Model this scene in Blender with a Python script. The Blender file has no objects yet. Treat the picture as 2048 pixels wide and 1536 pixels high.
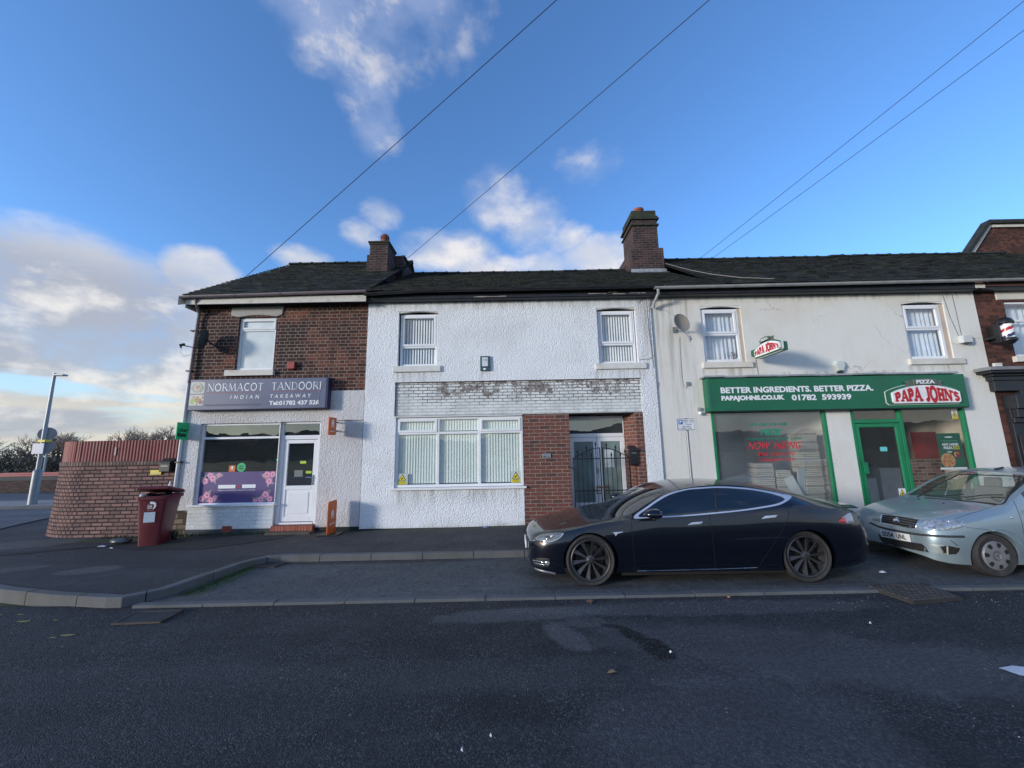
import bpy, bmesh, math, random
from mathutils import Vector, Matrix
from mathutils.bvhtree import BVHTree
R = math.radians
random.seed(7)
S = bpy.context.scene
COL = S.collection

# ------------------------------------------------------------------ camera
H = 1.97
FPX = 770.0
PITCH, ROLL = R(9.2), R(-1.05)
cd = bpy.data.cameras.new('camera')
cam = bpy.data.objects.new('camera', cd); COL.objects.link(cam); S.camera = cam
cd.sensor_width = 36; cd.lens = 36*FPX/2048; cd.clip_start = .05; cd.clip_end = 3000
CM = Matrix.Rotation(math.pi/2+PITCH, 3, 'X') @ Matrix.Rotation(ROLL, 3, 'Z')
cam.matrix_world = Matrix.Translation((0, 0, H)) @ CM.to_4x4()

# ------------------------------------------------------------------ sun, sky, exposure
SUN_TO = Vector((-2.0, -1.15, 0.34)).normalized()       # towards the sun
sl = bpy.data.lights.new('sun', 'SUN'); sl.energy = 2.8; sl.angle = R(8); sl.color = (1.0, .91, .81)
so = bpy.data.objects.new('sun', sl); COL.objects.link(so)
so.rotation_euler = SUN_TO.to_track_quat('Z', 'Y').to_euler()
S.view_settings.view_transform = 'Standard'; S.view_settings.look = 'None'
S.view_settings.exposure = 0.10; S.view_settings.gamma = 1

class NT:
    """tiny node-tree writer"""
    def __init__(s, tree): s.t = tree; s.t.nodes.clear()
    def n(s, typ, ins=None, **kw):
        nd = s.t.nodes.new(typ)
        for k, v in kw.items(): setattr(nd, k, v)
        for k, v in (ins or {}).items():
            i = nd.inputs[k]
            if hasattr(v, 'is_output') or isinstance(v, bpy.types.NodeSocket): s.t.links.new(v, i)
            else: i.default_value = v
        return nd
    def math(s, op, a, b=0.0, c=None, clamp=False):
        nd = s.t.nodes.new('ShaderNodeMath'); nd.operation = op; nd.use_clamp = clamp
        for i, v in enumerate([a, b] + ([c] if c is not None else [])):
            if isinstance(v, bpy.types.NodeSocket): s.t.links.new(v, nd.inputs[i])
            else: nd.inputs[i].default_value = v
        return nd.outputs[0]
    def mix(s, f, a, b, bt='MIX'):
        nd = s.t.nodes.new('ShaderNodeMix'); nd.data_type = 'RGBA'; nd.blend_type = bt
        for i, v in ((0, f), (6, a), (7, b)):
            if isinstance(v, bpy.types.NodeSocket): s.t.links.new(v, nd.inputs[i])
            elif i == 0: nd.inputs[0].default_value = v
            else: nd.inputs[i].default_value = (*v[:3], 1)
        return nd.outputs[2]
    def ramp(s, f, lo, hi, a=0.0, b=1.0, smooth=True):
        nd = s.t.nodes.new('ShaderNodeMapRange'); nd.interpolation_type = 'SMOOTHSTEP' if smooth else 'LINEAR'
        s.t.links.new(f, nd.inputs[0])
        for i, v in enumerate((lo, hi, a, b)): nd.inputs[i+1].default_value = v
        return nd.outputs[0]
    def noise(s, vec, scale, detail=4, rough=.55, dist=0.0, out=0, dims='3D'):
        nd = s.n('ShaderNodeTexNoise', {'Scale': scale, 'Detail': detail, 'Roughness': rough, 'Distortion': dist})
        if vec is not None: s.t.links.new(vec, nd.inputs['Vector'])
        return nd.outputs[out]

w = bpy.data.worlds.new('World'); S.world = w; w.use_nodes = True
def build_sky():
    T = NT(w.node_tree)
    tc = T.n('ShaderNodeTexCoord').outputs['Generated']
    sep = T.n('ShaderNodeSeparateXYZ', {0: tc})
    x, y, z = sep.outputs
    sky = T.n('ShaderNodeTexSky', sky_type='NISHITA')
    sky.sun_disc = False
    sky.sun_elevation = math.asin(SUN_TO.z)
    sky.sun_rotation = math.atan2(SUN_TO.x, SUN_TO.y)
    sky.altitude = 100; sky.air_density = 1.0; sky.dust_density = .6; sky.ozone_density = 2.0
    az = T.math('MULTIPLY', T.math('ARCTAN2', x, y), 57.2958)
    el = T.math('MULTIPLY', T.math('ARCSINE', z), 57.2958)
    P = T.n('ShaderNodeCombineXYZ', {0: az, 1: T.math('MULTIPLY', el, 1.7), 2: 0.0}).outputs[0]
    big = T.noise(P, .085, 6, .58, .05)
    fine = T.noise(P, .25, 5, .6)
    blobs = [(-64,7,26,11,2.3),(-50,10,15,10,2.3),(-39,13.0,6.5,7.5,2.0),(-54,14.5,12,4.6,1.9),(-40.5,20,3.8,3.0,1.5),(-52,3,24,5,1.6),
             (-35,52,7,3.8,.8),(-28.5,49,6.5,3.8,.8),(-21,50,8,4.5,.55),(-13,54,8,4.5,.5),(-22.5,46,4.5,3.5,.55),(-21,41,3.2,3.0,.62),(-32,55,8,5,.7),
             (-19.7,31.7,2.9,1.7,.66),(-22.5,29,2.4,1.6,.5),(-1.5,35,4.5,4.2,.66),(3.5,31.5,5,3.6,.6),(-9,28,7,2.8,.78),(-4,25.5,7,2.5,.75),
             (9.5,29,3.2,2.4,.62),(13,26.5,6,2.8,.95),(6,26,5,2.2,.7),(13.5,38,2.8,1.3,.12),
             (-30,24.5,3.6,1.5,.7),(-13,27,3,1.6,.6)]
    m = None
    for a, e, ra, re, g in blobs:
        da = T.math('DIVIDE', T.math('SUBTRACT', az, a), ra); de = T.math('DIVIDE', T.math('SUBTRACT', el, e), re)
        q = T.math('ADD', T.math('MULTIPLY', da, da), T.math('MULTIPLY', de, de))
        v = T.math('MULTIPLY', T.math('SUBTRACT', 1.35, q, clamp=False), g)
        v = T.math('MAXIMUM', v, -1.5)
        m = v if m is None else T.math('MAXIMUM', m, v)
    # scattered cloud to the sides of and behind the photographer
    back = T.math('ADD', T.ramp(T.math('ABSOLUTE', az), 66, 90, -1.6, .5), T.ramp(el, 24, 46, 0, -.75))
    m = T.math('MAXIMUM', m, back)
    m = T.math('MINIMUM', m, 1.1)
    nz = T.math('MULTIPLY_ADD', T.math('SUBTRACT', big, .5), 2.7, T.math('MULTIPLY', T.math('SUBTRACT', fine, .5), .7))
    d = T.math('ADD', m, nz)
    cover = T.ramp(d, -.35, 1.3)
    cover = T.math('MULTIPLY', cover, T.ramp(el, 24, 42, 1.0, .66))
    # thin gaps of clear sky in the low bank
    Q = T.n('ShaderNodeCombineXYZ', {0: az, 1: T.math('MULTIPLY', el, 6.0), 2: 3.0}).outputs[0]
    st = T.noise(Q, .045, 5, .55, .2)
    low = T.ramp(el, 13, 7)
    gap = T.math('MULTIPLY', T.ramp(st, .54, .66), low)
    cover = T.math('MULTIPLY', cover, T.math('SUBTRACT', 1.0, T.math('MULTIPLY', gap, .85)))
    # shade inside the cloud
    P2 = T.n('ShaderNodeVectorMath', {0: P, 1: (-2.0, 4.0, 0)}, operation='ADD').outputs[0]
    big2 = T.noise(P2, .085, 6, .58, .05)
    lit = T.ramp(T.math('SUBTRACT', big, big2), -.03, .19)
    bank = T.math('MULTIPLY', T.ramp(az, -34, -44), T.ramp(el, 22.5, 17))
    wisp = T.ramp(el, 26, 44)
    shade = T.mix(lit, (.43, .45, .51), (.86, .83, .79))
    hi = T.mix(lit, (.42, .50, .72), (.78, .77, .80))
    cc = T.mix(T.math('SUBTRACT', 1.0, bank), shade, T.mix(wisp, (.66, .68, .74), hi))
    cc = T.mix(T.math('MULTIPLY', lit, T.math('SUBTRACT', 1, bank)), cc, (.90, .86, .84))
    warm = T.math('MULTIPLY', T.ramp(el, 9, 1.5), T.ramp(T.noise(Q, .05, 3), .38, .6))
    cc = T.mix(T.math('MULTIPLY', warm, .8), cc, (.86, .78, .62))
    # the clear sky
    base = T.mix(1.0, sky.outputs[0], (SKY_T), 'MULTIPLY')
    base = T.mix(T.ramp(el, 12, 0, 0, .75), base, (5.6, 6.2, 6.3))
    cstr = T.n('ShaderNodeVectorMath', {0: cc, 'Scale': CLOUD_G}, operation='SCALE').outputs[0]
    col = T.mix(T.math('MULTIPLY', cover, .93), base, cstr)
    bg = T.n('ShaderNodeBackground', {'Color': col, 'Strength': SKY_S})
    T.n('ShaderNodeOutputWorld', {'Surface': bg.outputs[0]})
SKY_T = (1.60, 2.25, 3.20); CLOUD_G = 8.6; SKY_S = .115
build_sky()

# ------------------------------------------------------------------ materials
MATS = {}
def mat(name, col, rough=.6, metal=0.0, var=.12, vs=3.0, bump=0.0, bs=60.0, spec=.5, coat=0.0, dirt=None, dirt_amt=.5, dirt_s=1.2):
    if name in MATS: return MATS[name]
    m = bpy.data.materials.new(name); m.use_nodes = True; T = NT(m.node_tree)
    tc = T.n('ShaderNodeTexCoord').outputs['Object']
    n1 = T.noise(tc, vs, 5)
    f = T.ramp(n1, .3, .7, 1-var, 1+var, False)
    c = T.n('ShaderNodeVectorMath', {0: col, 'Scale': f}, operation='SCALE').outputs[0]
    if dirt:
        n2 = T.noise(tc, dirt_s, 6, .65, .3)
        c = T.mix(T.math('MULTIPLY', T.ramp(n2, .48, .72), dirt_amt), c, dirt)
    b = T.n('ShaderNodeBsdfPrincipled', {'Base Color': c, 'Metallic': metal, 'Roughness': T.ramp(n1, .25, .75, max(.02, rough-.06), min(1, rough+.06), False),
            'Specular IOR Level': spec, 'Coat Weight': coat, 'Coat Roughness': .04})
    if bump:
        nb = T.noise(tc, bs, 4, .6)
        T.t.links.new(T.n('ShaderNodeBump', {'Height': nb, 'Strength': bump, 'Distance': .01}).outputs[0], b.inputs['Normal'])
    T.n('ShaderNodeOutputMaterial', {'Surface': b.outputs[0]})
    MATS[name] = m; return m

def glass(name, tint=(.97, .985, .98), refl=.10, film=0.0, fcol=(.5, .52, .5), rough=.0):
    if name in MATS: return MATS[name]
    m = bpy.data.materials.new(name); m.use_nodes = True; T = NT(m.node_tree)
    tr = T.n('ShaderNodeBsdfTransparent', {'Color': (*tint, 1)}).outputs[0]
    tc = T.n('ShaderNodeTexCoord').outputs['Object']
    wav = T.n('ShaderNodeBump', {'Height': T.noise(tc, 1.6, 2), 'Strength': .12, 'Distance': .02}).outputs[0]
    gl = T.n('ShaderNodeBsdfGlossy', {'Roughness': rough, 'Color': (1, 1, 1, 1), 'Normal': wav}).outputs[0]
    base = tr
    if film:
        df = T.n('ShaderNodeBsdfDiffuse', {'Color': (*fcol, 1)}).outputs[0]
        fm = T.ramp(T.noise(tc, 1.5, 5), .3, .75, film*.6, film*1.3, False)
        base = T.n('ShaderNodeMixShader', {0: fm, 1: tr, 2: df}).outputs[0]
    fr = T.math('MULTIPLY_ADD', T.math('POWER', T.n('ShaderNodeLayerWeight', {'Blend': .5}).outputs['Facing'], 4.0), .85, refl, clamp=True)
    o = T.n('ShaderNodeMixShader', {0: fr, 1: base, 2: gl}).outputs[0]
    T.n('ShaderNodeOutputMaterial', {'Surface': o}); MATS[name] = m; return m

def brick(name, c1, c2, mortar, bw=.25, rh=.084, ms=.011, bias=0.0, squash=1.0, freq=2, off=.5, bump=.6, blot=None, blot_amt=.5, paint=None, patch=None, scale_n=1.0):
    if name in MATS: return MATS[name]
    m = bpy.data.materials.new(name); m.use_nodes = True; T = NT(m.node_tree)
    uv = T.n('ShaderNodeUVMap', uv_map='uv').outputs[0]
    jit = T.n('ShaderNodeVectorMath', {0: T.noise(uv, 9, 3, out=1), 1: (.5, .5, .5)}, operation='SUBTRACT').outputs[0]
    v = T.n('ShaderNodeVectorMath', {0: T.n('ShaderNodeVectorMath', {0: jit, 'Scale': .010}, operation='SCALE').outputs[0], 1: uv}, operation='ADD').outputs[0]
    br = T.n('ShaderNodeTexBrick', {'Vector': v, 'Color1': (0, 0, 0, 1), 'Color2': (1, 1, 1, 1), 'Mortar': (.5, .5, .5, 1), 'Scale': 1.0, 'Mortar Size': ms, 'Mortar Smooth': .25,
             'Bias': bias, 'Brick Width': bw, 'Row Height': rh}, offset=off, offset_frequency=2, squash=squash, squash_frequency=freq)
    val, fac = br.outputs['Color'], br.outputs['Fac']
    n1 = T.noise(uv, 30, 4); n2 = T.noise(uv, .9*scale_n, 5, .6, .3)
    c = T.mix(T.ramp(T.math('ADD', T.n('ShaderNodeSeparateColor', {0: val}).outputs[0], T.math('MULTIPLY', T.math('SUBTRACT', n2, .5), .9)), .15, .95), c1, c2)
    c = T.n('ShaderNodeVectorMath', {0: c, 'Scale': T.ramp(n1, .3, .7, .78, 1.25, False)}, operation='SCALE').outputs[0]
    mc = T.n('ShaderNodeVectorMath', {0: mortar, 'Scale': T.ramp(T.noise(uv, 4, 4), .3, .7, .65, 1.2, False)}, operation='SCALE').outputs[0]
    if blot:
        bl = T.math('MULTIPLY', T.ramp(T.noise(uv, 1.3*scale_n, 5, .65, .4), .46, .60), blot_amt)
        c = T.mix(bl, c, blot); mc = T.mix(T.math('MULTIPLY', bl, .35), mc, blot)
    if patch:   # one region of re-laid or sooty bricks: (u0, u1, v0, v1, colour, amount)
        sp = T.n('ShaderNodeSeparateXYZ', {0: uv}).outputs
        for (u0, u1, v0, v1, pc, pa) in patch:
            jn = T.math('MULTIPLY', T.math('SUBTRACT', T.noise(uv, 2.2, 3), .5), .5)
            fu = T.math('MULTIPLY', T.ramp(T.math('ADD', sp[0], jn), u0-.12, u0+.12), T.ramp(T.math('ADD', sp[0], jn), u1+.12, u1-.12))
            fv = T.math('MULTIPLY', T.ramp(T.math('ADD', sp[1], jn), v0-.12, v0+.12), T.ramp(T.math('ADD', sp[1], jn), v1+.12, v1-.12))
            k = T.math('MULTIPLY', T.math('MULTIPLY', fu, fv), T.math('MULTIPLY', T.ramp(T.n('ShaderNodeSeparateColor', {0: val}).outputs[0], .1, .8, .6, 1), pa))
            c = T.mix(k, c, pc)
    c = T.mix(fac, c, mc)
    h = T.math('SUBTRACT', T.math('MULTIPLY', n1, .35), fac)
    if paint:   # white paint over the bricks, worn off in places; (colour, wear lo, wear hi, z of heavy wear lo/hi)
        pc, z0, z1, u0, u1 = paint
        sp = T.n('ShaderNodeSeparateXYZ', {0: uv}).outputs
        wz = T.ramp(sp[1], z0, z1)
        wu = T.math('MULTIPLY', T.ramp(sp[0], u0-1.0, u0+.6), T.ramp(sp[0], u1+.9, u1-.6))
        wearz = T.math('MULTIPLY', wz, T.math('MULTIPLY_ADD', wu, .65, .35))
        nn = T.noise(uv, 7, 6, .7, .6); n3 = T.noise(uv, 1.6, 3)
        flake = T.ramp(T.math('MULTIPLY_ADD', wearz, .20, T.math('MULTIPLY_ADD', T.noise(uv, 2.6, 3), .42, T.math('MULTIPLY', nn, .55))), .655, .71)
        jf = T.math('MULTIPLY', fac, T.ramp(T.math('MULTIPLY_ADD', wearz, .55, T.math('MULTIPLY', T.noise(uv, 3, 4), .7)), .34, .58, .30, 1))
        bare = T.mix(T.ramp(T.noise(uv, 14, 3), .35, .65), (.085, .075, .072), (.30, .26, .24))
        pcn = T.mix(T.ramp(T.noise(uv, 2.5, 4), .35, .7), pc, tuple(x*.78 for x in pc))
        c = T.mix(T.math('MAXIMUM', T.math('MULTIPLY', flake, .95), T.math('MULTIPLY', jf, .92)), pcn, bare)
    b = T.n('ShaderNodeBsdfPrincipled', {'Base Color': c, 'Roughness': .88, 'Specular IOR Level': .25})
    T.t.links.new(T.n('ShaderNodeBump', {'Height': h, 'Strength': bump, 'Distance': .012}).outputs[0], b.inputs['Normal'])
    T.n('ShaderNodeOutputMaterial', {'Surface': b.outputs[0]}); MATS[name] = m; return m

def render_mat(name, col, stain, grain=.5, gs=26.0, depth=.02, stain_amt=.35, damp=None, damp_z=.5, streak=0.0, drips=(), crack=0.0):
    """roughcast or smooth masonry paint: grain bump, soft stains, damp at the foot"""
    if name in MATS: return MATS[name]
    m = bpy.data.materials.new(name); m.use_nodes = True; T = NT(m.node_tree)
    tc = T.n('ShaderNodeTexCoord').outputs['Object']
    sp = T.n('ShaderNodeSeparateXYZ', {0: tc}).outputs
    n = T.ramp(T.noise(tc, .9, 6, .6, .3), .42, .72)
    c = T.mix(T.math('MULTIPLY', n, stain_amt), col, stain)
    if streak:
        q = T.n('ShaderNodeVectorMath', {0: tc, 1: (5.0, 5.0, .35)}, operation='MULTIPLY').outputs[0]
        k = T.math('MULTIPLY', T.ramp(T.noise(q, 1.2, 5, .6), .52, .75), streak)
        c = T.mix(k, c, stain)
    for (dx0, dx1, dz, dl) in drips:     # dirt washed down from sills and gutters
        q = T.n('ShaderNodeVectorMath', {0: tc, 1: (9.0, 9.0, .5)}, operation='MULTIPLY').outputs[0]
        a = T.math('MULTIPLY', T.ramp(sp[0], dx0-.05, dx0+.06), T.ramp(sp[0], dx1+.05, dx1-.06))
        b_ = T.math('MULTIPLY', T.ramp(sp[2], dz+.01, dz-.01), T.ramp(sp[2], dz-dl, dz-.02))
        k = T.math('MULTIPLY', T.math('MULTIPLY', a, b_), T.ramp(T.noise(q, 1.0, 5, .6), .42, .70, .08, .62))
        c = T.mix(k, c, (.27, .25, .21))
    if crack:
        wv = T.n('ShaderNodeVectorMath', {0: T.n('ShaderNodeVectorMath', {0: T.noise(tc, 3.5, 5, .6, out=1), 'Scale': .35}, operation='SCALE').outputs[0], 1: tc}, operation='ADD').outputs[0]
        vc = T.n('ShaderNodeTexVoronoi', {'Vector': wv, 'Scale': .55}, feature='DISTANCE_TO_EDGE').outputs['Distance']
        k = T.math('MULTIPLY', T.math('MULTIPLY', T.ramp(vc, .006, .001), T.ramp(T.noise(tc, .8, 3), .48, .6)), crack)
        c = T.mix(k, c, (.25, .23, .2))
    if damp:
        k = T.math('MULTIPLY', T.ramp(T.math('ADD', sp[2], T.math('MULTIPLY', T.noise(tc, 3.0, 5), .5)), damp_z+.35, damp_z), .8)
        c = T.mix(k, c, damp)
    c = T.n('ShaderNodeVectorMath', {0: c, 'Scale': T.ramp(T.noise(tc, 90, 3), .3, .7, .95, 1.04, False)}, operation='SCALE').outputs[0]
    b = T.n('ShaderNodeBsdfPrincipled', {'Base Color': c, 'Roughness': .8, 'Specular IOR Level': .3})
    vo = T.n('ShaderNodeTexVoronoi', {'Vector': T.n('ShaderNodeVectorMath', {0: T.n('ShaderNodeVectorMath', {0: T.noise(tc, gs*.6, 3, out=1), 'Scale': 1.2/gs}, operation='SCALE').outputs[0], 1: tc}, operation='ADD').outputs[0], 'Scale': gs}).outputs[0]
    hh = T.math('ADD', T.math('MULTIPLY', vo, -.75), T.math('MULTIPLY', T.noise(tc, gs*.75, 3, .5, .0), 1.0))
    T.t.links.new(T.n('ShaderNodeBump', {'Height': hh, 'Strength': grain, 'Distance': depth}).outputs[0], b.inputs['Normal'])
    T.n('ShaderNodeOutputMaterial', {'Surface': b.outputs[0]}); MATS[name] = m; return m

def asphalt(name, col, col2, speck=(.13, .135, .14), patches=(), wet=0.0, scale=1.0, bump=.7):
    """patches: (x, y, rx, ry, turn, colour, amount) are worn, stained or painted-shade marks with a shape of their own"""
    m = bpy.data.materials.new(name); m.use_nodes = True; T = NT(m.node_tree)
    tc = T.n('ShaderNodeTexCoord').outputs['Object']
    sp = T.n('ShaderNodeSeparateXYZ', {0: tc}).outputs
    st = T.n('ShaderNodeVectorMath', {0: tc, 1: (.35, 1.6, 1)}, operation='MULTIPLY').outputs[0]
    c = T.mix(T.ramp(T.noise(st, .8, 6, .62, .4), .38, .68), col, col2)
    c = T.n('ShaderNodeVectorMath', {0: c, 'Scale': T.ramp(T.noise(tc, 5, 6, .7), .3, .7, .8, 1.22, False)}, operation='SCALE').outputs[0]
    wob = T.math('MULTIPLY', T.math('SUBTRACT', T.noise(tc, 3.2, 6, .7, .6), .5), 2.0); wob2 = T.math('MULTIPLY', T.math('SUBTRACT', T.noise(tc, 9, 5, .65), .5), 1.6)
    for (px, py, rx, ry, tn, pc, pa) in patches:
        dx = T.math('SUBTRACT', sp[0], px); dy = T.math('SUBTRACT', sp[1], py)
        ca, sa = math.cos(tn), math.sin(tn)
        u = T.math('DIVIDE', T.math('ADD', T.math('MULTIPLY', dx, ca), T.math('MULTIPLY', dy, sa)), rx)
        v = T.math('DIVIDE', T.math('SUBTRACT', T.math('MULTIPLY', dy, ca), T.math('MULTIPLY', dx, sa)), ry)
        q = T.math('ADD', T.math('ADD', T.math('MULTIPLY', u, u), T.math('MULTIPLY', v, v)), wob if max(rx, ry) > .4 else wob2)
        c = T.mix(T.math('MULTIPLY', T.ramp(q, 1.25, .55), pa), c, pc)
    c0 = c
    ch = T.n('ShaderNodeTexVoronoi', {'Vector': tc, 'Scale': 95*scale})
    chip = T.ramp(T.n('ShaderNodeSeparateColor', {0: ch.outputs['Color']}).outputs[0], .62, 1.0)
    c = T.mix(T.math('MULTIPLY', chip, T.ramp(T.noise(tc, 1.7, 4), .35, .65, .28, .62)), c, speck)
    c = T.n('ShaderNodeVectorMath', {0: c, 'Scale': T.ramp(T.noise(tc, 26, 4, .7), .3, .7, .55, 1.45, False)}, operation='SCALE').outputs[0]
    rare = T.n('ShaderNodeTexVoronoi', {'Vector': tc, 'Scale': 16*scale})
    rr = T.math('MULTIPLY', T.ramp(T.n('ShaderNodeSeparateColor', {0: rare.outputs['Color']}).outputs[1], .965, .97), T.ramp(rare.outputs['Distance'], .16, .10))
    c = T.mix(T.math('MULTIPLY', rr, .5), c, (.42, .40, .38))
    b = T.n('ShaderNodeBsdfPrincipled', {'Base Color': c, 'Roughness': T.ramp(T.noise(tc, 2, 4), .3, .7, .70-wet, .9-wet, False), 'Specular IOR Level': .35})
    hh = T.math('ADD', T.math('MULTIPLY', ch.outputs['Distance'], -1.0), T.math('MULTIPLY', T.noise(tc, 30, 4), .8))
    T.t.links.new(T.n('ShaderNodeBump', {'Height': hh, 'Strength': bump, 'Distance': .008}).outputs[0], b.inputs['Normal'])
    T.n('ShaderNodeOutputMaterial', {'Surface': b.outputs[0]}); MATS[name] = m; return m

# ------------------------------------------------------------------ mesh helpers
class MB:
    def __init__(s): s.v = []; s.f = []; s.m = []
    def add(s, vs, fs, mi=0):
        o = len(s.v); s.v += [tuple(p) for p in vs]
        s.f += [tuple(i+o for i in f) for f in fs]; s.m += [mi]*len(fs); return s
    def box(s, x0, x1, y0, y1, z0, z1, mi=0):
        v = [(x, y, z) for z in (z0, z1) for y in (y0, y1) for x in (x0, x1)]
        return s.add(v, [(0, 2, 3, 1), (4, 5, 7, 6), (0, 1, 5, 4), (2, 6, 7, 3), (0, 4, 6, 2), (1, 3, 7, 5)], mi)
    def obox(s, c, size, rot=(0, 0, 0), mi=0):
        from mathutils import Euler
        M = Euler(rot).to_matrix(); hx, hy, hz = [q/2 for q in size]
        v = [Vector(c) + M @ Vector((x, y, z)) for z in (-hz, hz) for y in (-hy, hy) for x in (-hx, hx)]
        return s.add(v, [(0, 2, 3, 1), (4, 5, 7, 6), (0, 1, 5, 4), (2, 6, 7, 3), (0, 4, 6, 2), (1, 3, 7, 5)], mi)
    def quad(s, a, b, c, d, mi=0): return s.add([a, b, c, d], [(0, 1, 2, 3)], mi)
    def prism(s, poly, y0, y1, mi=0, plane='xz'):
        n = len(poly)
        def P(p, t): return (p[0], t, p[1]) if plane == 'xz' else ((t, p[0], p[1]) if plane == 'yz' else (p[0], p[1], t))
        v = [P(p, y0) for p in poly] + [P(p, y1) for p in poly]
        f = [tuple(range(n)), tuple(range(2*n-1, n-1, -1))] + [(i, i+n, (i+1) % n+n, (i+1) % n) for i in range(n)]
        return s.add(v, f, mi)
    def tube(s, path, r, n=8, mi=0, cap=True):
        path = [Vector(p) for p in path]; rs = r if isinstance(r, (list, tuple)) else [r]*len(path)
        o = len(s.v); k = len(path); up = None
        for i, p in enumerate(path):
            d = (path[min(i+1, k-1)] - path[max(i-1, 0)]).normalized()
            if up is None: up = Vector((0, 0, 1)) if abs(d.z) < .9 else Vector((0, 1, 0))
            a = d.cross(up).normalized(); up = a.cross(d).normalized()
            for j in range(n):
                t = 2*math.pi*j/n; s.v.append(tuple(p + (a*math.cos(t)+up*math.sin(t))*rs[i]))
        for i in range(k-1):
            for j in range(n):
                s.f.append((o+i*n+j, o+i*n+(j+1) % n, o+(i+1)*n+(j+1) % n, o+(i+1)*n+j)); s.m.append(mi)
        if cap: s.f += [tuple(o+j for j in range(n-1, -1, -1)), tuple(o+(k-1)*n+j for j in range(n))]; s.m += [mi, mi]
        return s
    def lathe(s, prof, c=(0, 0, 0), axis='z', n=24, mi=0):
        o = len(s.v)
        for (r, h) in prof:
            for j in range(n):
                t = 2*math.pi*j/n; a, b = r*math.cos(t), r*math.sin(t)
                p = (a, b, h) if axis == 'z' else ((a, h, b) if axis == 'y' else (h, a, b))
                s.v.append((p[0]+c[0], p[1]+c[1], p[2]+c[2]))
        for i in range(len(prof)-1):
            for j in range(n): s.f.append((o+i*n+j, o+i*n+(j+1) % n, o+(i+1)*n+(j+1) % n, o+(i+1)*n+j)); s.m.append(mi)
        return s
    def disc(s, c, r, n=24, y=True, rx=None, mi=0):
        v = [(c[0]+(rx or r)*math.cos(2*math.pi*j/n), c[1], c[2]+r*math.sin(2*math.pi*j/n)) for j in range(n)]
        return s.add(v, [tuple(range(n))], mi)
    def build(s, name, mats, parent=None, bevel=0.0, smooth=None, seg=2, loc=None, fixn=True):
        me = bpy.data.meshes.new(name); me.from_pydata(s.v, [], s.f)
        if not isinstance(mats, (list, tuple)): mats = [mats]
        for q in mats: me.materials.append(q)
        me.polygons.foreach_set('material_index', s.m)
        if fixn:
            bm = bmesh.new(); bm.from_mesh(me); bmesh.ops.recalc_face_normals(bm, faces=bm.faces); bm.to_mesh(me); bm.free()
        boxuv(me)
        o = bpy.data.objects.new(name, me); COL.objects.link(o)
        if parent: o.parent = parent
        if loc: o.location = loc
        if bevel:
            b = o.modifiers.new('bevel', 'BEVEL'); b.width = bevel; b.segments = seg; b.limit_method = 'ANGLE'; b.angle_limit = R(40)
        if smooth is not None:
            me.polygons.foreach_set('use_smooth', [True]*len(me.polygons)); me.set_sharp_from_angle(angle=R(smooth))
        return o
def boxuv(me):
    uv = me.uv_layers.new(name='uv')
    for p in me.polygons:
        n = p.normal; ax = max(range(3), key=lambda i: abs(n[i]))
        for li in p.loop_indices:
            c = me.vertices[me.loops[li].vertex_index].co
            uv.data[li].uv = (c.x, c.z) if ax == 1 else ((c.y, c.z) if ax == 0 else (c.x, c.y))
def tag(o, label=None, cat=None, group=None, kind=None):
    if label: o['label'] = label
    if cat: o['category'] = cat
    if group: o['group'] = group
    if kind: o['kind'] = kind
    return o
def thing(name, label, cat, loc=(0, 0, 0), group=None, rz=0.0):
    """an Empty at the foot of the thing; children are built in world coordinates and keep them"""
    e = bpy.data.objects.new(name, None); COL.objects.link(e); e.location = loc; e.rotation_euler = (0, 0, rz); e.empty_display_size = .1
    return tag(e, label, cat, group)
def adopt(parent, *kids):
    """parent built objects while keeping them where they are"""
    bpy.context.view_layer.update()
    for k in kids:
        k.parent = parent; k.matrix_parent_inverse = parent.matrix_world.inverted()
class Thing:
    """thing whose parts are given in world coordinates"""
    def __init__(s, name, label, cat, loc, group=None):
        s.o = thing(name, label, cat, loc, group); s.inv = Matrix.Translation(loc).inverted()
    def part(s, mb, name, mats, under=None, **kw):
        o = mb.build(name, mats, **kw)
        o.parent = under or s.o
        if under is None: o.matrix_parent_inverse = s.inv
        return o

# ---- lettering
def text_mesh(body, bold=0.0, spacing=1.0):
    c = bpy.data.curves.new('lettering', 'FONT'); c.body = body; c.size = 1; c.offset = bold; c.space_character = spacing; c.resolution_u = 3
    c.align_x = 'LEFT'
    o = bpy.data.objects.new('lettering', c); COL.objects.link(o)
    me = bpy.data.meshes.new_from_object(o); bpy.data.objects.remove(o); bpy.data.curves.remove(c)
    vs = [tuple(v.co) for v in me.vertices]; fs = [tuple(p.vertices) for p in me.polygons]
    bpy.data.meshes.remove(me); return vs, fs
def text_fit(mb, body, x0, x1, z0, z1, y, bold=0.0, spacing=1.0, slant=0.0, warp=None, frame=None, mi=0, thick=0.0):
    """lettering filling the rectangle x0..x1, z0..z1 in the plane y (facing -y)"""
    vs, fs = text_mesh(body, bold, spacing)
    if not vs: return mb
    a0 = min(v[0] for v in vs); a1 = max(v[0] for v in vs); b0 = min(v[1] for v in vs); b1 = max(v[1] for v in vs)
    out = []
    for v in vs:
        u = (v[0]-a0)/(a1-a0); t = (v[1]-b0)/max(b1-b0, 1e-6)
        if warp: zz0, zz1 = warp(u); z = zz0+(zz1-zz0)*t
        else: z = z0+(z1-z0)*t
        out.append((x0+(x1-x0)*u + slant*(t-.5)*(z1-z0), y, z))
    if frame: out = [frame(*p) for p in out]
    return mb.add(out, fs, mi)

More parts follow.
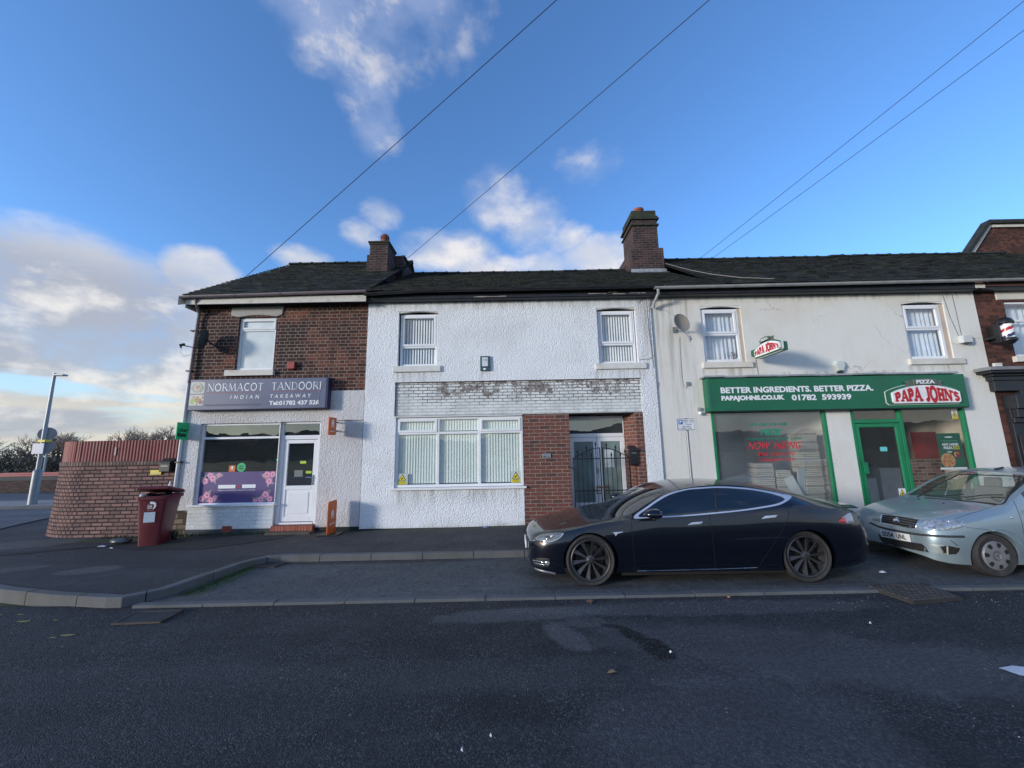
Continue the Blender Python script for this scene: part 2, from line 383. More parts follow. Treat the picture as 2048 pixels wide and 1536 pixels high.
def ell(cx, cy, rx, ry, a0, a1, n=14): return [(cx+rx*math.cos(R(a0+(a1-a0)*i/n)), cy+ry*math.sin(R(a0+(a1-a0)*i/n))) for i in range(n+1)]
GLY = {  # strokes: (k, points): k 't' thin, 'T' thick; serif marks 's' (x, y)
 'N': (.95, [('t', [(.12, 0), (.12, 1)]), ('T', [(.12, 1), (.83, 0)]), ('t', [(.83, 0), (.83, 1)])], [(.12, 0), (.12, 1), (.83, 1)]),
 'O': (1.0, [('T', ell(.5, .5, .4, .47, 0, 360, 22))], []),
 'R': (.88, [('T', [(.18, 0), (.18, 1)]), ('t', [(.18, .95), (.5, .95)]+ell(.5, .73, .2, .22, 90, -90, 8)+[(.18, .51)]), ('T', [(.45, .5), (.85, 0)])], [(.18, 0), (.18, 1)]),
 'M': (1.15, [('t', [(.12, 0), (.2, 1)]), ('T', [(.2, 1), (.56, .08)]), ('t', [(.56, .08), (.92, 1)]), ('T', [(.92, 1), (1.02, 0)])], [(.12, 0), (1.02, 0)]),
 'A': (.95, [('t', [(.08, 0), (.47, 1)]), ('T', [(.47, 1), (.87, 0)]), ('t', [(.2, .34), (.73, .34)])], [(.08, 0), (.87, 0)]),
 'C': (.88, [('T', ell(.5, .5, .38, .47, 48, 312, 16))], []),
 'T': (.85, [('T', [(.42, 0), (.42, 1)]), ('t', [(.05, .95), (.8, .95)])], [(.42, 0)]),
 'D': (.98, [('T', [(.18, 0), (.18, 1)]), ('t', [(.18, .96), (.4, .96)]+ell(.4, .5, .46, .46, 90, -90, 12)+[(.18, .04)])], [(.18, 0), (.18, 1)]),
 'I': (.4, [('T', [(.2, 0), (.2, 1)])], [(.2, 0), (.2, 1)]),
 'P': (.82, [('T', [(.2, 0), (.2, 1)]), ('T', [(.2, .88), (.48, .88)]+ell(.48, .68, .18, .2, 90, -90, 8)+[(.2, .48)])], [(.2, 0), (.2, 1)]),
 'J': (.62, [('T', [(.42, 1), (.42, .22)]+ell(.25, .22, .17, .13, 0, -170, 8))], [(.42, 1)]),
 'H': (.92, [('T', [(.2, 0), (.2, 1)]), ('T', [(.72, 0), (.72, 1)]), ('T', [(.2, .5), (.72, .5)])], [(.2, 0), (.2, 1), (.72, 0), (.72, 1)]),
 'S': (.72, [('T', ell(.36, .71, .22, .2, 20, 270, 12)+ell(.36, .29, .22, .22, 90, -160, 12))], []),
 "'": (.22, [('T', [(.1, 1), (.1, .78)])], []), ' ': (.5, [], [])}
def stroke_text(mb, body, x0, x1, warp, y, thin=.045, thick=.12, serif=.13, serif_t=.05, gap=.06, mi=0, frame=None, dy=-.0004):
    total = sum(GLY[c][0]+gap for c in body)-gap; cur = 0.0; lay = 0
    def place(px, py, l):
        u = px/total; z0, z1 = warp(u); p = (x0+(x1-x0)*u, y+dy*l, z0+(z1-z0)*py)
        return frame(*p) if frame else p
    for c in body:
        wd, strokes, ser = GLY[c]
        items = [(k, pts) for k, pts in strokes] + [('s', [(sx-serif, min(max(sy, serif_t/2), 1-serif_t/2)), (sx+serif, min(max(sy, serif_t/2), 1-serif_t/2))]) for sx, sy in ser]
        for l, (k, pts) in enumerate(items):
            ww = {'t': thin, 'T': thick, 's': serif_t}[k]/2
            L, Rr = [], []
            for i, p in enumerate(pts):
                a = pts[max(i-1, 0)]; b = pts[min(i+1, len(pts)-1)]
                dx, dy_ = b[0]-a[0], b[1]-a[1]; q = math.hypot(dx, dy_) or 1
                L.append((p[0]-dy_/q*ww, p[1]+dx/q*ww)); Rr.append((p[0]+dy_/q*ww, p[1]-dx/q*ww))
            vs = [place(cur+a[0], a[1], l) for a in L] + [place(cur+a[0], a[1], l) for a in Rr]; n = len(pts)
            mb.add(vs, [(i, i+1, n+i+1, n+i) for i in range(n-1)], mi)
        cur += wd+gap
    return mb

# ------------------------------------------------------------------ palette
F = 9.15                                    # the street front's plane
M_ROAD = asphalt('road_asphalt', (.017, .019, .022), (.032, .034, .038), patches=[
    (0, 2.35, 40, .30, .01, (.055, .058, .064), .35), (0, 3.75, 40, .26, .01, (.055, .058, .064), .30),
    (.52, 4.40, .17, .36, .5, (.14, .145, .15), .42), (.78, 4.72, .25, .14, 0, (.10, .105, .11), .4), (.05, 4.95, 1.1, .20, .1, (.14, .145, .15), .35),
    (3.0, 3.9, 2.6, .5, -.25, (.11, .115, .125), .32), (1.5, 2.9, 1.2, .8, .3, (.095, .1, .11), .35), (2.2, 5.05, 2.5, .22, 0, (.12, .125, .13), .4), (-2, 5.2, 3.5, .10, 0, (.02, .02, .022), .6),
    (5.3, 4.9, 1.2, .3, 0, (.025, .026, .03), .6), (-3.2, 3.2, 2.0, .5, .1, (.03, .032, .037), .5), (1.36, 4.12, .15, .24, .25, (.002, .0024, .003), 1.0), (1.22, 4.40, .10, .22, .5, (.003, .0035, .004), 1.0), (1.08, 4.60, .16, .05, -.3, (.006, .007, .008), .85)])
M_BAY = asphalt('bay_asphalt', (.070, .077, .082), (.094, .102, .110), scale=1.3, bump=.5, patches=[
    (-2.6, 7.15, 2.2, .12, 0, (.035, .032, .028), .75), (-4.45, 6.4, .16, .75, 0, (.045, .07, .02), .85), (1.0, 5.75, .9, .1, 0, (.03, .03, .03), .6), (4.0, 5.75, .9, .1, 0, (.03, .03, .03), .6), (2.6, 6.4, 2.6, .5, 0, (.02, .02, .02), .5)])  # black ellipses under the saloon and its wheels paint in contact shade
M_PAVE = asphalt('pavement_asphalt', (.032, .033, .036), (.047, .048, .052), speck=(.09, .095, .10), scale=1.6, bump=.35, patches=[
    (-8.0, 8.9, 2.4, .22, .1, (.05, .07, .02), .8), (-6.9, 6.6, .45, .22, .2, (.15, .145, .14), .5), (-8.3, 6.7, .5, .2, .3, (.14, .135, .13), .4), (-1.5, 8.95, 3.0, .14, 0, (.05, .06, .025), .5), (-10.3, 8.6, .9, .5, .2, (.15, .14, .13), .5), (-6.5, 9.0, 1.3, .12, 0, (.05, .075, .02), .7)])
M_PATCH = asphalt('patch_asphalt', (.022, .023, .025), (.030, .031, .034), speck=(.07, .07, .07), scale=1.5, bump=.5)
M_KERB = mat('kerb_concrete', (.115, .118, .12), .85, var=.18, vs=2.2, bump=.6, bs=45, dirt=(.08, .085, .06), dirt_amt=.6, dirt_s=1.4)
M_WHITEPVC = mat('white_upvc', (.80, .82, .85), .35, var=.04, vs=2, dirt=(.5, .5, .46), dirt_amt=.25)
M_STONE = mat('painted_stone', (.66, .64, .58), .8, var=.08, vs=4, bump=.3, bs=40, dirt=(.36, .34, .28), dirt_amt=.5, dirt_s=2)
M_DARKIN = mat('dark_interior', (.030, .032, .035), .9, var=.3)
M_BLACKP = mat('black_paint', (.016, .018, .024), .45, var=.3, bump=.1, dirt=(.06, .06, .06), dirt_amt=.3, dirt_s=2.5)
M_BLACKPL = mat('black_plastic', (.014, .014, .016), .4, var=.15)
M_GREYPL = mat('grey_plastic', (.36, .37, .37), .5, var=.12, vs=2, dirt=(.12, .12, .11), dirt_amt=.45, dirt_s=3)
M_PLUM = mat('plum_gutter_plastic', (.20, .17, .19), .45, var=.15, vs=2, dirt=(.09, .08, .08), dirt_amt=.4, dirt_s=2)
M_LEAD = mat('lead_flashing', (.33, .35, .37), .55, .2, var=.25, vs=5, bump=.4, bs=20)
M_WHITE = mat('white_paint', (.78, .79, .79), .5, var=.04)
M_IRON = mat('black_iron', (.012, .012, .013), .5, .3, var=.2, bump=.2)
M_CHROME = mat('chrome', (.75, .77, .80), .15, 1.0, var=.03)
M_METAL = mat('galvanised_metal', (.30, .32, .34), .5, .6, var=.15, vs=2)
M_CABLE = mat('cable_black', (.02, .02, .022), .6)
M_CABLEG = mat('cable_grey', (.22, .21, .20), .6)
M_ORANGE = mat('orange_plastic', (.62, .13, .018), .45, var=.06)
M_GREEN = mat('shop_green_paint', (.010, .135, .065), .4, var=.1, vs=1.5, dirt=(.02, .09, .055), dirt_amt=.4)
M_FRAMEGREEN = mat('frame_green_paint', (.012, .20, .085), .35, var=.1, vs=2, dirt=(.02, .10, .05), dirt_amt=.4)
M_SIGNW = mat('sign_white', (.80, .82, .84), .5, var=.03)
M_RED = mat('logo_red', (.48, .012, .02), .4, var=.05)
M_TERRA = mat('terracotta', (.30, .095, .05), .85, var=.25, vs=6, bump=.3)
M_YELLOW = mat('sticker_yellow', (.72, .60, .03), .5, var=.05)
M_CURTAIN = mat('net_curtain', (.62, .68, .76), .9, var=.10, vs=5)
M_BLIND = mat('vertical_blind', (.60, .64, .62), .85, var=.05, vs=2)
G_UP = glass('window_glass', refl=.12, film=.05)
G_PALE = glass('pale_reflection_glass', refl=.22, film=.75, fcol=(.50, .60, .62), rough=.35)  # pale film puts a bright reflection into the colour of the pane
G_SHOP = glass('shop_glass', refl=.20, film=.03)
G_PIZZA = glass('hazed_shop_glass', refl=.10, film=.30, fcol=(.34, .37, .38))  # grime film thickened to paint in reflected haze and indoor brightness
G_DARK = glass('tinted_glass', tint=(.10, .11, .12), refl=.10)
B_OLD = brick('old_red_brick', (.070, .028, .022), (.16, .060, .042), (.24, .20, .17), squash=.5, freq=2, ms=.009, blot=(.030, .024, .024), blot_amt=.45,
              patch=[(-7.9, -6.75, 4.0, 5.3, (.028, .022, .022), .8), (-5.85, -5.05, 3.8, 5.1, (.030, .024, .024), .9), (-7.1, -6.7, 4.0, 4.5, (.24, .07, .035), .7), (-5.3, -5.0, 5.2, 5.5, (.22, .07, .04), .7), (-7.7, -4.3, 3.6, 3.85, (.026, .022, .02), .6)])
B_PIER = brick('smooth_red_brick', (.080, .046, .042), (.165, .064, .050), (.27, .23, .20), bias=.35, ms=.008, bump=.4)
B_WALL = brick('garden_wall_brick', (.16, .095, .088), (.27, .155, .135), (.030, .026, .027), ms=.014, blot=(.30, .17, .14), blot_amt=.45, bump=.9)
B_HEAD = brick('garden_wall_header_brick', (.16, .095, .088), (.27, .155, .135), (.030, .026, .027), bw=.1125, ms=.014, blot=(.30, .17, .14), blot_amt=.45, bump=.9)
B_SOLDIER = brick('soldier_course_brick', (.13, .10, .085), (.24, .16, .13), (.06, .05, .045), bw=.08, rh=.3, off=0, ms=.014, bump=.9)
B_CHIM = brick('chimney_brick', (.045, .030, .030), (.095, .052, .046), (.13, .11, .105), ms=.010, blot=(.025, .022, .022), blot_amt=.5)
B_WHITE = brick('painted_white_brick', (.1, .1, .1), (.1, .1, .1), (.1, .1, .1), bw=.225, rh=.074, ms=.010, bump=.9, paint=((.74, .78, .77), 2.85, 3.35, -1.9, 3.1))
B_WHITE2 = brick('painted_low_brick', (.64, .68, .71), (.70, .73, .76), (.60, .64, .67), ms=.007, bump=.5, blot=(.52, .52, .47), blot_amt=.3)
B_BARBER = brick('barber_brick', (.06, .026, .022), (.15, .058, .042), (.09, .06, .05), squash=.5, ms=.008, blot=(.035, .022, .02), blot_amt=.5)
B_STONE = brick('old_stone_plinth', (.08, .055, .04), (.21, .17, .12), (.06, .055, .045), bw=.26, rh=.12, ms=.015, blot=(.05, .06, .02), blot_amt=.6)
B_PLINTH = brick('dark_plinth_brick', (.014, .016, .02), (.032, .034, .042), (.03, .03, .032), bw=.24, rh=.08, bump=.9, blot=(.03, .045, .018), blot_amt=.4)
B_INSIDE = brick('inside_brick', (.12, .06, .05), (.26, .17, .14), (.30, .27, .25), ms=.012)
R_WHITE = render_mat('roughcast_white', (.84, .87, .90), (.64, .66, .67), grain=.62, gs=38, depth=.034, stain_amt=.5, damp=(.26, .25, .17), damp_z=.22, streak=.22, drips=[(-2.85, -1.7, 3.78, .6), (2.0, 3.2, 3.74, .5), (-2.8, .28, 1.02, .5), (-3.5, 3.4, 5.55, .3), (3.1, 3.45, 5.5, 4.5), (-.8, -.5, 3.76, .35)])
R_GREY = render_mat('roughcast_grey', (.63, .63, .64), (.46, .42, .40), grain=.8, gs=34, depth=.022, stain_amt=.55, damp=(.27, .26, .23), damp_z=.3, streak=.25)
R_CREAM = render_mat('smooth_cream_paint', (.73, .73, .69), (.64, .59, .50), grain=.3, gs=18, depth=.008, stain_amt=.5, damp=(.44, .43, .37), damp_z=.18, streak=.30, drips=[(4.60, 5.85, 3.74, .8), (9.6, 10.95, 3.72, .3), (3.5, 11.5, 5.58, .25), (3.5, 4.5, 5.5, 4.9), (6.0, 9.5, 3.62, .12)], crack=.5)

def gz(x): return .19 + .0135*(max(min(x, 14), -8)+1.5)
def pz(x, y): return .118 + (gz(x)-.118)*max(0, min(1, (y-7.25)/1.85))

# ------------------------------------------------------------------ the ground
def sheet(name, poly, z, m):
    mb = MB(); n = len(poly); mb.add([(p[0], p[1], z) for p in poly], [tuple(range(n))])
    return tag(mb.build(name, m), kind='structure')
M_GRASS = mat('verge_grass', (.045, .07, .022), .95, var=.4, vs=1.0, bump=.8, bs=30, dirt=(.09, .08, .045), dirt_amt=.6)
sheet('ground', [(-500, -500), (500, -500), (500, 500), (-500, 500)], -.04, M_GRASS)
sheet('road', [(-70, -14), (70, -14), (70, 5.45), (-70, 5.45)], 0, M_ROAD)
M_SIDE = asphalt('side_road_asphalt', (.085, .09, .10), (.13, .137, .15), bump=.5)
sheet('side_road', [(-70, 5.40), (-8, 5.40), (-9.5, 15.0), (-9.5, 21.2), (-70, 21.2)], .004, M_SIDE)
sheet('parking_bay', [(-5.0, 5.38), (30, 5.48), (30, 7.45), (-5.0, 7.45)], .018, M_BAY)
KP = [(-14.9, 18.0), (-14.3, 13.6), (-13.9, 11.6), (-13.1, 9.7), (-11.6, 7.9), (-9.6, 6.55), (-7.2, 5.74), (-6.2, 5.50), (-5.15, 5.335), (-4.80, 5.62), (-4.70, 6.2), (-4.56, 6.95), (-4.30, 7.22), (0.2, 7.26), (6.3, 7.29), (20, 7.36)]
def kerb_y(x):
    for a, b in zip(KP, KP[1:]):
        if a[0] <= x <= b[0]: return a[1]+(b[1]-a[1])*(x-a[0])/(b[0]-a[0])
    return 7.3
def pave_grid():
    mb = MB(); xs = [-14.9+.05]+[x for x in [-14.3+.1*i for i in range(0, 345)]]
    rows = []
    for x in xs:
        y0 = kerb_y(x)+.05; y1 = 9.6 if x > -7.9 else 18.0
        r = [y0+(y1-y0)*t for t in (0, .1, .25, .4, .55, .7, .85, 1)]
        rows.append([(x, y, pz(x, y)) for y in r])
    for r in rows: mb.v += r
    n = 8
    for i in range(len(rows)-1):
        for j in range(n-1): mb.f.append((i*n+j, (i+1)*n+j, (i+1)*n+j+1, i*n+j+1)); mb.m.append(0)
    return tag(mb.build('pavement', M_PAVE, smooth=30), kind='structure')
pave_grid()
def pave_patch(name, poly, m, dz=.006):
    mb = MB(); mb.add([(x, y, pz(x, y)+dz) for x, y in poly], [tuple(range(len(poly)))]); return tag(mb.build(name, m), kind='structure')
pave_patch('pavement_patch', [(-8.3, 8.25), (-7.4, 7.85), (-6.0, 7.80), (-4.9, 8.55), (-4.75, 9.05), (-6.2, 9.08), (-7.3, 8.95)], M_PATCH)
pave_patch('pavement_trench', [(-12.0, 7.65), (-11.2, 7.35), (-9.6, 7.62), (-8.3, 8.25), (-7.9, 8.5), (-9.4, 7.95), (-11.0, 7.72)], M_PATCH)
def kerb_run(name, path, wd, z0, z1, L=.91, gaps=()):
    mb = MB(); pts = [Vector((p[0], p[1])) for p in path]; cum = [0]
    for a, b in zip(pts, pts[1:]): cum.append(cum[-1]+(b-a).length)
    def at(s):
        s = max(0, min(cum[-1]-1e-4, s))
        for i in range(len(cum)-1):
            if s <= cum[i+1]: d = (pts[i+1]-pts[i]); return pts[i]+d*((s-cum[i])/(cum[i+1]-cum[i])), d.normalized()
    s = 0; k = 0
    while s < cum[-1]-.05:
        e = min(s+L, cum[-1]); sub = [s+.006+(e-s-.012)*t/4 for t in range(5)]; dz = random.uniform(-.004, .004)
        mid = at((s+e)/2)[0]
        if not any(g0 < mid.x < g1 for g0, g1 in gaps):
            o = len(mb.v); ch = .014
            for q in sub:
                p, d = at(q); nrm = Vector((-d.y, d.x))
                for off, z in ((0, z0), (0, z1-ch), (ch, z1), (wd, z1), (wd, z0)):
                    r = p+nrm*off; mb.v.append((r.x, r.y, z+dz))
            for i in range(4):
                for j in range(5): mb.f.append((o+i*5+j, o+(i+1)*5+j, o+(i+1)*5+(j+1) % 5, o+i*5+(j+1) % 5)); mb.m.append(0)
            mb.f += [(o, o+1, o+2, o+3, o+4), (o+24, o+23, o+22, o+21, o+20)]; mb.m += [0, 0]
        s = e; k += 1
    return tag(mb.build(name, M_KERB), kind='structure')
kerb_run('kerb', KP, .125, -.05, .125)
kerb_run('flush_kerb', [(-4.95, 5.335), (6.6, 5.41), (28, 5.56)], .115, -.05, .032, gaps=[(4.7, 5.45)])
# the island across the side road and the verge beyond it
sheet('island_paving', [(-60, 13.6), (-24, 14.35), (-13.5, 15.2), (-9.6, 16.4), (-9.6, 17.1), (-24, 16.6), (-60, 16.9)], .09, mat('island_concrete', (.27, .245, .225), .9, var=.1))
kerb_run('island_kerb', [(-60, 13.55), (-24, 14.3), (-13.5, 15.15), (-9.5, 16.35)], .12, 0, .095)
sheet('verge', [(-70, 21.0), (-9, 21.0), (-9, 24.4), (-70, 24.4)], .02, M_GRASS)
# a low wooded rise behind the photographer, seen only in the window reflections
def rise():
    mb = MB(); n = 120
    for i in range(n+1):
        x = -200+400*i/n; h = 5.2+1.4*math.sin(i*.21)+.9*math.sin(i*.73+1)+random.uniform(-.35, .5)
        for (y, z) in ((-62, -.1), (-74, h*.75), (-82, h), (-110, h*.9), (-150, -.1)): mb.v.append((x, y+random.uniform(-1, 1), z))
    for i in range(n):
        for j in range(4): mb.f.append((i*5+j, (i+1)*5+j, (i+1)*5+j+1, i*5+j+1)); mb.m.append(0)
    tag(mb.build('hill', mat('wooded_hill', (.030, .038, .026), .95, var=.5, vs=.3, bump=1, bs=1.0)), kind='structure')
rise()

def drain(label, c, rz, L, W, n, group=None):
    t = Thing('drain_grate', label, 'drain', c)
    x, y, z = c; M = Matrix.Rotation(rz, 3, 'Z')
    fr = MB()
    for (cx, cy, sx, sy) in ((0, W/2, L+.03, .03), (0, -W/2, L+.03, .03), (-L/2, 0, .03, W-.03), (L/2, 0, .03, W-.03)):
        p = M @ Vector((cx, cy, 0)); fr.obox((x+p.x, y+p.y, z+.004), (sx, sy, .02), (0, 0, rz))
    t.part(fr, 'grate_frame', M_IRONR)
    bars = MB()
    for i in range(n):
        p = M @ Vector((-L/2+L*(i+.5)/n, 0, 0)); bars.obox((x+p.x, y+p.y, z+.001), (L/n*.45, W-.035, .014), (0, 0, rz))
    t.part(bars, 'grate_bars', mat('polished_iron', (.13, .125, .12), .5, .5, var=.2))
    pit = MB(); hb = [M @ Vector((a, b, 0)) for a, b in ((-L/2, -W/2), (L/2, -W/2), (L/2, W/2), (-L/2, W/2))]
    pit.add([(x+q.x, y+q.y, z-.002+.0035) for q in hb], [(0, 1, 2, 3)]); t.part(pit, 'drain_pit', M_DARKIN)
M_IRONR = mat('worn_iron', (.07, .06, .055), .7, .4, var=.3, vs=6, bump=.4, dirt=(.10, .06, .04), dirt_amt=.5, dirt_s=5)
drain('iron road drain grate beside the kerb corner', (-4.45, 5.04, .008), .05, .52, .32, 11)
drain('leaf-strewn drain grate in the inner corner of the parking bay', (-4.22, 7.03, .024), -.1, .34, .24, 8)
def manhole():
    t = Thing('manhole_cover', 'sunken brown two-part utility cover breaking the flush kerb', 'manhole cover', (5.1, 5.35, .03))
    A, B, C, D = (4.72, 5.56), (5.50, 5.66), (5.50, 5.13), (4.80, 5.03)
    m1 = ((A[0]+B[0])/2+.02, (A[1]+B[1])/2); m2 = ((C[0]+D[0])/2+.05, (C[1]+D[1])/2)
    mc = brick('cover_paving', (.10, .085, .075), (.15, .125, .11), (.05, .045, .04), bw=.07, rh=.05, ms=.008, bump=.8)
    for P in ((A, m1, m2, D), (m1, B, C, m2)):
        cx = sum(p[0] for p in P)/4; cy = sum(p[1] for p in P)/4
        mb = MB(); mb.prism([(cx+(p[0]-cx)*.95, cy+(p[1]-cy)*.94) for p in P], -.02, .040, plane='xy'); t.part(mb, 'cover_plate', mc)
    mb = MB(); mb.prism([(5.11+(p[0]-5.11)*1.04, 5.35+(p[1]-5.35)*1.05) for p in (A, B, C, D)], -.02, .034, plane='xy'); t.part(mb, 'cover_frame', mat('cover_rim', (.03, .028, .027), .8))
manhole()
mk = MB(); mk.add([(4.16, 3.69, .005), (4.20, 3.58, .005), (4.5, 3.46, .005), (5.4, 3.42, .005), (5.4, 3.56, .005), (4.6, 3.63, .005), (4.32, 3.72, .005)], [tuple(range(7))])
tag(mk.build('centre_line', mat('road_paint', (.60, .63, .68), .7, var=.12, vs=8, dirt=(.25, .25, .27), dirt_amt=.4, dirt_s=9)), kind='structure')

# ------------------------------------------------------------------ house building helpers
def wall_front(mb, x0, x1, z0, z1, holes, y, depth, mi=0, rmi=None):
    """front sheet with openings and their reveals"""
    rmi = mi if rmi is None else rmi
    xs = sorted({x0, x1, *[h[0] for h in holes], *[h[1] for h in holes]}); zs = sorted({z0, z1, *[h[2] for h in holes], *[h[3] for h in holes]})
    for a, b in zip(xs, xs[1:]):
        for c, d in zip(zs, zs[1:]):
            mx, mz = (a+b)/2, (c+d)/2
            if mx < x0 or mx > x1 or mz < z0 or mz > z1 or any(h[0] < mx < h[1] and h[2] < mz < h[3] for h in holes): continue
            mb.quad((a, y, c), (b, y, c), (b, y, d), (a, y, d), mi)
    for (a, b, c, d) in holes:
        e = y+depth
        mb.quad((a, y, c), (a, e, c), (a, e, d), (a, y, d), rmi); mb.quad((b, e, c), (b, y, c), (b, y, d), (b, e, d), rmi)
        mb.quad((a, e, d), (b, e, d), (b, y, d), (a, y, d), rmi); mb.quad((a, y, c), (b, y, c), (b, e, c), (a, e, c), rmi)
def shell(mb, x0, x1, y0, y1, z1, mi=0, ends=True):
    """sides, rear and floor slab of a house"""
    mb.quad((x0, y1, 0), (x1, y1, 0), (x1, y1, z1), (x0, y1, z1), mi)
    mb.quad((x0, y0, 0), (x0, y1, 0), (x0, y1, z1), (x0, y0, z1), mi); mb.quad((x1, y0, 0), (x1, y1, 0), (x1, y1, z1), (x1, y0, z1), mi)
    mb.quad((x0, y0+.3, 3.2), (x1, y0+.3, 3.2), (x1, y1, 3.2), (x0, y1, 3.2), mi)
M_TILE = None
def tile_mat():
    m = bpy.data.materials.new('mossy_roof_tile'); m.use_nodes = True; T = NT(m.node_tree)
    tc = T.n('ShaderNodeTexCoord').outputs['Object']
    rnd = T.n('ShaderNodeNewGeometry').outputs['Random Per Island']
    c = T.mix(rnd, (.020, .024, .027), (.040, .045, .048))
    mo = T.ramp(T.noise(tc, 1.1, 6, .7, .5), .40, .66)
    mo2 = T.ramp(T.noise(tc, 14, 5, .7), .40, .62)
    c = T.mix(T.math('MULTIPLY', T.math('MULTIPLY', mo, mo2), .65), c, (.060, .072, .026))
    c = T.n('ShaderNodeVectorMath', {0: c, 'Scale': T.ramp(T.noise(tc, 3.2, 5, .65), .3, .7, .6, 1.5, False)}, operation='SCALE').outputs[0]
    b = T.n('ShaderNodeBsdfPrincipled', {'Base Color': c, 'Roughness': .9, 'Specular IOR Level': .25})
    T.t.links.new(T.n('ShaderNodeBump', {'Height': T.noise(tc, 22, 5, .7), 'Strength': .9, 'Distance': .03}).outputs[0], b.inputs['Normal'])
    T.n('ShaderNodeOutputMaterial', {'Surface': b.outputs[0]}); return m
M_TILE = tile_mat()
def roof(T, x0, x1, ye, ze, yr, zr, yb, tw=.27, te=.20, name='roof', sag=0.0):
    """front slope of real overlapping tiles, plain rear slope, ridge tiles on top"""
    mb = MB(); L = math.hypot(yr-ye, zr-ze); d = Vector((0, (yr-ye)/L, (zr-ze)/L)); nr = Vector((0, -d.z, d.y)); n = int(L/te)+1
    for i in range(n):
        off = 0 if i % 2 else tw/2; k0 = x0-off; s0 = i*te; s1 = min(s0+te*1.25, L)
        x = k0
        while x < x1-.02:
            a, b = max(x+.003, x0), min(x+tw-.003, x1)
            if b-a > .02:
                j = random.uniform(-.008, .008); h = .030+random.uniform(-.006, .010); jj = random.uniform(-.012, .010)
                p = [Vector((a, ye, ze))+d*(s0+jj)+nr*h, Vector((b, ye, ze))+d*(s0+jj)+nr*(h+j*.6), Vector((b, ye, ze))+d*s1+nr*.004, Vector((a, ye, ze))+d*s1+nr*.004,
                     Vector((a, ye, ze))+d*(s0+jj)+nr*(h-.022), Vector((b, ye, ze))+d*(s0+jj)+nr*(h-.022)]
                if sag:
                    for q in p: q.z -= sag*math.sin(math.pi*(q.x-x0)/(x1-x0))*(.3+.7*(q.y-ye)/(yr-ye))
                mb.add(p, [(0, 1, 2, 3), (4, 5, 1, 0), (0, 3, 4), (1, 5, 2)])
            x += tw
    o = T.part(mb, name, M_TILE, fixn=False)
    u = MB(); u.quad((x0, ye, ze-.05-sag), (x1, ye, ze-.05-sag), (x1, yr, zr-.05-sag), (x0, yr, zr-.05-sag)); u.quad((x0, yr, zr-.01), (x1, yr, zr-.01), (x1, yb, ze), (x0, yb, ze))
    T.part(u, 'rear_slope', mat('roof_underlay', (.02, .022, .024), .9), under=o)
    r = MB(); x = x0
    while x < x1-.05:
        e = min(x+.42, x1); zz = zr-.02+random.uniform(-.006, .008) - (sag*math.sin(math.pi*((x+e)/2-x0)/(x1-x0)) if sag else 0)
        for (a, b, rr) in ((x+.004, e-.05, .105), (e-.05, e, .122)):
            ang = [math.pi*k/8 for k in range(9)]
            vs = [(a, yr+rr*math.cos(t), zz+rr*.85*math.sin(t)) for t in ang]+[(b, yr+rr*math.cos(t), zz+rr*.85*math.sin(t)) for t in ang]
            r.add(vs, [(k, k+1, k+10, k+9) for k in range(8)]+[tuple(range(9)), tuple(range(17, 8, -1))])
        x = e
    T.part(r, 'ridge_tiles', M_TILE, under=o)
    return o
def gutter(T, x0, x1, y, z0, z1, m, brackets=.9, name='gutter', r=.055, dip=None):
    mb = MB(); n = int((x1-x0)/.3)+1; pr = [(-r, 0)]+[(-r*math.cos(t), -r*math.sin(t)) for t in [math.pi*k/8 for k in range(1, 8)]]+[(r, 0), (r-.008, 0), (0, -r+.012), (-r+.008, 0)]
    o = 0
    for i in range(n+1):
        t = i/n; x = x0+(x1-x0)*t; z = z0+(z1-z0)*t + (dip(t) if dip else 0)
        for (a, b) in pr: mb.v.append((x, y+a, z+b))
    k = len(pr)
    for i in range(n):
        for j in range(k): mb.f.append((i*k+j, i*k+(j+1) % k, (i+1)*k+(j+1) % k, (i+1)*k+j)); mb.m.append(0)
    mb.f += [tuple(range(k)), tuple(range(n*k+k-1, n*k-1, -1))]; mb.m += [0, 0]
    x = x0+.25
    while x < x1:
        t = (x-x0)/(x1-x0); z = z0+(z1-z0)*t+(dip(t) if dip else 0)
        for (a, b) in ((x-.014, x+.014),):
            vs = [(q, y-(r+.006)*math.cos(u), z-(r+.006)*math.sin(u)) for q in (a, b) for u in [math.pi*h/8 for h in range(9)]]
            mb.add(vs, [(h, h+1, h+10, h+9) for h in range(8)])
        x += brackets
    return T.part(mb, name, m, smooth=50)
